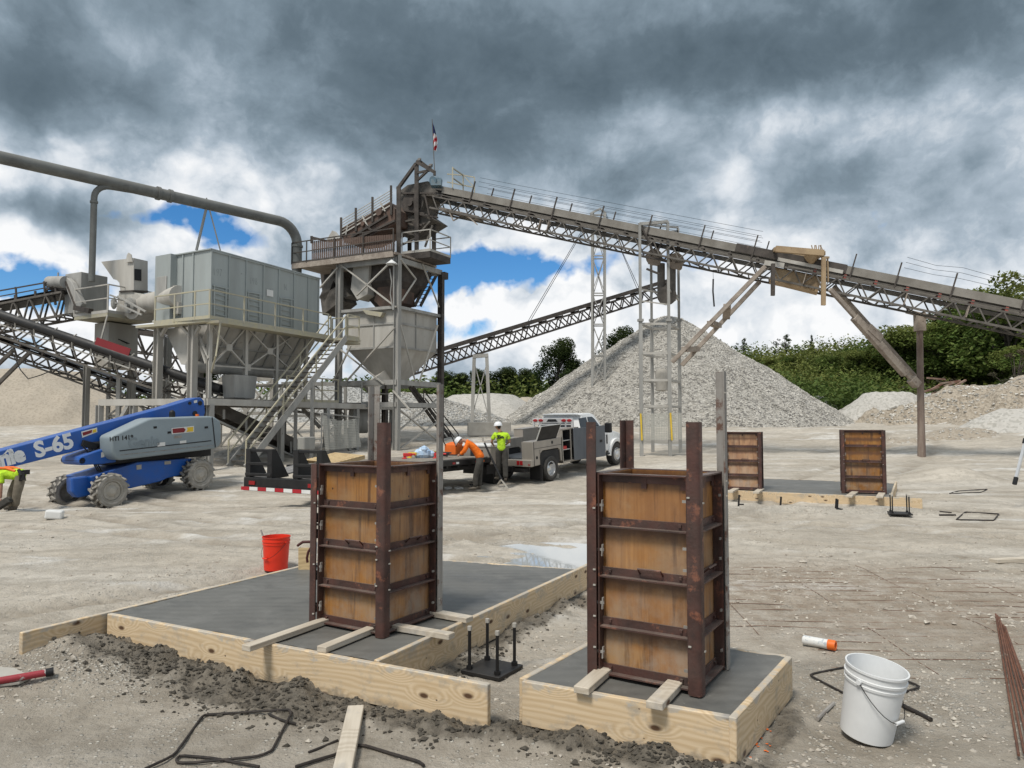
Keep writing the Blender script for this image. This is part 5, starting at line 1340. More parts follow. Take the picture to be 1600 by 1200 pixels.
mb = MB(); mb.prism([topp+dU*.0+nV*.05, topp+dU*1.0+nV*.05, topp+dU*1.0-nV*1.7, topp-nV*1.7], (0, 0, -.1)); mb.build('landing', M['yellow_rail'], st, world=True)
railing('railing', [topp+nV*.0+dU*.1, topp+dU*.95, topp+dU*.95-nV*1.5], st, step=.9)
mb = MB(); p = foot.lerp(topp, .62); mb.bar(p, dn(p, ZG(p.x, p.y)), .12); mb.bar(p-nV*W_, dn(p-nV*W_, ZG(p.x, p.y)), .12); mb.build('support_leg', S, st, world=True)
# ---- blue-grey duct
ad = thing('air_duct', 'large overhead grey air duct curving down behind the dust collector', 'duct', at(300, 330, 31))
D0 = at(-60, 207, 26.6); D0.z = 11.62; D1 = at(436, 342, 36.4); D1 = Vector((D1.x, D1.y, 11.62)); dd = (D1-D0).normalized()
pts = [D0-dd*6]+[D0.lerp(D1, k/10) for k in range(11)]
Ev = at(454, 372, 37.6); 
for k in range(1, 8):
    a = k/8*math.pi/2; pts.append(D1+dd*(1.05*math.sin(a))+UP*(-1.05*(1-math.cos(a))))
pts.append(D1+dd*1.05-UP*1.05); pts.append(D1+dd*1.05-UP*3.6)
MB().path(pts, .245, 20).build('pipe', M['duct'], ad, world=True, smooth=True)
mb = MB()
for s in (.545, .585): q = D0.lerp(D1, s); mb.tube(q-dd*.07, q+dd*.07, .295, n=20)
q = pts[-1]+UP*2.5; mb.tube(q-UP*.05, q+UP*.05, .29, n=20); mb.build('flange', M['duct'], ad, world=True, smooth=True)
# branch
def on_duct(px):
    best = min((abs(((D0.lerp(D1, k/400)).x/(D0.lerp(D1, k/400).y)) - (px-800)/FPX*CP*1.005), k) for k in range(401)); return D0.lerp(D1, best[1]/400)
bq = on_duct(205)-UP*.12; bt = on_duct(141)-nV*.0; by = bt.y
v = Vector((bt.x, bt.y, bq.z-.1)); 
hd = at(141, 425, by)
pb = [bq, bq.lerp(v, .62)]
for k in range(1, 6):
    a = k/6*math.pi/2; w = bq.lerp(v, .62); pb.append(w+(v-w)*math.sin(a)+UP*(-.55*(1-math.cos(a))))
pb += [v-UP*.55, dn(v, hd.z-.4)]
MB().path(pb, .125, 14).build('branch_pipe', M['duct'], ad, world=True, smooth=True)
w = v-UP*.75; MB().tube(w-UP*.04, w+UP*.04, .155, n=14).build('branch_flange', M['duct'], ad, world=True, smooth=True)
q = on_duct(318)
t1 = dn(C0-nV*.8+dU*.9, zt_+.04); MB().bar(q-UP*.2, at(307, 391, q.y-.2), .09).build('strut', S, ad, world=True)
MB().bar(q+UP*.3, at(345, 394, q.y+.4), .05).build('strut', S, ad, world=True)
# ---- transfer head box, fan, bin on the left platform
HF = Face(at(125, 450, 31), 66); HL = Face(at(125, 450, 31), 330)
th_ = thing('transfer_box', 'dusty grey steel transfer box with drive motor at the conveyor head', 'transfer box', dn(HF.P, HF.pt(125, 488).z))
h0, h1, h3 = HF.pt(125, 488), HF.pt(167, 488), HL.pt(100, 488); z0, z1 = h0.z, HF.pt(125, 424).z
MB().prism([dn(p, z0) for p in (h0, h1, h1+(h3-h0), h3)], (0, 0, z1-z0)).build('casing', S, th_, world=True, bevel=.02, seg=1)
HX = HL.off(.25)
m0, m1 = HX.pt(78, 441), HX.pt(103, 441); MB().tube(m0, m1, .26, n=16).tube(m0-(m1-m0).normalized()*.08, m0, .20, n=16).tube((m0+m1)/2+UP*.25, (m0+m1)/2+UP*.42, .03, n=6).build('motor', S, th_, world=True, smooth=True)
MB().prism([HX.pt(97, 436), HX.pt(104, 433), HX.pt(112, 441), HX.pt(128, 474), HX.pt(124, 482), HX.pt(114, 478)], -HX.n*.22).build('chain_guard', S, th_, world=True, bevel=.03)
mb = MB(); fbars(mb, HX, [(70, 475, 73, 452), (73, 452, 82, 452), (82, 452, 87, 476), (82, 452, 104, 452), (103, 440, 118, 478)], .08); mb.build('bracket', SD, th_, world=True); mb = MB(); mb.bar(HX.pt(118, 481), HX.pt(142, 486), .2, .2); mb.build('bracket', SD, th_, world=True)
FF = Face(at(209, 450, 30), 66); FL_ = Face(at(209, 450, 30), 330)
fn = thing('exhaust_fan', 'pale exhaust fan with hooded square outlet beside the dust collector', 'fan', dn(FF.P, FF.pt(209, 495).z))
out = [FL_.pt(*p) for p in ((158, 409), (209, 403), (209, 454), (188, 455), (186.5, 442), (183, 438), (177, 436))]; dq = FF.pt(231, 450)-FF.pt(209, 450); dq.z = 0
MB().prism(out, dq).build('outlet_hood', M['steel_pale'], fn, world=True)
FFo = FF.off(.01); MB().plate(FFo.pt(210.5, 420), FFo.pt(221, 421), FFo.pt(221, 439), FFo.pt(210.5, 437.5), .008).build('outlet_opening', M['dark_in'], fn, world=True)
mb = MB(); mb.bar(FL_.off(.03).pt(187, 455.5), FL_.off(.03).pt(209, 454.5), .06, .06); mb.bar(FF.off(.03).pt(209, 454.5), FF.off(.03).pt(231, 455.5), .06, .06); mb.build('flange', SD, fn, world=True)
lug = FL_.off(.04); MB().prism([lug.pt(198, 410), lug.pt(208, 409), lug.pt(206, 398), lug.pt(202, 395), lug.pt(199.5, 399)], FL_.n*.04).build('lifting_eye', M['steel_pale'], fn, world=True)
ce = FL_.pt(207, 478); nl = -FL_.n
MB().lathe([(0, 0), (.60, 0), (.60, .7), (0, .7)], n=28, axis='y').build('x', None) if False else None
scroll = []
for k in range(24): a = 2*math.pi*k/24; scroll.append(ce+FL_.d*(.58*math.cos(a))+UP*(.55*math.sin(a)))
mb = MB(); mb.prism(scroll, -FL_.n*.8); scq = [FL_.pt(186, 456), FL_.pt(209, 456), FL_.pt(209, 494), FL_.pt(180, 494)]; mb.prism(scq, -FL_.n*.7); mb.build('scroll_casing', M['steel_pale'], fn, world=True)
mb = MB(); mb.tube(ce+FL_.n*.0, ce+FL_.n*.16, .33, .33, n=20); mb.tube(ce+FL_.n*.16, ce+FL_.n*.3, .1, n=10); mb.build('inlet_cover', S, fn, world=True, smooth=True)
a = FL_.pt(212, 474)+nl*.4; b = C3-dV*1.3; b = dn(b, a.z)+nU*.1; MB().tube(a, b, .42, n=18).build('suction_duct', M['steel_pale'], fn, world=True, smooth=True)
mb = MB(); fx = FL_.off(.35); fbars(mb, fx, [(172, 461, 186, 466), (174, 470, 222, 492), (184, 463, 228, 487)], .06); mb.ball(fx.pt(178, 474), (.12, .12, .25)); mb.build('belt_guard', S, fn, world=True)
PF = Face(at(168, 490, 29.6), 66); PLf = Face(at(168, 490, 29.6), 330)
pf = thing('fan_platform', 'small railed platform carrying the exhaust fan, with tie rods below', 'platform', dn(PF.P, 0))
z = PF.pt(168, 488.5).z; a, b, c = dn(PLf.pt(116, 490), z), dn(PF.pt(168, 490), z), dn(PF.pt(240, 490), z)
MB().prism([a, b, c, c+(a-b)], (0, 0, -.14)).build('deck', M['yellow_rail'], pf, world=True)
railing('railing', [a, b, c], pf, M['steel_pale'], h=1.15, step=2.6)
mb = MB(); mb.bar(b-UP*.1, PLf.off(.2).pt(150, 560), .05); mb.build('tie_rod', M['steel_pale'], pf, world=True)
KF = Face(at(170, 530, 30.9), 66); KL = Face(at(170, 530, 30.9), 330)
bn = thing('discharge_bin', 'plain pale grey square bin hanging under the fan platform', 'bin', dn(KF.P, KF.pt(170, 575).z))
k0, k1, k3 = KF.pt(170, 503), KF.pt(216.5, 503), KL.pt(148, 503); z1 = k0.z; z0 = KF.pt(170, 574).z
tp = [dn(p, z1) for p in (k0, k1, k1+(k3-k0), k3)]; lo = [dn(p, z0) for p in (k0, k1, k1+(k3-k0), k3)]
MB().loft([lo, tp]).build('casing', M['steel_pale'], bn, world=True, bevel=.015, seg=1)
kf = KF.off(.02); mb = MB(); fbars(mb, kf, [(185, 530, 202, 537), (189, 532, 199, 537)], .03); mb.build('scratch_slot', M['ink'], bn, world=True)
for q in (k1+(k3-k0)*.1, k3-nV*.2, k1-nV*.2): column(dn(q, 0)-nV*.2, z0+.1, .2, bn, S, name='leg')
# ---- lattice conveyor builder
def conveyor(name, label, p, q, w, h, bay, mats, cat='conveyor', belt=True, tube_side=0, chord=.07, web=.045, board=0, idle=1.2, belt_m=None, wdir=None, idler_m=None, twoweb=False):
    """p,q: centre line of the truss top; hangs h below; w wide"""
    t = thing(name, label, cat, dn((p+q)/2, (p.z+q.z)/2-h)); d = (q-p); L = d.length; d.normalize()
    s = d.cross(UP).normalized()*(w/2) if wdir is None else wdir*(w/2)
    u = s.cross(d).normalized(); u = u if u.z > 0 else -u
    mb = MB(); n = max(2, round(L/bay))
    for k in (1, -1):
        a, b = p+s*k, q+s*k
        mb.bar(a, b, chord); mb.bar(a-u*h, b-u*h, chord)
        for i in range(n):
            x, y, m_ = a.lerp(b, i/n), a.lerp(b, (i+1)/n), a.lerp(b, (i+.5)/n)
            mb.bar(x, m_-u*h, web); mb.bar(m_-u*h, y, web)
            if twoweb: mb.bar(x, x-u*h, web)
    for i in range(n+1):
        x = p.lerp(q, i/n); mb.bar(x+s, x-s, web); 
        y = p.lerp(q, min(1, (i+.5)/n))-u*h; mb.bar(y+s, y-s, web)
        if i < n: mb.bar(x+s-u*h if i % 2 else x-s-u*h, p.lerp(q, (i+1)/n)+(-s if i % 2 else s)-u*h, web*.8)
    if belt:
        bl = MB(); bw = s*.8
        for du in (.16, -.06):
            bl.prism([p+bw+u*du, q+bw+u*du, q-bw+u*(du), p-bw+u*du], u*.025)
        bl.build('belt', belt_m or M['belt'], t, world=True)
        il = mb; mb.mi = 1; ni = max(2, round(L/idle))
        for i in range(ni+1):
            x = p.lerp(q, (i+.3)/(ni+.6))
            for k in (1, -1): il.bar(x+s*k-u*.02, x+s*k+u*.26, .09, .05, up=s)
            il.tube(x-s*.95+u*.08, x+s*.95+u*.08, .06, n=8)
    mb.build('truss', [mats[0], idler_m or SD], t, world=True)
    return t, d, s, u
# feed conveyor with the black belt, dropping to the right behind the front columns
p, q = at(-60, 477, 30.3), at(352, 617, 29.3)
t, d, s, u = conveyor('feed_conveyor', 'lattice feed conveyor with thick black rolled belt, sloping down under the dust collector', p, q, 1.0, .62, .95, [M['steel_mid']], web=.05)
if s.dot(Vector((0, -1, 0))) < 0: s = -s
MB().path([p+s*1.05+u*.22, q+s*1.05+u*.22], .17, 12).build('rolled_belt', M['belt'], t, world=True, smooth=True)
mb = MB()
for k in range(14):
    x = p.lerp(q, (k+.5)/14)+s*1.0; mb.path([x-u*.12, x+s*.22+u*.1, x+s*.2+u*.36, x+u*.44], .03, 6)
mb.bar(p+s*1.0-u*.16, q+s*1.0-u*.16, .05); mb.build('belt_hoop', M['steel_pale'], t, world=True)
pl = p.lerp(q, .545)+s*1.28+u*.30; MB().plate(pl, pl+d*1.5, pl+d*1.5+u*.3, pl+u*.3, .03).build('red_plate', M['deep_red'], t, world=True)
mb = MB()
for k in (.60,): x = p.lerp(q, k)-u*.6; mb.bar(x-s*.9, dn(x-s*.9, ZG(x.x, x.y)), .16)
mb.build('trestle', S, t, world=True)
# second, lower lattice conveyor crossing behind
p2, q2 = at(-70, 505, 35), at(300, 640, 34); conveyor('return_conveyor', 'lower dusty lattice conveyor running just behind the black belt conveyor', p2, q2, 1.0, .55, .9, [SM], web=.055)
# rising conveyor to the transfer box
p3, q3 = at(-60, 492, 33.0), at(112, 459, 31.7); t, d, s, u = conveyor('head_conveyor', 'lattice conveyor rising from the left edge into the transfer box', p3, q3, 1.0, 1.0, .9, [SM], web=.06, chord=.09)
mb = MB(); s = s if s.y < 0 else -s
mb.bar(p3+s+u*.62, q3+s+u*.52, .05); mb.bar(p3+s+u*.35, q3+s+u*.3, .04)
for k in (.35, .6, .85): x = p3.lerp(q3, k)+s; mb.bar(x, x+u*.6, .06)
mb.build('side_rail', SD, t, world=True)
mb = MB(); mb.bar(at(22, 546, 33), at(-25, 590, 33), .14); mb.bar(at(46, 551, 33), at(-30, 627, 33), .14); mb.build('leg', SM, t, world=True)
pts = [at(18, 548, 32), at(32, 578, 32), at(44, 592, 32), at(64, 586, 32), at(88, 576, 32), at(110, 585, 32), at(150, 602, 32), at(178, 625, 32)]
o = MB().path([x-pts[0] for x in pts], .022, 6).build('hanging_cable', M['belt'], smooth=True); o.location = pts[0]; tag(o, 'black cable sagging in front of the tan sand pile', 'cable')
# trusses glimpsed behind the legs
p4, q4 = at(215, 520, 38), at(480, 560, 42); conveyor('rear_conveyor', 'dark lattice conveyor glimpsed behind the collector legs', p4, q4, 1.1, 1.0, 1.0, [SD], web=.07)
# ---- screening tower -------------------------------------------------------
tw = thing('screening_tower', 'tall dark weathered screening tower of steel posts, braces and decks', 'tower', dn(T0, 0))
zdk = TL.pt(621, 399).z
def V_(px, F=TL): return dn(F.pt(px, 500), 0)
pC, pL, pR = V_(621), V_(530), V_(689, TR); pB = pL+(pR-pC)
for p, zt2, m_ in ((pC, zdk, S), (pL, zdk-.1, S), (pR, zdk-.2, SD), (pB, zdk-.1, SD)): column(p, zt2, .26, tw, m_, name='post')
zr1 = TL.pt(621, 480).z; zr2 = TL.pt(621, 597).z
for z, w in ((zr1+.02, .14), (zr2, .24), (TL.pt(621, 632).z, .22), (zdk-.2, .24)):
    mb = MB(); mb.bar(dn(pC, z), dn(pL, z), w*.6, w); mb.bar(dn(pC, z), dn(pR, z), w*.6, w); mb.bar(dn(pB, z), dn(pL, z), w*.6, w); mb.bar(dn(pB, z), dn(pR, z), w*.6, w)
    mb.build('girder', S, tw, world=True)
mb = MB(); tl = TL.off(.12); tr_ = TR.off(.12)
fbars(mb, tl, [(533, 414, 619, 480), (606, 414, 557, 462), (528, 418, 500, 450), (524, 540, 600, 600), (616, 512, 542, 595), (548, 540, 520, 598), (614, 610, 640, 640)], .09, .06)
mb.build('brace', SP_, tw, world=True); mb = MB(); fbars(mb, tr_, [(626, 508, 649, 597), (684, 508, 655, 597), (628, 470, 650, 436), (686, 480, 660, 412), (626, 405, 650, 436)], .07, .05)
mb.build('brace', SP_, tw, world=True); mb = MB(); fbars(mb, TR, [(624, 640, 686, 690), (688, 620, 624, 672), (626, 700, 690, 655)], .09, .06)
mb.build('brace', SP_, tw, world=True)
# deck with fascia, mesh guards, rails
mb = MB(); nT, nR = TL.n, TR.n
dL = dn(TL.pt(464, 415), zdk); mb.prism([dn(pC, zdk)+nT*.35+nR*.1, dL+nT*.35, dL-nT*3.2, dn(pC, zdk)-nT*3.2+nR*.1], (0, 0, .10)); 
mb.bar(dn(pC, zdk+.0)+nT*.36, dL+nT*.36, .06, .26); mb.build('deck', M['mud_steel'], tw, world=True)
tg = TL.off(.33)
mb = MB(); mb.loft([[tg.pt(487, 377), tg.pt(487, 411)], [tg.pt(531, 372), tg.pt(531, 406)]], caps=False, closed=False); mb.build('mesh_guard', M['guard_brown'], tw, world=True)
mb = MB(); mb.loft([[tg.pt(531, 372), tg.pt(531, 406)], [tg.pt(618, 366), tg.pt(618, 398)]], caps=False, closed=False); mb.build('mesh_guard', M['guard_brown'], tw, world=True)
railing('railing', [dL+nT*.38+UP*.1, dn(TL.pt(487, 415), zdk+.1)+nT*.38, dn(TL.pt(530, 405), zdk+.1)+nT*.38, dn(pC, zdk+.1)+nT*.38], tw, SD, h=1.1, step=1.45)
# small balcony at the right
b0 = dn(TR.pt(672, 420), zdk-.05); zbal = TR.pt(672, 405).z
Fb = Face(at(672, 395, 35.2), 335); Fb2 = Face(at(672, 395, 35.2), 61)
v0 = dn(Fb.pt(672, 395), 0); v1 = dn(Fb2.pt(704, 395), 0); v3 = dn(pC, 0)+nT*.2-nR*.2; v3b = dn(Fb.pt(628, 395), 0)
zb2 = Fb.pt(672, 392).z
mb = MB(); mb.prism([dn(v0, zb2), dn(v1, zb2), dn(v1+(v3b-v0), zb2), dn(v3b, zb2)], (0, 0, -.30)); mb.build('balcony', SD, tw, world=True)
railing('railing', [dn(v3b, zb2), dn(v0, zb2), dn(v1, zb2), dn(v1+(v3b-v0)*.6, zb2)], tw, M['steel_pale'], h=1.05, step=1.4)
# upper posts to the conveyor head
mb = MB()
for px, yt, yb, F in ((623, 292, 396, TL.off(-.1)), (651, 255, 396, Fb.off(-.1)), (678, 342, 392, Fb.off(-1.0)), (640, 300, 392, Fb.off(-1.6))): mb.bar(F.pt(px, yb), F.pt(px, yt), .20, .16)
mb.build('upper_post', SD, tw, world=True)
mb = MB(); G = Fb.off(-.05); G2 = Fb.off(-1.5)
mb.bar(G.pt(651, 253), G.pt(679, 269), .16); mb.bar(G.pt(650, 256), G.pt(621, 296), .14); mb.bar(G.pt(652, 270), G.pt(672, 266), .1); mb.bar(G.pt(653, 281), G.pt(667, 268), .1); mb.bar(G2.pt(655, 251), G2.pt(677, 268), .14); mb.bar(G.pt(653, 253), G2.pt(656, 249), .14); mb.bar(G.pt(670, 262), G2.pt(674, 258), .14)
mb.bar(G.pt(679, 268), G.pt(679, 274), .12); mb.build('hoist_frame', SD, tw, world=True)
mb = MB(); mb.tube(at(676, 282, 34.6), at(686, 283, 35), .21, n=14); mb.box(at(682, 287, 34.8), (.5, .5, .3)); mb.build('drive_motor', M['motor_blue'], tw, world=True, smooth=True)
# conveyor head hood and pulley housing
hf = Fb.off(-.35)
mb = MB(); hood = [hf.pt(622, 300), hf.pt(637, 289), hf.pt(668, 283), hf.pt(690, 290), hf.pt(690, 306), hf.pt(664, 306), hf.pt(658, 330), hf.pt(676, 342), hf.pt(660, 352), hf.pt(640, 366), hf.pt(622, 366)]
mb.prism(hood, -hf.n*1.5); mb.build('head_hood', M['steel_mid'], tw, world=True)
mb = MB(); c = Fb.off(-.25).pt(642, 318); mb.tube(c, c-Fb.n*.1, .55, n=20); mb.tube(c+Fb.n*.14, c, .16, n=12)
fbars(mb, Fb.off(-.2), [(626, 302, 690, 302), (626, 328, 664, 334), (655, 335, 684, 340), (632, 345, 660, 352), (648, 306, 650, 336), (664, 304, 672, 340)], .10, .08); mb.build('head_pulley', SD, tw, world=True)
mb = MB(); fbars(mb, Fb.off(-.15), [(626, 347, 652, 343), (624, 360, 650, 368), (656, 364, 672, 346), (676, 352, 664, 386), (625, 384, 650, 372)], .08); mb.build('cross_brace', SM, tw, world=True)
# dark chutes inside, plus an added dark box for the tower's interior shade
mb = MB(); ti = TL.off(-.7)
mb.prism([ti.pt(606, 412), ti.pt(619, 412), ti.pt(617, 470), ti.pt(600, 486), ti.pt(585, 470), ti.pt(592, 440)], -nT*1.6); mb.build('inner_chute', M['rust_brown'], tw, world=True)
mb = MB(); t2 = TL.off(-.35); mb.prism([t2.pt(552, 414), t2.pt(577, 414), t2.pt(574, 460), t2.pt(558, 468), t2.pt(548, 452)], -nT*.9); mb.build('side_chute', M['steel_pale'], tw, world=True)
mb = MB(); mb.prism([t2.pt(519, 420), t2.pt(528, 422), t2.pt(508, 470), t2.pt(498, 466)], -nT*1.0); mb.prism([t2.pt(519, 420), t2.pt(532, 440), t2.pt(545, 462), t2.pt(538, 466), t2.pt(522, 440)], -nT*1.0); mb.prism([t2.pt(500, 462), t2.pt(525, 448), t2.pt(532, 470), t2.pt(504, 492)], -nT*1.3); mb.build('split_chute', SM, tw, world=True)
mb = MB(); mb.prism([TL.off(-2).pt(498, 404), TL.off(-2).pt(600, 400), TL.off(-2).pt(588, 440), TL.off(-2).pt(560, 430), TL.off(-2).pt(530, 455), TL.off(-2).pt(505, 470)], -nT*.8); mb.build('rear_chute', SD, tw, world=True)
mb = MB(); kk1 = (pL-pC).normalized(); kk2 = (pR-pC).normalized(); cc = (pC+pL+pR+pB)/4; zz1, zz2 = zdk-.1, zr1+.25
mb.loft([[dn(cc+kk1*a*.5+kk2*b*.5, zz2) for a, b in ((-1, -1), (1, -1), (1, 1), (-1, 1))], [dn(cc+kk1*a*1.25+kk2*b*1.25, zz1-.9) for a, b in ((-1, -1), (1, -1), (1, 1), (-1, 1))], [dn(cc+kk1*a*1.25+kk2*b*1.25, zz1) for a, b in ((-1, -1), (1, -1), (1, 1), (-1, 1))]]); mb.build('chute_backdrop', SD, tw, world=True)  # dark box added as a backdrop so the tower interior reads black
mb = MB(); t3 = TR.off(-1.2); mb.prism([t3.pt(634, 405), t3.pt(648, 408), t3.pt(648, 480), t3.pt(634, 478)], -nR*.5); mb.build('return_leg', M['rust_brown'], tw, world=True)
# caged stair in the right side bays
mb = MB(); f5 = TR.off(-.6)
for dx in (0, 9):
    mb.bar(f5.pt(648+dx, 478), f5.pt(676+dx, 424), .06, .16)
for k in range(9): s_ = k/9; a = f5.pt(lerp(648, 676, s_), lerp(478, 424, s_)); mb.bar(a, f5.pt(lerp(657, 685, s_), lerp(478, 424, s_)), .16, .03)
mb.build('upper_stair', SD, tw, world=True); mb = MB()
for dx in (0, 9): mb.bar(f5.pt(640+dx*.6, 605), f5.pt(700+dx, 690), .06, .16)
for k in range(12): s_ = k/12; a = f5.pt(lerp(640, 700, s_), lerp(605, 690, s_)); mb.bar(a, f5.pt(lerp(645, 709, s_), lerp(605, 690, s_)), .18, .03)
fbars(mb, f5, [(662, 610, 716, 678), (716, 678, 716, 690), (664, 622, 712, 686), (662, 610, 662, 636), (690, 645, 690, 672)], .045); mb.build('rear_stair', SD, tw, world=True)
mb = MB(); L_ = TL.off(.3); c = L_.pt(612, 411); mb.lathe([(.03, .16), (.10, .10), (.28, -.04), (.27, -.06), (.0, .05)], c=c, n=16); mb.bar(c+UP*.1, TL.pt(617, 402), .04); mb.build('lamp', M['white'], tw, world=True, smooth=True)
mb = MB(); mb.bar(TR.pt(692, 430), TR.pt(698, 432), .2, .35); mb.bar(Fb.off(-.9).pt(664, 354), Fb.off(-.9).pt(674, 353), .3, .2); mb.build('floodlight', SD, tw, world=True)
mb = MB(); mb.path([TL.off(.2).pt(609, 420), TL.off(.2).pt(612, 440), TL.off(.2).pt(610, 460), TL.off(.2).pt(614, 484)], .03, 6); mb.path([TL.off(.2).pt(615, 415), TL.off(.2).pt(615, 484)], .035, 6); mb.build('conduit', S, tw, world=True)
# vibrating screen
vs_ = thing('vibrating_screen', 'rust brown inclined vibrating screen box on the tower deck', 'screen', dn(TL.off(-.6).pt(570, 380), zdk+.1))
f6 = TL.off(-.5)
mb = MB(); mb.prism([f6.pt(533, 364), f6.pt(533, 357), f6.pt(609, 316), f6.pt(617, 326), f6.pt(617, 350), f6.pt(563, 376), f6.pt(537, 378)], -nT*1.7); mb.build('side_plate', M['rust_brown'], vs_, world=True)
mb = MB(); fbars(mb, f6.off(.06), [(549, 371, 605, 337), (546, 378, 617, 345), (572, 352, 583, 362), (533, 340, 533, 385), (556, 325, 556, 362), (582, 308, 582, 347), (611, 290, 611, 336)], .10)
mb.build('stiffener', SD, vs_, world=True)
mb = MB(); c = f6.off(.05).pt(594, 332); mb.tube(c, c+nT*.12, .18, n=14); c = f6.off(.05).pt(568, 350); mb.tube(c, c+nT*.1, .12, n=12); mb.build('exciter', M['rust_brown'], vs_, world=True)
mb = MB(); 
for k in range(5): fbars(mb, f6.off(.05), [(534, 344+k*4.2, 613, 296+k*4.2)], .03)
fbars(mb, f6.off(.05), [(543, 352, 540, 368), (566, 337, 577, 358), (594, 316, 602, 330), (534, 366, 612, 320)], .06); mb.build('side_rail', SP_, vs_, world=True)
mb = MB(); f7 = TL.off(-1.4); mb.prism([f7.pt(509, 377), f7.pt(519, 360), f7.pt(530, 373)], -nT*.3); mb.build('spout', SP_, vs_, world=True)
mb = MB(); fbars(mb, f7, [(487, 371, 508, 376), (487, 369, 487, 380)], .12); mb.build('feed_lip', SD, vs_, world=True)
# pyramid hopper
hp = thing('storage_hopper', 'dusty grey pyramid hopper held between the tower posts', 'hopper', dn(pC, zr2))
k1 = (pL-pC).normalized(); k2 = (pR-pC).normalized()
o = pC+k1*.16+k2*.16; a_, b_ = 2.95, (pR-pC).length-.3
z3_ = TL.pt(621, 541).z; ztp = zr1-.02
def rect(o, a, b, z): return [dn(o, z), dn(o+k2*b, z), dn(o+k2*b+k1*a, z), dn(o+k1*a, z)]
mb = MB(); mb.loft([rect(o, a_, b_, z3_), rect(o, a_, b_, ztp)], caps=True); mb.build('bin', M['steel_pale'], hp, world=True)
mb = MB(); mb.loft([rect(o+k1*.9+k2*1.0, .8, .8, zr2+.05), rect(o, a_, b_, z3_-.004)]); mb.build('cone', M['steel_pale'], hp, world=True)
mb = MB()
for z in (z3_, ztp-.02, lerp(z3_, ztp, .62)):
    r = rect(o-k1*.02-k2*.02, a_+.04, b_+.04, z)
    for i in range(4): mb.bar(r[i], r[(i+1) % 4], .05, .09)
for s_ in (.45,): mb.bar(dn(o-k1*.03+k2*b_*s_, z3_), dn(o-k1*.03+k2*b_*s_, ztp), .05); mb.bar(dn(o-k2*.03+k1*a_*s_, z3_), dn(o-k2*.03+k1*a_*s_, ztp), .05)
mb.build('stiffener', S, hp, world=True)
mb = MB(); c1_ = dn(o+k1*1.3+k2*1.0, zr2+.5); mb.bar(c1_, c1_-k1*-.6-UP*.2+nT*.8-UP*.6, .6, .5); mb.build('gate_chute', SP_, hp, world=True)
# sloping cream lid lying by the stair top
mb = MB(); l0 = TL.off(.1); c = l0.pt(575, 487); mb.prism([l0.pt(566, 484)-c, l0.pt(598, 488)-c, l0.pt(594, 495)-c, l0.pt(572, 491)-c], -nT*.9); o_ = mb.build('catch_tray', M['yellow_rail']); o_.location = c; tag(o_, 'dirty cream tray sticking out above the hopper rim', 'tray')
# ---- flag
fg = thing('flag', 'US flag hanging limp from a thin pole on top of the tower', 'flag', at(679, 268, 34.6)); Yf = 34.6
MB().tube(at(679, 268, Yf), at(675.2, 186, Yf), .022, .016, n=6).build('pole', M['steel_mid'], fg, world=True)
cols = 7; rowsn = 26
def fp(s, t_):          # s across, t down
    w = (4+3*math.sin(t_*3.0))*(.55+.45*min(1, t_*1.6)); xc = 675.4+(1.1-1.2*s)*0+t_*2.2
    fold = math.sin(s*9+t_*2)*.10
    p = at(xc+s*w*1.0, 191+t_*44+s*4-s*t_*1.5, Yf); p.y += fold; return p
for nm, mm, test in (('flag_stripe_red', 'flag_red', 0), ('flag_stripe_white', 'flag_white', 1), ('flag_canton', 'flag_blue', 2)):
    mb = MB()
    for i in range(rowsn):
        for j in range(cols):
            t0, t1 = i/rowsn, (i+1)/rowsn; s0, s1 = j/cols, (j+1)/cols
            kind = 2 if t0 < .38-.06*s0 else ((int((s0*1.1+t0*5.2)*1.3) % 2))
            if kind == test: mb.quad(fp(s0, t0), fp(s1, t0), fp(s1, t1), fp(s0, t1))
    mb.build({'flag_stripe_red': 'red_stripes', 'flag_stripe_white': 'white_stripes', 'flag_canton': 'canton'}[nm], M[mm], fg, world=True)
# ---- main conveyor ---------------------------------------------------------
mc = thing('main_conveyor', 'long main conveyor truss descending from the tower to the right edge', 'conveyor', at(1150, 384, 32))
YA, YB = 35.4, 27.6
cA, cB = at(688, 294, YA), at(1600, 474, YB); cd = (cB-cA).normalized(); cB = cB+cd*3.5
cs = cd.cross(UP).normalized(); cs = cs if cs.y < 0 else -cs        # toward the camera
cu = cs.cross(cd); cu = cu if cu.z > 0 else -cu
W2 = .55; LEN = (cB-cA).length
def cp(px, dz=0.0, side=1.0):
    """a point along the conveyor below pixel column px"""
    lo_, hi_ = 0.0, 1.0
    for _ in range(40):
        m_ = (lo_+hi_)/2; q = cA.lerp(cB, m_); v = q-Vector((0, 0, CAMZ)); x = v.x/(v.y*CP+v.z*SP)*FPX+800
        if x < px: lo_ = m_
        else: hi_ = m_
    return cA.lerp(cB, lo_)+cu*dz+cs*(W2*side)
tt0, tt1 = cp(700, 0, 0), cB
mb = MB()
for k in (1, -1): mb.bar(tt0+cs*W2*k-cu*.17, tt1+cs*W2*k-cu*.17, .035, .32)
mb.build('wind_board', M['wind_board'], mc, world=True)
mb = MB(); n = 34; top_, bot_ = -.56, -1.12
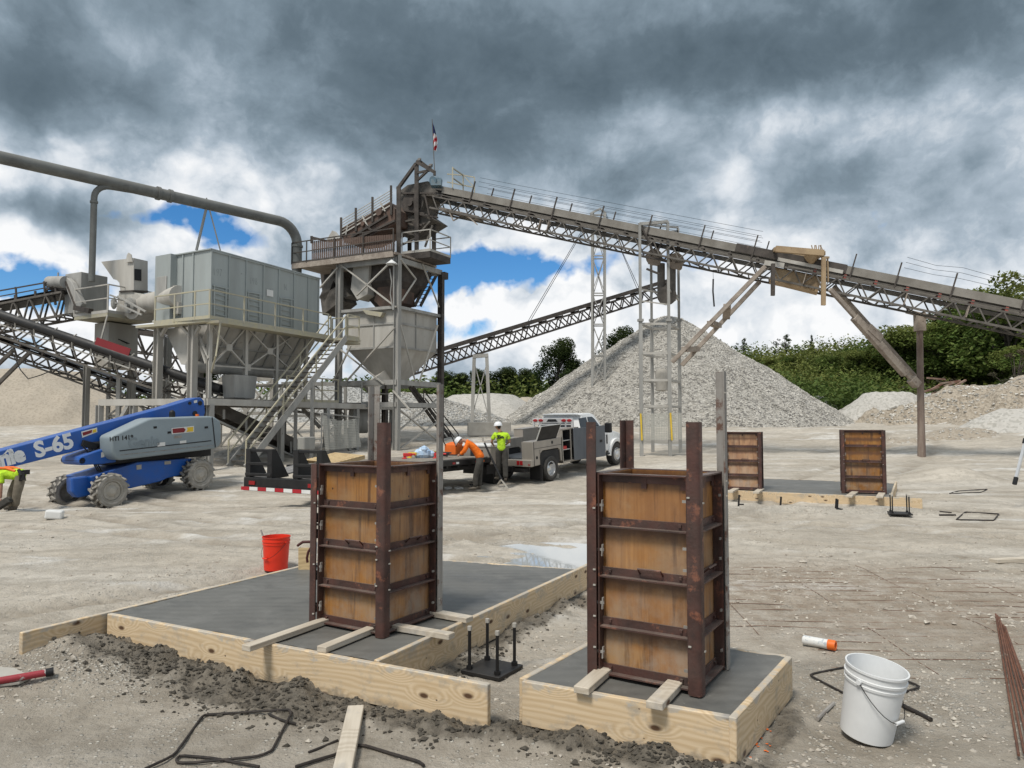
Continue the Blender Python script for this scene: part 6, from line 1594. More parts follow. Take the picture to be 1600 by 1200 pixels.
for k in (1, -1):
    mb.bar(cA+cs*W2*k+cu*top_, cB+cs*W2*k+cu*top_, .07); mb.bar(cA+cs*W2*k+cu*bot_, cB+cs*W2*k+cu*bot_, .08); mb.bar(cA+cs*W2*k+cu*(top_+.13), cB+cs*W2*k+cu*(top_+.13), .04)
    for i in range(n):
        x, y, m_ = (cA.lerp(cB, (i+f)/n)+cs*W2*k for f in (0, 1, .5)); mb.bar(x+cu*top_, m_+cu*bot_, .05); mb.bar(m_+cu*bot_, y+cu*top_, .05)
for i in range(n+1):
    x = cA.lerp(cB, i/n); mb.bar(x+cs*W2+cu*top_, x-cs*W2+cu*top_, .05); mb.bar(x+cs*W2+cu*bot_, x-cs*W2+cu*bot_, .05)
    if i < n: y = cA.lerp(cB, (i+1)/n); mb.bar(x+cs*W2*(1 if i % 2 else -1)+cu*bot_, y-cs*W2*(1 if i % 2 else -1)+cu*bot_, .04)
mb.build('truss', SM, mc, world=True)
mb = MB()
for z in (-.22, -.62): mb.prism([cA+cs*.42+cu*z, cB+cs*.42+cu*z, cB-cs*.42+cu*z, cA-cs*.42+cu*z], cu*.03)
mb.build('belt', M['belt'], mc, world=True)
n_i = 24
for i in range(n_i+1):
    x = cA.lerp(cB, (i+.4)/(n_i+1)); mb = MB()
    for k in (1, -1): mb.bar(x+cs*(W2-.02)*k+cu*-.36, x+cs*(W2-.02)*k+cu*top_, .10, .06, up=cs)
    mb.tube(x+cs*W2*.9+cu*-.42, x-cs*W2*.9+cu*-.42, .07, n=8); mb.build('idler', M['red_idler'] if i > 14 else SD, mc, world=True)
for px, yt, yb in ((744, 235, 0), (751, 195, 0), (812, 0, 0), (877, 0, 0), (949, 0, 0), (1023, 0, 0), (1104, 0, 0), (1185, 0, 0), (1336, 0, 0), (1405, 0, 0), (1490, 0, 0), (1598, 0, 0)):
    if px == 744: continue
    a = cp(px-6, -.50, 1.06); b = cp(px-1, .62, 1.06); b = a+UP*1.05+cd*.30 if True else b
    MB().bar(a, b, .075, .05).build('rail_post', SD, mc, world=True)
for px in (764, 824, 888, 957, 1031, 1112, 1200):
    a = cp(px-5, -.30, -1.06); MB().bar(a, a+UP*.95+cd*.28, .06, .05).build('rail_post', SD, mc, world=True)
wr = MB()
for k, side in ((1.06, 1), (-1.06, -1)):
    for h_ in (.33, .55, .75):
        L2 = [cp(751, h_*.95, k)+cd*.0]+[cp(px, h_*.95, k)-UP*.02 for px in (812, 877, 949, 1023, 1104, 1185)]; wr.path(L2, .007, 4)
        if side == 1: wr.path([cp(1405, h_, k), cp(1450, h_*.86, k), cp(1490, h_, k), cp(1540, h_*.86, k), cp(1598, h_, k)], .007, 4)
wr.build('rail_wires', M['black_rod'], mc, world=True)
mb = MB(); q = [cp(718, 0, -.6), cp(742, 0, -.6)]; f8 = [cp(715, .0, 1.1), cp(716, 0, -1.1), cp(734, 0, -1.1)]
mb.bar(f8[0], f8[0]+UP*1.0, .06); mb.bar(f8[1], f8[1]+UP*1.05, .06); mb.bar(f8[2], f8[2]+UP*1.0, .05)
for h_ in (1.0, .5): mb.bar(cp(690, .1, -1.1)+UP*h_*.8, f8[1]+UP*h_, .05); mb.bar(f8[1]+UP*h_, f8[2]+UP*h_, .05); mb.bar(f8[1]+UP*h_, f8[0]+UP*h_*.95, .05)
mb.bar(f8[1]+UP*1.0, f8[2]+UP*.5, .04); mb.build('head_railing', M['yellow_rail'], mc, world=True)
# under-truss drip trays and bits
mb = MB()
for px in (857, 870, 1265, 1300, 1420, 1515): a = cp(px, -.62, 1.02); MB().bar(a, a-cu*.45, .03, .28, up=cs).build('side_flap', M['mud_steel'], mc, world=True)
a, b = cp(700, -.95, .6), cp(760, -1.0, .6); mb.prism([a, b, b-cs*.7, a-cs*.7], -cu*.12); mb.bar(cp(718, -1.1, 1), cp(728, -1.5, 1), .05); mb.bar(cp(745, -1.1, 1), cp(765, -1.45, 1), .05); mb.bar(cp(728, -1.5, 1), cp(720, -1.1, -1), .05); mb.build('drip_tray', M['mud_steel'], mc, world=True)
# loading skirt, pan and tan gantry over it
mb = MB()
for k in (1.04, -1.04): a, b = cp(1152, .02, k), cp(1322, .02, k); mb.prism([a, b, b-cu*.34, a-cu*.34], cs*.02)
mb.build('skirt', SD, mc, world=True)
mb = MB(); a, b = cp(1214, -.62, .7), cp(1290, -.62, .7); mb.prism([a, b, b-cu*.62, a-cu*.55], -cs*.8); mb.build('return_pan', M['tan_steel'], mc, world=True)
mb = MB(); a, b = cp(1218, -.30, 1.1), cp(1318, -.30, 1.1); mb.bar(a, b, .05, .14); mb.bar(cp(1200, -.55, 1.1), cp(1230, -.5, 1.1), .04, .2); mb.build('cover_strip', M['alloy_bright'] if False else SP_, mc, world=True)
gn = thing('loading_gantry', 'rusty tan steel gantry beam over the middle of the conveyor', 'gantry', cp(1250, .4, 0))
yg = cp(1250, 0, 1.1).y
g0, g1_ = at(1212, 389, yg-.3), at(1287, 395.5, yg-.5); MB().bar(g0, g1_, .16, .24).build('beam', M['tan_steel'], gn, world=True)
mb = MB(); g2_, g3_ = at(1208, 393, yg+1.1), at(1280, 400, yg+1.1); mb.bar(g2_, g3_, .16, .24); mb.bar(g0, g2_, .12, .15); mb.bar(g1_, g3_, .14, .16); mb.build('beam', M['tan_steel'], gn, world=True)
mb = MB(); mb.bar(at(1287, 402, yg-.5), at(1286.5, 477, yg-.5), .15, .13); mb.bar(at(1293, 402, yg-.4), at(1294, 440, yg-.4), .05); mb.bar(at(1286, 402, yg-.5), at(1295, 402.5, yg-.4), .08); mb.build('leg', M['tan_steel'], gn, world=True)
MB().bar(at(1208, 412, yg-.3), at(1207.5, 462, yg-.3), .14, .12).build('leg', SD, gn, world=True)
mb = MB(); c = at(1268, 404, yg-.2); mb.lathe([(.30, .12), (.22, -.05), (.08, -.2), (0, -.2)], c=c, n=12); 
r_ = random.Random(3)
for k in range(6): a = at(1270+k*3, 390, yg-.4); mb.bar(a, a+Vector((r_.uniform(-.1, .1), 0, .18)), .03)
mb.build('hose_reel', M['tan_steel'], gn, world=True)
# braces
def brace(label, lines, plates):
    a, b, w = lines[0]; t = thing('conveyor_brace', label, 'brace', b, 0, 'slanting conveyor braces')
    for a, b, w in lines: MB().bar(a, b, w*.8, w).build('beam', M['mud_steel'], t, world=True, bevel=.01, seg=1)
    for p, q, w in plates: MB().bar(p, q, .30, w).build('cross_plate', M['mud_steel'], t, world=True)
    return t
y1 = cp(1190, 0, 1.2).y-.15; yb1 = 31.2
q1, q2_, q3_, q4_ = at(1196, 416, y1), at(1050, 566, yb1), at(1187, 440, y1+.9), at(1065, 571, yb1+.9)
brace('slanting mud-caked brace left of the gantry, leaning down to the lattice frame', [(q1, q2_, .17), (q3_, q4_, .17)],
      [(q1.lerp(q2_, .40), q3_.lerp(q4_, .42), .18), (q1.lerp(q2_, .58), q3_.lerp(q4_, .52), .18), (q1.lerp(q2_, .86), q3_.lerp(q4_, .80), .22)])
y2 = cp(1300, 0, 1.2).y-.1
q1, q2_ = at(1297, 452, y2), at(1433, 602, 30.1); q3_, q4_ = at(1303, 447, y2+.9), at(1437, 596, 30.9)
brace('slanting mud-caked brace right of the gantry, leaning down to the lone pole', [(q1, q2_, .17), (q3_, q4_, .15), (q1.lerp(q2_, .27)-UP*.05, q1.lerp(q2_, .86)-UP*.07, .30)],
      [(q1.lerp(q2_, .42)+UP*.12, q1.lerp(q2_, .56)+UP*.2, .3), (q1.lerp(q2_, .93), q2_, .30), (q1.lerp(q2_, .5), q3_.lerp(q4_, .5), .12)])
pp = ong(1440, 713); lp = thing('conveyor_pole', 'lone weathered wooden pole propping the conveyor at right', 'pole', pp)
MB().path([Vector((pp.x, pp.y, pp.z-.3)), at(1439, 650, pp.y), at(1437.5, 560, pp.y), at(1437, 496, pp.y)], [.16, .135, .125, .12], 12).build('shaft', M['pole_wood'], lp, world=True, smooth=True)
c = at(1437, 502, pp.y); MB().bar(c-UP*.4, c+UP*.35, .34, .34).bar(c+UP*.3-cd*.5, c+UP*.26+cd*.6, .3, .14).build('cap_bracket', M['mud_steel'], lp, world=True)
# lattice frame tower with take-up weights
Yn, Yr = ong(1002, 711).y, None
lf = thing('lattice_frame', 'four-legged lattice steel frame with take-up weights under the conveyor', 'steel frame', ong(1025, 711)); Yn = 31.6; Yr = Yn+1.7
P4 = [(1002, Yn), (1046, Yn), (1019.5, Yr), (1062, Yr)]
base = [at(1002, 640, Yn), at(1046.5, 640, Yn), at(1019.5, 640, Yr), at(1062.5, 640, Yr)]
tops = [349, 346, 356, 357]
for (px, Y), b, yt, w in zip(P4, base, tops, (.11, .11, .10, .10)):
    z1 = at(px, yt, Y).z; zb3 = ZG(b.x, b.y)-.15; zm = at(px, 500, Y).z
    mb = MB(); mb.bar(dn(b, zb3), dn(b, zm), w*1.3, w*1.3); mb.bar(dn(b, zm), dn(b, z1), w); mb.bar(dn(b, zm-.06), dn(b, zm+.04), w*2.2); mb.build('leg', S, lf, world=True)
for y in (506, 552, 594, 635):
    z = at(1002, y, Yn).z; mb = MB()
    for i, j in ((0, 1), (1, 3), (3, 2), (2, 0)): mb.bar(dn(base[i], z), dn(base[j], z), .07, .10)
    mb.build('girt', M['steel_pale'], lf, world=True)
mb = MB(); z = at(1002, 350, Yn).z; mb.bar(dn(base[0], z), dn(base[1], z+.1), .1, .13); mb.bar(dn(base[2], z), dn(base[3], z+.1), .1, .13); mb.bar(dn(base[0], z), dn(base[3], z+.3), .08); 
mb.build('top_beam', S, lf, world=True); mb = MB(); z5 = at(1002, 452, Yn).z; mb.bar(dn(base[0], z5), dn(base[3], z5), .07); mb.bar(dn(base[1], z5), dn(base[3], z5-.2), .08); mb.bar(dn(base[0], at(1002, 470, Yn).z), dn(base[1], at(1002, 476, Yn).z), .05)
mb.build('girt', M['steel_pale'], lf, world=True)
Ym = Yn+.8
mb = MB()
for px, y0_, y1_, r_b in ((1033, 412, 462, .17), (1049, 414, 470, .2)): mb.tube(at(px, y0_, Ym), at(px, y1_, Ym), r_b, n=12)
mb.tube(at(1042, 462, Ym-.4), at(1042, 462, Ym+.5), .42, n=18); mb.build('take_up_weight', SM, lf, world=True, smooth=True)
mb = MB()
for px, py in ((1022, 402), (1056, 408)): mb.tube(at(px, py, Ym-.35), at(px, py, Ym+.5), .36, n=18); mb.bar(at(px-8, py+6, Ym), at(px+9, py+10, Ym), .3, .2)
mb.build('bend_pulley', M['mud_steel'], lf, world=True)
mb = MB(); fbars(mb, Face(base[0], 0), [(1002, 400, 1045, 408), (1010, 420, 1030, 428), (1003, 356, 1022, 396), (1044, 356, 1026, 396)], .08); mb.build('pulley_frame', SD, lf, world=True)
Fg = Face(base[0]-Vector((0, .1, 0)), 0); mb = MB(); mb.quad(Fg.pt(1001, 646), Fg.pt(1065, 645), Fg.pt(1065, 687), Fg.pt(1001, 688)); mb.build('guard_sheet', M['guard_pale'], lf, world=True)
Fg = Face(base[0]-Vector((0, .14, 0)), 0); mb = MB(); fbars(mb, Fg, [(1001, 646, 1003, 688)], .06); mb.build('yellow_edge', M['sticker_yellow'], lf, world=True); mb = MB(); fbars(mb, Fg, [(1047.5, 645, 1050, 688)], .06); mb.build('yellow_edge', M['sticker_yellow'], lf, world=True)
c = at(1034, 594, Ym); MB().lathe([(.0, -.5), (.26, -.45), (.30, .30), (.22, .48), (.0, .5)], c=c, n=16).build('counterweight', M['concrete'], lf, world=True, smooth=True)
# dangling hose
h0_ = cp(1115, -1.1, 1); Yh = h0_.y; o = MB().path([at(1114, 421, Yh)-h0_, at(1114.5, 437, Yh)-h0_], .008, 5).path([at(1114.5, 436, Yh)-h0_, at(1114, 455, Yh)-h0_, at(1116, 479, Yh)-h0_], .035, 7).build('dangling_hose', M['belt'], smooth=True); o.location = h0_; tag(o, 'short black hose dangling from the middle of the main conveyor', 'hose')
# ---- stacking conveyor, mast, bent support
p, q = at(610, 573, 47), at(1042, 441, 57.5)
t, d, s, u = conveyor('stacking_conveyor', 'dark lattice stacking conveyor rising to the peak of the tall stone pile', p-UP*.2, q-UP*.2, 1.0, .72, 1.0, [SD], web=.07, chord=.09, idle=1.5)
mb = MB(); s = s if s.y < 0 else -s; mb.bar(p+s*1.05+u*.1, q+s*1.05+u*.1, .04, .26); mb.bar(p-s*1.05+u*.1, q-s*1.05+u*.1, .04, .26); mb.build('side_board', SD, t, world=True)
MB().tube(q+s*1.1-u*.1, q-s*1.1-u*.1, .33, n=14).build('head_pulley', M['belt'], t, world=True)
mt = thing('cable_mast', 'slender galvanised lattice mast standing in the left slope of the stone pile', 'mast', at(935, 600, 53.5)); Ymst = 53.5
mb = MB(); mp_ = [(925, Ymst-.5), (945.5, Ymst-.5), (927, Ymst+.5), (944, Ymst+.5)]
for px, Y in mp_: mb.bar(at(px, 612, Y), at(px, 333, Y), .13)
zz = [at(925, y, Ymst).z for y in (345, 402, 460, 508, 556, 600)]
for i in range(5):
    for a, b in ((0, 1), (2, 3)):
        A, B = at(mp_[a][0], 500, mp_[a][1]), at(mp_[b][0], 500, mp_[b][1])
        mb.bar(dn(A, zz[i]), dn(B, zz[i+1]), .055); mb.bar(dn(B, zz[i]), dn(A, zz[i+1]), .055); mb.bar(dn(A, zz[i]), dn(B, zz[i]), .08)
mb.bar(at(922, 334, Ymst), at(938, 326, Ymst), .12); mb.bar(at(938, 326, Ymst), at(947, 334, Ymst), .12); mb.bar(at(922, 336, Ymst), at(947, 336, Ymst), .1); mb.build('lattice', S, mt, world=True)
def con(k): return p.lerp(q, k)
for a, k, lb in ((926, .435, 1), (928, .47, 2), (944, .865, 3), (946, .89, 4)):
    o = MB().tube(at(a, 332, Ymst), con(k)+u*.2+s*(1 if lb % 2 else -1), .022, n=5).build('stay_cable', M['black_rod'], mt, world=True)
bt_ = thing('conveyor_support', 'twin-legged steel bent with X bracing under the stacking conveyor', 'support', at(750, 662, 49)); Yb_ = 49
for a, b in (((741, 558), (737.5, 664)), ((760.5, 556), (765, 664))): MB().bar(at(*a, Yb_), at(*b, Yb_), .22, .26).build('leg', S, bt_, world=True)
mb = MB(); mb.bar(at(739, 557, Yb_), at(763, 555, Yb_), .3, .24); mb.bar(at(742, 570, Yb_), at(763, 650, Yb_), .06); mb.bar(at(760, 570, Yb_), at(739, 645, Yb_), .06); mb.build('cross_brace', S, bt_, world=True)

# ---- dusty trestles, pipes and spill seen through the plant's legs
def bent(label, px0, px1, yt, yb, Y, m, n=1, w=.14):
    t = thing('trestle_bent', label, 'trestle', at((px0+px1)/2, yb, Y), 0, 'braced trestles behind the plant'); mb = MB()
    z0, z1 = at(px0, yb, Y).z, at(px0, yt, Y).z
    X = [at(px0+(px1-px0)*k/n, 600, Y).x for k in range(n+1)]
    for x in X: mb.bar((x, Y, z0-.3), (x, Y, z1), w)
    mb.bar((X[0], Y, z1), (X[-1], Y, z1), w*.9, w*1.4); mb.bar((X[0], Y, (z0+z1)/2), (X[-1], Y, (z0+z1)/2), w*.6, w)
    for a, b in zip(X, X[1:]):
        for p, q in (((z0+z1)/2, z1), (z0, (z0+z1)/2)): mb.bar((a, Y-.05, p), (b, Y-.05, q), w*.5); mb.bar((b, Y+.05, p), (a, Y+.05, q), w*.5)
    mb.build('frame', m, t, world=True); return t
bent('braced dark trestle glimpsed between the left collector columns', 205, 296, 520, 690, 37, SD, 2)
bent('pale braced trestle behind the foot of the stair', 345, 425, 592, 700, 35.5, M['steel_pale'], 2, .16)
bent('grey braced trestle behind the mesh guard', 440, 540, 600, 700, 38, S, 2)
bent('short trestle behind the blue boom tip under the low platform', 170, 240, 600, 700, 34.5, S, 1)
t = thing('pipe_run', 'dusty pipes running along under the low platform', 'pipes', at(430, 650, 33.5)); mb = MB()
mb.path([at(340, 600, 33.6), at(470, 604, 34.4), at(474, 640, 34.4), at(500, 668, 34.2)], .09, 10); mb.path([at(352, 612, 33.7), at(440, 640, 34), at(500, 648, 34.6)], .06, 8); mb.build('pipe', M['steel_pale'], t, world=True, smooth=True)
c = at(385, 694, 31.5); heap('spill_heap', 'pale lumpy spill heap under the stair foot', c, 1.7, 1.5, gz(c.x, c.y)-.05, M['sand_white'], 31, rough=.2, cat='spill heap', jag=.3)
block_box('pump_skid', 'pale concrete plinth under the low platform beside the cabinet', 'plinth', LF.off(.6), 500, 516, 700, 728, .5, M['concrete'])
t = thing('drum_screen', 'dusty barrel shaped machine under the hopper gate', 'machine', TL.off(.3).pt(560, 660)); a, b = TL.off(-.4).pt(548, 655), TL.off(-1.4).pt(590, 655); MB().tube(a, b, .7, n=18).build('drum', S, t, world=True, smooth=True)
mb = MB(); mb.tube(a.lerp(b, .1), a.lerp(b, .16), .78, n=18); mb.tube(a.lerp(b, .8), a.lerp(b, .86), .78, n=18); mb.build('hoop', SM, t, world=True)
mb = MB(); mb.bar(a-UP*.4, dn(a, ZG(a.x, a.y)), .3); mb.bar(b-UP*.4, dn(b, ZG(b.x, b.y)), .3); mb.build('leg', S, t, world=True)
# ---------------------------------------------------------------- wheels
def wheel(parent, c, axis, r, w, mt, mr, lug=0, name='wheel', rim_r=.56, dish=.06, dual=False, bolts=8):
    """axis points outwards"""
    ax = Vector(axis).normalized(); a = ax.cross(UP).normalized(); b = a.cross(ax)
    T = Matrix((a, ax, b)).transposed().to_4x4(); T.translation = Vector(c)
    hub = bpy.data.objects.new(name, None); COL.objects.link(hub); hub.parent = parent; hub.location = Vector(c)-origin(parent) if parent.rotation_euler.z == 0 else Vector(c)
    hub.rotation_euler = T.to_euler()
    h = w/2; mb = MB()
    t_ = .90 if lug else 1.0; mb.mi = 1 if lug else 0
    mb.lathe([(r*t_, -h*.72), (r*t_, h*.72)], n=40, axis='y'); mb.mi = 0
    for sg in (-1, 1): mb.lathe([(r*t_, sg*h*.72), (r*.93*min(1, t_+.03), sg*h*.96), (r*.72, sg*h), (r*rim_r, sg*h*.8)], n=40, axis='y')
    if lug:
        for k in range(lug):
            t = 2*math.pi*k/lug
            for sg in (1, -1):
                tt = t+(math.pi/lug if sg > 0 else 0)
                p = Vector((math.cos(tt)*r*1.0, sg*h*.08, math.sin(tt)*r*1.0)); q = Vector((math.cos(tt+.16)*r*.985, sg*h*.97, math.sin(tt+.16)*r*.985))
                mb.bar(p*.955, q*.955, r*.11, r*.11, up=Vector((math.cos(tt), 0, math.sin(tt))))
                q2 = Vector((math.cos(tt+.17)*r*.90, sg*h*1.02, math.sin(tt+.17)*r*.90)); mb.bar(q, q2, r*.085, r*.05, up=(0, 1, 0))
    mb.build('tyre', [mt, M['tyre_groove']], hub, smooth=True, angle=35)
    rb = MB(); rr = r*rim_r
    rb.lathe([(rr, h*.82), (rr*.94, h*.86), (rr*.88, h*.55), (rr*.80, h*.80-dish), (rr*.55, h*.72-dish), (rr*.42, h*.9-dish), (rr*.30, h*1.0-dish), (rr*.26, h*1.08-dish), (0, h*1.1-dish)], n=36, axis='y')
    for k in range(bolts):
        t = 2*math.pi*k/bolts; rb.tube((rr*.62*math.cos(t), h*.7-dish, rr*.62*math.sin(t)), (rr*.62*math.cos(t), h*.86-dish, rr*.62*math.sin(t)), rr*.05, n=6)
    rb.build('rim', mr, hub, smooth=True, angle=35)
    return hub
# ---------------------------------------------------------------- boom lift
mid = Vector((-9.99, 20.75, 0)); LP = Face(mid, 58.6); ln = LP.n; ld_ = LP.d
bl = thing('boom_lift', 'blue and grey wheeled boom lift with long arm reaching out of frame', 'boom lift', dn(mid-ln*1.0, gz(-10.8, 21.2)))
def lw(px, py, off, r): return LP.off(off).pt(px, py)
for px, py, off, rr in ((170.5, 767, -.17, .475), (309, 741, -.17, .475), (106, 768.5, -1.75, .475), (247, 745, -1.95, .475)):
    c = LP.off(off).pt(px, py); wheel(bl, c, ln if off > -1 else -ln, rr, .37, M['tyre_dusty'], M['rim_dusty'], lug=15, bolts=9, rim_r=.60, dish=.02)
ch = LP.off(-.38)
MB().prism([ch.pt(*p) for p in ((140, 745), (207, 725), (215, 722), (300, 716), (308, 722), (300, 736), (284, 742), (262, 747), (252, 752), (205, 763), (192, 763), (150, 764))], -ln*1.2).build('chassis', M['blue'], bl, world=True, bevel=.03)
nz = LP.off(-.55); MB().prism([nz.pt(*p) for p in ((112, 747), (147, 742), (162, 749), (162, 768), (146, 773), (122, 778), (113, 769))], -ln*.30).build('front_axle_housing', M['blue'], bl, world=True, bevel=.04)
mb = MB(); a = LP.off(-.3).pt(310, 741); mb.tube(a, a-ln*1.5, .12, n=10); a = LP.off(-.3).pt(170, 767); mb.tube(a, a-ln*1.5, .12, n=10); mb.build('axle', M['black_steel'], bl, world=True)
tt_ = LP.off(-.55); MB().prism([tt_.pt(*p) for p in ((160, 716), (330, 700), (330, 712), (165, 727))], -ln*.95).build('turntable', M['black_steel'], bl, world=True, bevel=.02)
mb = MB(); t3_ = LP.off(-.45); mb.prism([t3_.pt(*p) for p in ((125, 714), (150, 705), (178, 697), (182, 722), (160, 725), (128, 727), (124, 722))], -ln*.9); mb.build('turret', M['blue'], bl, world=True, bevel=.03)
mb = MB(); mb.tube(t3_.pt(129, 720), t3_.pt(129, 720)-ln*.92, .08, n=10); mb.tube(LP.off(-.75).pt(140, 697), LP.off(-.75).pt(190, 690), .11, n=12); mb.bar(LP.off(-.7).pt(128, 692), LP.off(-.7).pt(150, 698), .12, .16); mb.build('lift_cylinder', M['black_steel'], bl, world=True, smooth=True)
# engine cover: rounded, stepped front
cv = LP.off(.03)
cov = ((174.5, 683), (178, 680), (231, 655), (239, 653), (327, 650), (336, 651.5), (345, 658), (346.5, 670), (346.5, 690), (344, 697), (337, 701), (310, 704.5), (195, 718.5), (187, 719.5), (181, 716), (175.5, 705))
MB().prism([cv.pt(*p) for p in cov], -ln*.62).build('engine_cover', M['cover_grey'], bl, world=True, bevel=.07, seg=4, smooth=True)
far_ = LP.off(-1.35); MB().prism([far_.pt(*p) for p in cov], -ln*.6).build('tank_cover', M['cover_grey'], bl, world=True, bevel=.07, seg=3, smooth=True)
cv2 = LP.off(.034); mb = MB(); mb.bar(cv2.pt(187, 704.5), cv2.pt(330, 688.5), .012, .025); mb.bar(cv2.pt(331.5, 652), cv2.pt(336.5, 699), .012, .03, up=ld_); mb.build('panel_seam', M['black'], bl, world=True)
MB().tube(cv.pt(279, 655)-ln*.3, cv.pt(279, 645)-ln*.3, .085, n=12).ball(cv.pt(279, 645)-ln*.3, .085).build('exhaust', M['black'], bl, world=True, smooth=True)
MB().tube(cv.pt(318, 651)-ln*.3, cv.pt(318, 647)-ln*.3, .05, n=10).build('beacon', M['orange'], bl, world=True, smooth=True)
# decals on the cover
def decal(nm, F, pts, m): return MB().prism([F.pt(*p) for p in pts], F.n*.004).build(nm, m, bl, world=True)
cv3 = LP.off(.036)
decal('sticker', cv3, ((268, 669), (303, 665.5), (303, 675), (268.5, 678.5)), M['white_tape'])
cv4 = LP.off(.041); decal('sticker_red', cv4, ((269.5, 670), (287, 668.3), (290, 671.3), (287.5, 675.5), (270, 677)), M['deep_red']); decal('sticker_yellow', cv4, ((292, 668), (302, 667), (302, 674), (291, 675), (293, 671.5)), M['sticker_yellow'])
decal('sticker_grey', cv3, ((272, 681), (284, 680), (284, 684), (272, 685)), M['rust_grey'])
decal('sticker_white', cv3, ((246, 692), (258, 690.7), (258, 696.5), (246, 697.8)), M['white_tape']); decal('sticker_white', cv3, ((281, 689), (291, 687.7), (291, 692), (281, 693)), M['white_tape'])
sl = (cv.pt(330, 688)-cv.pt(190, 704)).normalized()
text_mesh('unit_number', 'HTI 1419', .165, M['ink'], bl, frame(cv3.pt(190, 684.8)-origin(bl), sl, UP), .003, .004, 1.1, .95)
text_mesh('brand_emboss', 'Genie', .40, mat('embossed_cover_lettering', (.205, .25, .275), (.19, .23, .255), .5, bump=0), bl, frame(LP.off(.034).pt(225, 691)-origin(bl), sl, UP), .006, .012, 1.0, .95)
# boom
bo_ = LP.off(-.72)
b0_ = [(-120, 737), (0, 704.5), (255, 637), (305, 621.5), (314, 621), (319, 626), (321, 645), (318, 652), (300, 656), (262, 663), (176, 690), (0, 735), (-120, 769)]
MB().prism([bo_.pt(*p) for p in b0_], -ln*.46).build('boom', M['blue'], bl, world=True, bevel=.025)
bf = LP.off(-.7175); bax = (bf.pt(200, 652)-bf.pt(0, 704.5)).normalized()
text_mesh('model_lettering', 'S-65', .55, M['hat_white'], bl, frame(bf.pt(85, 696.5)-origin(bl), bax, UP), .0015, .022, 1.0, 1.0)
text_mesh('brand_lettering', 'Genie', .53, M['hat_white'], bl, frame(bf.pt(-2, 719.5)-origin(bl), bax, UP), .0015, .03, .92, .98)
ci = frame(bf.pt(13.0, 706.5)-origin(bl), bax, UP); mb = MB(); mb.prism([(-.12, -.02, 0), (0, .07, 0), (.12, -.02, 0), (.12, -.06, 0), (0, .02, 0), (-.12, -.06, 0)], (0, 0, .0015)); mb.v = [ci @ v for v in mb.v]; mb.build('brand_accent', M['hat_white'], bl)
decal('boom_sticker', LP.off(-.712), ((127, 674.5), (151.5, 668), (152, 675), (128.5, 684)), M['white_tape']); decal('boom_sticker_red', LP.off(-.707), ((128.5, 676), (144, 671.5), (143, 676.5), (130, 681)), M['deep_red']); decal('boom_sticker_yellow', LP.off(-.707), ((145, 671.5), (150.5, 670), (150.5, 675), (144.5, 676.5)), M['sticker_yellow'])
decal('boom_sticker', LP.off(-.712), ((303, 626), (308, 625), (308, 629), (303, 630)), M['white_tape'])
mb = MB()
for px, py, r in ((313, 630, .07), (305, 646, .08), (297, 630, .05)): q = LP.off(-.70).pt(px, py); mb.tube(q, q-ln*.5, r, n=12)
mb.build('pivot_pin', M['black_steel'], bl, world=True, smooth=True)
decal('manual_box', LP.off(-.375), ((157, 740), (170, 736), (170, 747), (158, 750)), M['blue']); decal('chassis_sticker', LP.off(-.374), ((213, 727), (221, 725.8), (221, 733), (213.5, 734)), M['rim_dusty']); decal('chassis_sticker', LP.off(-.374), ((257, 721), (267, 720), (267, 725), (257, 726)), M['rim_dusty']); decal('turret_sticker', LP.off(-.446), ((158, 707), (163, 706), (163, 714), (158, 715)), M['white_tape'])
# ---------------------------------------------------------------- flatbed trailer
TX, TY, TA = -5.45, 17.55, R(62)
tz0, tz1 = ZG(TX, TY), ZG(TX+7.5*math.cos(TA), TY+7.5*math.sin(TA))
tz0 += .02
tl_ = thing('flatbed_trailer', 'black flatbed equipment trailer with folded ramps and red-white tape', 'trailer', (TX, TY, tz0), TA)
tl_.rotation_euler = (0, -math.atan((tz1-tz0)/7.5)*.6, TA); BS = M['black_steel']
MB().box((.12, 0, .50), (.24, 2.5, .30)).box((.0, 0, .38), (.1, 2.46, .1)).build('rear_beam', BS, tl_, bevel=.02)
for k in range(9):
    y = -1.12+k*.28; MB().box((-.062, y, .385), (.012, .272, .085)).build('reflective_tape', M['red_tape'] if k % 2 == 0 else M['white_tape'], tl_)
MB().box((4.6, -.9, .66), (6.4, .12, .26)).box((4.6, .9, .66), (6.4, .12, .26)).box((4.6, -1.22, .80), (6.4, .06, .16)).box((4.6, 1.22, .80), (6.4, .06, .16)).box((7.78, 0, .80), (.08, 2.5, .16)).build('frame_rail', BS, tl_, bevel=.008, seg=1)
mb = MB()
for k in range(11): mb.box((1.6+k*.62, 0, .70), (.06, 2.4, .1))
mb.build('cross_member', BS, tl_)
mb = MB()
for k in range(13): mb.box((4.7, -1.08+k*.18, .885), (6.1, .17, .04))
mb.build('plank_deck', mat('grey_deck_plank', (.28, .25, .21), (.17, .15, .125), .9, scale=4), tl_)
mb = MB()
for y in (-.72, .72): mb.prism([(.1, y-.35, .62), (.1, y+.35, .62), (1.65, y+.35, .88), (1.65, y-.35, .88)], (0, 0, .03))
mb.build('beaver_tail', mat('worn_tail_plate', (.32, .31, .30), (.16, .15, .145), .6, .3, scale=5), tl_)
for y in (-.78, .78):
    mb = MB()
    for s in (-.42, .30):
        mb.prism([(.02, y+s-.02, .62), (.02, y+s-.02, 1.34), (.16, y+s-.02, 1.34), (.60, y+s-.02, .66)], (0, .16, 0))
    for z, xx in ((1.30, .08), (.98, .06), (.72, .04)): mb.box((xx, y, z), (.09, .86, .07))
    mb.build('ramp', BS, tl_, bevel=.008, seg=1)
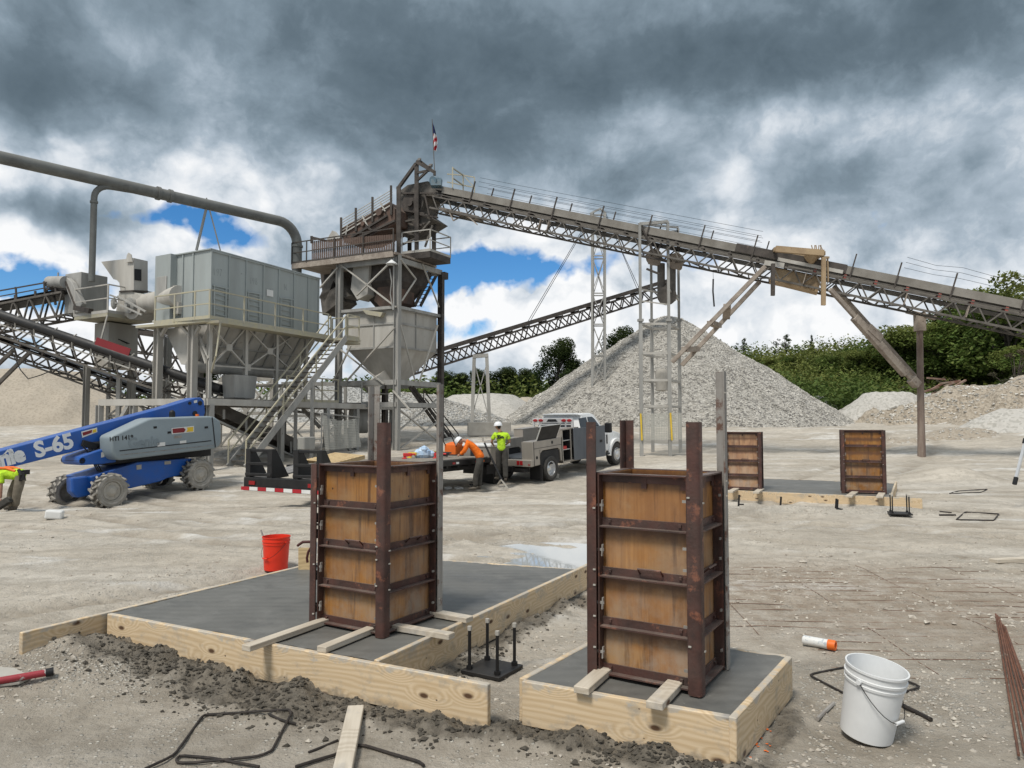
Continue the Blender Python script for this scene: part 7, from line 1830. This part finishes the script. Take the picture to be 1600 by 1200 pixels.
mb = MB(); mb.box((8.6, .28, .62), (1.8, .1, .16), rz=-.28).box((8.6, -.28, .62), (1.8, .1, .16), rz=.28).build('tongue', BS, tl_)
for x in (3.6, 4.5):
    for y in (-.98, .98): wheel(tl_, Vector((x, y, .39)), Vector((0, 1 if y > 0 else -1, 0)), .38, .24, M['tyre'], M['alloy_bright'], rim_r=.55)
MB().prism([(2.9, -1.2, .80), (3.1, -1.2, .86), (5.0, -1.2, .86), (5.2, -1.2, .80)], (0, .3, 0)).build('fender', BS, tl_)
mb = MB(); mb.box((7.4, -.95, .30), (.12, .12, .55)).box((7.4, -.95, .03), (.34, .3, .04)).build('landing_jack', BS, tl_)
for x in (5.6, 6.9, 7.3): MB().box((x, -1.255, .79), (.14, .014, .06)).build('side_marker', M['red_lens'] if x < 7 else M['orange'], tl_)
for x in (5.8, 7.1): MB().box((x, -1.255, .79), (.14, .014, .06)).build('side_tape', M['white_tape'], tl_)
for y in (-.95, .95): MB().box((-.012, y, .52), (.02, .2, .09)).build('tail_lamp', M['red_lens'], tl_)
Mt = tl_.matrix_basis
Mt = Matrix.Translation(tl_.location) @ tl_.rotation_euler.to_matrix().to_4x4()
def ont(x, y, z=.91): return Mt @ Vector((x, y, z))
# pallet and clutter on the deck
pl_ = thing('wooden_pallet', 'new wooden slatted pallet leaning on the trailer deck', 'pallet', ont(2.5, .55), TA)
pl_.rotation_euler = (R(3), R(-7), TA)
mb = MB()
for k in range(8): mb.box((-.55+k*.155, 0, .13), (.10, 1.05, .022))
mb.build('slats', M['pallet_wood'], pl_, bevel=.003, seg=1)
mb = MB()
for y in (-.48, 0, .48): mb.box((0, y, .07), (1.25, .045, .10))
mb.build('stringers', M['pallet_wood'], pl_)
def clutter(name, label, cat, loc, build, m, **kw):
    mb = MB(); build(mb); o = mb.build(name, m, **kw); o.location = loc; return tag(o, label, cat)
clutter('folded_sheet', 'crumpled pale blue plastic sheet lying on the trailer deck', 'plastic sheet', ont(6.0, .1), lambda b: [b.ball((0, 0, .15), (.22, .2, .2), 8, 5), b.ball((.15, .12, .1), (.2, .16, .13), 7, 5), b.ball((-.16, .05, .12), (.16, .2, .16), 7, 5), b.ball((.02, -.1, .26), (.12, .12, .12), 6, 4)], M['blue_cloth'])
def drill(b): b.box((0, 0, .12), (.26, .09, .1)); b.box((-.08, 0, .05), (.07, .07, .14), ry=.2); b.tube((.13, 0, .13), (.24, 0, .13), .03); b.box((-.09, 0, .0), (.14, .1, .06))
for x, y, m_, lb in ((5.75, .35, 'yellow_tool', 'yellow power tool left of the pale blue sheet on the trailer'), (5.9, -.5, 'red_tool', 'red power tool in front of the pale blue sheet on the trailer'), (5.15, .1, 'red_tool', 'dark red tool on the trailer deck beside the tall form post'), (6.5, .45, 'yellow_tool', 'yellow tool right of the wooden post on the trailer deck'), (6.9, .2, 'yellow_tool', 'small yellow tool nearest the worker in orange')):
    clutter('power_tool', lb, 'power tool', ont(x, y), drill, M[m_], bevel=.012)
clutter('hose_coil', 'black hose coiled on the trailer deck by the tools', 'hose', ont(6.55, -.1), lambda b: [b.path([(.25*math.cos(t*.5)*(1+.02*t), .25*math.sin(t*.5), .03+.004*t) for t in range(34)], .022, 6)], M['belt'], smooth=True)
cs_ = thing('orange_saw', 'orange walk-behind saw with black tyre guard on the trailer', 'saw', ont(8.2, .35, .80), TA)
MB().prism([(-.3, -.2, .1), (.3, -.2, .1), (.36, -.2, .45), (.1, -.2, .55), (-.3, -.2, .48)], (0, .45, 0)).build('body', M['orange'], cs_, bevel=.04)
MB().box((.05, 0, .02), (1.0, .6, .16)).tube((-.35, -.4, .02), (-.35, .4, .02), .13, n=14).build('base', M['black'], cs_, bevel=.02)
mb = MB(); mb.path([(-.25, -.2, .4), (-.75, -.22, .95), (-.78, .22, .95), (-.25, .2, .4)], .018, 6); mb.build('handle', M['black_rod'], cs_)
# ---------------------------------------------------------------- service truck
ta = R(53); tO = Vector((.51, 25.56, 0)); fw_ = Vector((math.cos(ta), math.sin(ta), 0))
zr_, zf_ = ZG(1.25, 25.0), ZG(4.0, 28.6); tO.z = zr_+.01
tk = thing('service_truck', 'white crew cab pickup with open-doored aluminium service body', 'truck', tO, ta)
tk.rotation_euler = (0, -math.atan((zf_-zr_)/4.6), ta)
WP = M['white_paint']; AL_ = M['alloy']
r_w = .415
for x, y in ((0, -.92), (0, .92), (4.55, -.90), (4.55, .90)):
    s_ = 1 if y > 0 else -1
    wheel(tk, Vector((x, y, r_w)), Vector((0, s_, 0)), r_w, .30, M['tyre'], M['alloy_bright'], rim_r=.60, dish=.10 if x == 0 else -.03, bolts=8)
# cab: cross-section loop lofted across the width, tumblehome above the belt line
def cabprof(y, inset, zc=1.0):
    return [(1.92, y, .62), (1.90, y, 1.28), (1.95+inset*.4, y*(1-inset*.16), 2.02), (2.15, y*(1-inset*.19), 2.10), (3.02, y*(1-inset*.19), 2.09), (3.25, y*(1-inset*.18), 2.03), (3.80, y*(1-inset*.03), 1.37), (4.0, y, 1.34), (4.0, y, .62)]
MB().loft([cabprof(-1.0, 1), cabprof(-.95, 1.05), cabprof(.95, 1.05), cabprof(1.0, 1)]).build('cab', WP, tk, bevel=.03, smooth=True)
# hood, fenders, grille
mb = MB(); hood = lambda y: [(3.75, y, .60), (3.75, y, 1.36), (4.4, y*.97, 1.33), (4.95, y*.94, 1.22), (5.16, y*.92, 1.08), (5.20, y*.92, .60)]
mb.loft([hood(-.98), hood(-.9), hood(.9), hood(.98)]); mb.build('hood', WP, tk, bevel=.04, smooth=True)
for s_ in (-1, 1):
    mb = MB(); arc = [(4.55+.60*math.cos(t), .42+.62*math.sin(t)) for t in [math.pi*k/10 for k in range(11)]]; inn = [(4.55+.49*math.cos(t), .40+.51*math.sin(t)) for t in [math.pi*k/10 for k in range(10, -1, -1)]]
    mb.prism([(x, s_*.94, z) for x, z in arc+inn], (0, s_*.12, 0)); mb.build('fender_flare', WP, tk, bevel=.02)
    MB().prism([(x, s_*.992, z) for x, z in [(4.55+.49*math.cos(t), .40+.50*math.sin(t)) for t in [math.pi*k/10 for k in range(11)]]], (0, s_*.012, 0)).build('wheel_well', M['black'], tk)
MB().box((5.28, 0, .62), (.16, 2.0, .28)).build('bumper', M['alloy_bright'], tk, bevel=.03)
MB().box((5.20, 0, .95), (.05, 1.3, .34)).build('grille', M['black'], tk, bevel=.01)
for s_ in (-1, 1): MB().box((5.17, s_*.78, 1.02), (.12, .30, .28)).build('headlight', M['alloy_bright'], tk, bevel=.03)
# windows
def side_win(pts, s_): 
    def yy(z): return s_*(1.0-.19*(z-1.28)/.8*.98+.012) 
    return MB().prism([(x, yy(z), z) for x, z in pts], (0, -s_*.02, 0))
for s_ in (-1, 1):
    side_win([(2.12, 1.42), (2.16, 1.95), (2.66, 1.96), (2.70, 1.42)], s_).build('window', M['glass'], tk)
    side_win([(2.80, 1.42), (2.77, 1.96), (3.08, 1.95), (3.22, 1.86), (3.58, 1.44)], s_).build('window', M['glass'], tk)
    dm = MB(); dm.box((2.74, s_*1.003, 1.0), (.012, .01, .7)).box((3.70, s_*1.003, 1.0), (.012, .01, .7)).box((2.9, s_*1.005, 1.33), (1.7, .01, .03)).box((2.62, s_*1.01, 1.22), (.2, .03, .04)).box((3.60, s_*1.01, 1.22), (.2, .03, .04)); dm.build('door_trim', M['black'], tk)
    mi = MB(); mi.box((3.62, s_*1.22, 1.50), (.16, .24, .36)).bar((3.55, s_*1.0, 1.42), (3.60, s_*1.2, 1.42), .05).build('mirror', M['black'], tk, bevel=.03)
MB().prism([(1.93, -.66, 1.45), (1.93, .66, 1.45), (1.985, .62, 1.97), (1.985, -.62, 1.97)], (-.03, 0, .002)).build('rear_window', M['glass'], tk)
MB().prism([(3.83, -.80, 1.40), (3.83, .80, 1.40), (3.33, .74, 1.99), (3.33, -.74, 1.99)], (.02, 0, .02)).build('windscreen', M['glass'], tk)
MB().box((3.0, -1.03, .52), (1.7, .18, .06)).build('running_board', M['black'], tk, bevel=.01)
vb = MB(); vb.box((3.86, -1.004, 1.05), (.08, .012, .34)).build('fender_vent', M['black'], tk)
# headache rack with four red lamps
hr = MB(); hr.box((1.74, 0, 1.90), (.07, 1.72, .17))
for y in (-.86, .86): hr.bar((1.74, y, .95), (1.74, y*.97, 1.95), .08)
for z in (1.40, 1.52, 1.64, 1.76): hr.box((1.74, 0, z), (.05, 1.6, .045))
for y in (-.55, .55): hr.bar((1.74, y, 1.2), (1.74, y, 1.9), .05)
hr.build('headache_rack', M['alloy_bright'], tk, bevel=.008, seg=1)
for y in (-.74, -.50, .50, .74): MB().lathe([(0, 0), (.05, .01), (.055, .03), (.05, .04)], n=14, axis='x').build('rack_lamp', M['red_lens'], tk).location = (1.67, y, 1.905)
for o in kids(tk):
    if o.name.startswith('rack_lamp'): o.scale = (1, 1.9, .95)
MB().prism([(1.70, -.24, 1.86), (1.70, .24, 1.86), (1.70, .16, 1.95), (1.70, -.16, 1.95)], (-.008, 0, 0)).build('rack_cutout', M['black'], tk)
# service body
Z0, Z1, Z2 = .60, 1.40, 1.66
for s_ in (-1, 1):
    y0, y1 = s_*.62, s_*1.03
    # side cabinet with a wheel arch
    arch = [(x, z) for x, z in ((.62, .60), (.58, .98), (.46, 1.06), (-.46, 1.06), (-.58, .98), (-.62, .60))]
    prof = [(-1.0, Z0), (-1.0, Z1)]+[(.72, Z1), (.72, Z0)]+arch
    MB().prism([(x, y0, z) for x, z in prof], (0, y1-y0, 0)).build('side_cabinet', AL_, tk, bevel=.012, seg=1)
    sm = MB(); yy = s_*1.034
    sm.box((-.14, yy, 1.16), (1.68, .006, .012)).box((-.62, yy, .85), (.012, .006, .5)).box((.70, yy, 1.0), (.02, .006, .8)).box((-.96, yy, 1.0), (.02, .006, .78)).build('panel_seam', M['black'], tk)
    for x, z in ((.12, 1.28), (-.80, .86)): MB().lathe([(0, 0), (.055, 0), (.06, .012), (.03, .02)], c=(x, s_*1.034, z), n=14, axis='y').build('latch', M['black'], tk)
    MB().prism([(x, s_*1.0, z) for x, z in [(.56, .55), (.54, .98), (.44, 1.03), (-.44, 1.03), (-.54, .98), (-.56, .55)]], (0, -s_*.36, 0)).build('wheel_housing', M['black'], tk)
    # tall front locker, open
    fr = MB(); fr.box((.76, (y0+y1)/2, (Z0+Z2)/2-.05), (.05, abs(y1-y0), Z2-Z0+.1)); fr.box((1.30, (y0+y1)/2, (Z0+Z2)/2-.05), (.05, abs(y1-y0), Z2-Z0+.1)); fr.box((1.28, (y0+y1)/2, Z2-.01), (1.09, abs(y1-y0), .04)); fr.box((1.28, (y0+y1)/2, .53), (1.09, abs(y1-y0), .06)); fr.box((1.80, (y0+y1)/2, (Z0+Z2)/2-.05), (.05, abs(y1-y0), Z2-Z0+.1)); fr.box((1.28, y0+s_*.02, 1.1), (1.05, .03, 1.1)); fr.build('locker', AL_, tk)
    li = MB(); li.box((1.03, y0+s_*.06, 1.1), (.48, .02, 1.0)); li.box((1.55, y0+s_*.06, 1.1), (.46, .02, 1.0)); li.box((1.27, (y0+y1)/2, 1.1), (.006, abs(y1-y0)-.05, 1.04)); li.box((1.77, (y0+y1)/2, 1.1), (.006, abs(y1-y0)-.05, 1.04)); li.build('locker_shade_panel', M['dark_in'], tk)  # near-black panels paint shade into the open lockers
    sh = MB(); sh.box((1.03, (y0+y1)/2, 1.26), (.48, .36, .02)); sh.box((1.03, (y0+y1)/2, .95), (.48, .36, .02)); sh.build('locker_shelf', M['alloy_bright'], tk)
    fd = MB(); fd.box((1.0, (y0+y1)/2+s_*.05, 1.01), (.22, .2, .11)); fd.build('red_case', M['red_tool'], tk, bevel=.015)
# doors standing open on the near side
dr = MB().box((1.33+.35, -1.17, 1.09), (.62, .035, 1.12), rz=-.30).build('locker_door', M['dark_door'], tk, bevel=.01, seg=1)
dr2 = MB().box((2.62, -1.42, 1.09), (.62, .035, 1.12), rz=-.12).build('locker_door', M['dark_door'], tk, bevel=.01, seg=1)
MB().box((2.66, -1.445, 1.10), (.13, .02, .09), rz=-.12).build('door_latch', M['black'], dr2)
MB().bar((1.84, -1.02, 1.5), (2.32, -1.40, 1.5), .02).bar((1.84, -1.02, .7), (2.32, -1.40, .7), .02).build('door_stay', M['alloy_bright'], dr2)
MB().box((-.15, -1.08, 1.62), (1.15, .025, .56), rx=.42).build('open_lid', M['black'], tk, bevel=.006, seg=1)
mb = MB()
for a, b in (((-.74, -.965, 1.36), (-.74, -1.20, 1.88)), ((.44, -.965, 1.36), (.44, -1.20, 1.88)), ((-.74, -1.20, 1.88), (.44, -1.20, 1.88))): mb.bar(a, b, .03)
mb.build('lid_rim', M['alloy_bright'], tk)
MB().box((.62, -.83, 1.41), (.2, .38, .03)).build('cabinet_top', AL_, tk)
# bed floor, rear wall, bumper
MB().box((.4, 0, .82), (2.7, 1.26, .06)).build('bed_floor', M['dark_door'], tk)
for s_ in (-1, 1): MB().box((-1.005, s_*.80, 1.02), (.02, .44, .74)).build('rear_panel', AL_, tk, bevel=.004, seg=1)
MB().box((-1.06, 0, .70), (.14, 2.06, .22)).build('rear_bumper', AL_, tk, bevel=.01, seg=1)
for s_ in (-1, 1):
    for k in range(2): MB().box((-1.135, s_*(.50+.13*k), .71), (.02, .11, .14)).build('tail_lamp', M['red_lens'], tk, bevel=.006, seg=1)
MB().box((-1.135, -.94, .66), (.012, .08, .03)).build('reflector', M['red_lens'], tk)
MB().box((-1.0, 0, .46), (.3, 1.5, .12)).build('hitch', M['black_steel'], tk)
for s_ in (-1, 1): MB().box((-.62, s_*.85, .36), (.03, .5, .5)).build('mud_flap', M['black'], tk)
MB().box((1.5, 0, .52), (5.6, .7, .18)).build('chassis_frame', M['black_steel'], tk)
Mk = Matrix.Translation(tk.location) @ tk.rotation_euler.to_matrix().to_4x4()
# generator behind the worker in yellow
gp = at(757, 700, 24.6); gt = thing('welding_generator', 'white topped generator behind the worker in yellow', 'generator', dn(gp, .25), R(53))
MB().box((.1, .0, .28), (1.0, 1.15, .56)).build('casing', AL_, gt, bevel=.02)
MB().box((.1, 0, .61), (1.08, 1.22, .10)).build('top', WP, gt, bevel=.03)
MB().box((-.42, .0, .28), (.02, .5, .36)).build('grille', M['dark_in'], gt)
MB().box((.1, 0, -.16), (1.2, 1.0, .30)).box((.1, 0, -.45), (.25, .8, .40)).build('skid', M['black_steel'], gt)
# bar leaning by the workers
bt2 = thing('breaker_stand', 'black leaning tool stand with forked foot between the two workers', 'tool', at(785, 760, 22.9))
MB().path([at(757, 692, 23.3), at(766, 712, 23.2), at(785, 752, 23.0)], [.03, .035, .03], 8).build('shaft', M['black'], bt2, world=True, smooth=True)
MB().bar(at(783, 749, 23), at(794, 764, 22.9), .06, .03).bar(at(783, 750, 23), at(778, 757, 23.2), .05, .03).tube(at(755, 690, 23.3), at(754, 683, 23.3), .03).build('fork', M['rim_dusty'], bt2, world=True)

mb = MB()
for k in range(3):
    mb.path([LP.off(-.60).pt(146+k*3, 724), LP.off(-.55).pt(152+k*3, 735), LP.off(-.5).pt(164+k*2, 741), LP.off(-.45).pt(176, 736+k)], .018, 6)
mb.path([LP.off(-.62).pt(128, 695), LP.off(-.6).pt(137, 706), LP.off(-.62).pt(150, 704), LP.off(-.66).pt(168, 692)], .02, 6); mb.build('hydraulic_hose', M['black'], bl, world=True, smooth=True)
mb = MB()
for px, py in ((240, 668), (262, 676), (320, 668)): mb.bar(LP.off(.036).pt(px, py), LP.off(.036).pt(px+5, py-.5), .012, .06)
mb.build('latch', M['black'], bl, world=True)
mb = MB(); mb.bar(LP.off(.036).pt(188, 711), LP.off(.036).pt(334, 695.5), .008, .012); mb.build('cover_crease', M['rust_grey'], bl, world=True)
mb = MB(); mb.path([LP.off(-.70).pt(20, 706), LP.off(-.70).pt(140, 675), LP.off(-.70).pt(230, 652)], .014, 6); mb = MB(); mb.bar(LP.off(-.95).pt(-118, 752), LP.off(-.95).pt(-330, 812), .30, .36); mb.build('fly_boom', M['steel_pale'], bl, world=True)
# ---------------------------------------------------------------- people
def hand_chain(w, fwd, side, up, s=1.0, curl=.5):
    """palm and five bent fingers; w wrist, fwd along the hand, side toward the thumb"""
    fwd = fwd.normalized(); side = (side-fwd*side.dot(fwd)).normalized(); dn_ = fwd.cross(side).normalized()*(1 if fwd.cross(side).dot(up) < 0 else -1)
    ch = []; pc = w+fwd*.05*s; kn = w+fwd*.09*s
    ch.append([(w, .026*s), (pc, (.036*s, .022*s)), (kn, (.036*s, .018*s))])
    for k, (o, L) in enumerate(((.030, .072), (.011, .080), (-.009, .074), (-.027, .058))):
        a = kn+side*o*s; b = a+(fwd*(1-curl*.5)+dn_*curl*.6).normalized()*L*.5*s; c = b+(fwd*(1-curl)+dn_*curl*1.1).normalized()*L*.45*s
        ch.append([(a-fwd*.012*s, .010*s), (a+fwd*.008, .0095*s), (b, .009*s), (c, .0075*s)])
    a = w+fwd*.03*s+side*.03*s; b = a+(fwd*.6+side*.7).normalized()*.04*s; c = b+(fwd*.95+side*.15+dn_*.3).normalized()*.032*s
    ch.append([(a, .014*s), (b, .012*s), (c, .009*s)])
    return ch
def face_parts(t, hc, look, up, r):
    """eyes, nose, mouth and ears set on the head"""
    side = look.cross(up).normalized(); f = MB()
    f.ball(hc+look*r*.98-up*r*.12, (r*.16, r*.16, r*.22), 8, 5)
    for s in (1, -1): f.ball(hc+side*s*r*.86-up*r*.08, (r*.14, r*.14, r*.26), 8, 5)
    f.build('nose_and_ears', M['skin'], t, world=True, smooth=True)
    e = MB()
    for s in (1, -1): e.ball(hc+look*r*.86+side*s*r*.34+up*r*.08, r*.11, 8, 5)
    e.bar(hc+look*r*.92-side*r*.22-up*r*.5, hc+look*r*.92+side*r*.22-up*r*.5, r*.06); e.build('eyes_and_mouth', M['hair'], t, world=True, smooth=True)
def hard_hat(t, hc, up, look, r):
    side = look.cross(up).normalized(); T = Matrix((look, side, up)).transposed().to_4x4(); T.translation = hc+up*r*.30
    mb = MB(); mb.M = T
    prof = [(r*1.18, 0), (r*1.17, r*.25), (r*1.05, r*.62), (r*.75, r*.95), (r*.35, r*1.10), (0, r*1.13)]
    mb.lathe(prof, n=24); brim = []
    for k in range(24):
        a = 2*math.pi*k/24; e = 1.30+.28*max(0, math.cos(a)); brim.append((r*e*math.cos(a), r*1.30*math.sin(a), -.01))
    mb.prism(brim, (0, 0, .015)); mb.bar((r*-1.1, 0, r*.35), (-r*.5, 0, r*.98), .03, .012); mb.bar((-r*.5, 0, r*.98), (r*.6, 0, r*.98), .03, .012)
    mb.build('hard_hat', M['hat_white'], t, world=True, smooth=True, angle=50)
def person(label, foot, J, shirt, pants, hat=True, hair_only=False, sleeves='short', boots=True, vest=None):
    """J: joints in world space"""
    t = thing('person', label, 'person', foot)
    g = origin(t); L = lambda ch: [[(Vector(p)-g, r) for p, r in c] for c in ch]
    P = J; pel, chest, neck, hc = P['pelvis'], P['chest'], P['neck'], P['head']
    look, up = P['look'].normalized(), P['up'].normalized()
    hr_ = .105
    mids = lambda a, b, f: Vector(a).lerp(Vector(b), f)
    sp1 = mids(pel, chest, .5)
    body = [[(pel, .105), (sp1, .10), (chest, .115), (neck, .052), (mids(neck, hc, .45), .052), (hc-up*.02, (.088, .092)), (hc+up*.07, .075)]]
    hands = []
    for k in ('L', 'R'):
        body.append([(chest, .115), (P['sh'+k], .060), (P['el'+k], .042), (P['wr'+k], .028)])
        d = (P['wr'+k]-P['el'+k]).normalized(); d = P.get('hd'+k, d)
        hands += hand_chain(P['wr'+k], d, P.get('th'+k, UP), UP, 1.0, .55)
        body.append([(pel, .105), (P['hip'+k], .085), (P['kn'+k], .058), (P['an'+k], .042)])
    b = skin('body', L(body), M['skin'], t, 2)
    hb = skin('tmp_hands', L(hands[:6]), M['skin'], t, 1); hb2 = skin('tmp_hands', L(hands[6:]), M['skin'], t, 1)
    bm = bmesh.new()
    for o in (b, hb, hb2): bm.from_mesh(o.data)
    bm.to_mesh(b.data); bm.free()
    for f in b.data.polygons: f.use_smooth = True
    for o in (hb, hb2): me = o.data; bpy.data.objects.remove(o); bpy.data.meshes.remove(me)
    # clothes
    cl = [[(mids(pel, chest, -.18), (.178, .145)), (mids(pel, chest, .12), (.182, .148)), (sp1, (.182, .145)), (mids(chest, sp1, .15), (.196, .150)), (mids(chest, neck, .45), (.130, .112)), (mids(chest, neck, .8), .074)]]
    for k in ('L', 'R'):
        a = [(mids(chest, sp1, .15), (.196, .150)), (P['sh'+k], .094)]
        if sleeves == 'short': a += [(mids(P['sh'+k], P['el'+k], .6), .082), (mids(P['sh'+k], P['el'+k], .68), .078)]
        else: a += [(P['el'+k], .074), (mids(P['el'+k], P['wr'+k], .9), .052)]
        cl.append(a)
    skin('shirt', L(cl), M[shirt], t, 2)
    if vest: 
        pass
    tr = [[(mids(pel, chest, .28), (.160, .128)), (pel, (.172, .142))]]
    for k in ('L', 'R'):
        tr.append([(pel, (.172, .142)), (P['hip'+k], .126), (mids(P['hip'+k], P['kn'+k], .6), .108), (P['kn'+k], .094), (mids(P['kn'+k], P['an'+k], .6), .088), (mids(P['kn'+k], P['an'+k], .97), .086)])
    skin('trousers', L(tr), M[pants], t, 2)
    for k in ('L', 'R'):
        a, toe = P['an'+k], P['toe'+k]; z = a.z-.075
        heel = a-(toe-a)*.25
        skin('boot', L([[(a+UP*.06, .060), (dn(a, z+.055), .056), (dn(a.lerp(toe, .6), z+.045), (.050, .045)), (dn(toe, z+.040), (.044, .036))], [(dn(a, z+.055), .056), (dn(heel, z+.045), .046)]]), M['boot'], t, 2)
    skin('hair', L([[(hc+up*.055-look*.03, .085), (hc-look*.055-up*.02, .062), (hc-look*.052-up*.075, .038)]]), M['hair'], t, 2)
    face_parts(t, hc, look, up, hr_)
    if hat: hard_hat(t, hc+up*.01, up, look, .112)
    return t
# worker in the yellow T-shirt, seen from behind, busy at the truck
fp_ = ong(790, 754); Y = 23.6; gx = at(787, 754, Y)
def V(px, py, dy=0.0): return at(px, py, Y+dy)
J = dict(pelvis=V(783.5, 702), chest=V(782.5, 681), neck=V(780.5, 672.5), head=V(778.3, 667, .03), look=Vector((-.55, .83, -.05)), up=Vector((-.05, .02, 1)),
         shL=V(773.5, 678, .02), elL=V(767.8, 690.5, .05), wrL=V(771, 695.5, .26), shR=V(792, 678.5, .05), elR=V(796.5, 690, .08), wrR=V(790, 695, .30),
         hipL=V(779, 706), hipR=V(788, 706), knL=V(779.5, 728, .04), knR=V(789.5, 728, -.04), anL=V(777, 746, .12), anR=V(790, 749, -.06),
         toeL=V(773.5, 749, .28), toeR=V(789.5, 752.5, .12))
wk = person('standing worker in lime yellow T-shirt and white hard hat, seen from behind', dn(V(784, 752), V(784, 752).z), J, 'hivis', 'trouser_dark')
c = V(783.5, 683.5, -.145)
lg = text_mesh('shirt_print', 'Z', .135, M['ink'], wk, frame(V(778.9, 683, -.150)-origin(wk), (1, 0, 0), UP), .03, .010, 1, 1.1)
mb = MB(); mb.prism([V(*p, -.165) for p in ((780.8, 684.3), (782.6, 682.0), (785.2, 681.2), (787, 682.3), (788, 684.6), (786.4, 684.8), (784.4, 683.6), (783, 684.8))], (0, .05, 0)); mb.build('shirt_logo', M['ink'], wk, world=True)
# worker in orange, bent over the trailer deck facing left
Y = 22.7
J = dict(pelvis=V(750.5, 714), chest=V(738, 693.5), neck=V(724.5, 687.5), head=V(718.5, 690.5), look=Vector((-.62, -.25, -.75)), up=Vector((-.72, .05, .62)),
         shL=V(731, 692, -.17), elL=V(726, 704.5, -.20), wrL=V(718.5, 710.5, -.12), shR=V(731, 691, .17), elR=V(727, 703, .17), wrR=V(718, 709.5, .10),
         hipL=V(750.5, 719, -.09), hipR=V(750, 719, .09), knL=V(743.5, 742, -.10), knR=V(749.5, 741, .12), anL=V(742.5, 762, -.10), anR=V(749, 761, .14),
         toeL=V(731, 765.5, -.12), toeR=V(740, 764, .12))
person('bent over worker in orange long sleeved shirt and white hard hat', V(744, 767), J, 'hiorange', 'trouser_dark', sleeves='long')
# worker at the left edge, bent double in a hi-vis vest
Y = 16.6
J = dict(pelvis=V(33, 742), chest=V(8, 739), neck=V(-10, 744), head=V(-18, 750), look=Vector((-.75, -.1, -.6)), up=Vector((-.6, 0, -.35)),
         shL=V(1, 743, -.16), elL=V(1, 762, -.2), wrL=V(1, 779, -.18), shR=V(1, 742, .17), elR=V(-4, 762, .2), wrR=V(-5, 778, .2),
         hipL=V(33, 746, -.09), hipR=V(31, 746, .10), knL=V(26.5, 771, -.12), knR=V(18, 770, .22), anL=V(23.5, 793, -.10), anR=V(16, 792, .26), toeL=V(12, 797, -.13), toeR=V(5, 796, .22))
wl = person('worker bent double in yellow and orange hi-vis vest at the left edge', V(22, 799), J, 'hivis', 'trouser_tan', hat=False)
g = origin(wl)
mb = MB()
pts = [V(-4, 731.5, -.12), V(10, 731.5, -.12), V(24, 736.2, -.12)]
mb.path(pts, .03, 8); mb.path([p+Vector((0, .24, 0)) for p in pts], .03, 8); mb.build('vest_stripe', M['orange'], wl, world=True, smooth=True)
mb = MB(); mb.path([V(29, 734, -.14), V(33, 742, -.18), V(32, 751, -.15)], .035, 8); mb.box(V(35, 744, -.16), (.10, .06, .16)); mb.box(V(38, 738, 0), (.06, .3, .1)); mb.build('tool_belt', M['black'], wl, world=True)
o = MB().box((0, 0, .10), (.34, .16, .14), ry=-.6).tube((-.2, 0, .0), (.16, 0, .22), .05).build('hand_tool', M['trouser_dark'], bevel=.02); o.location = V(5, 794, -.25); tag(o, 'dark hand tool on the ground under the bent worker at the left edge', 'tool')
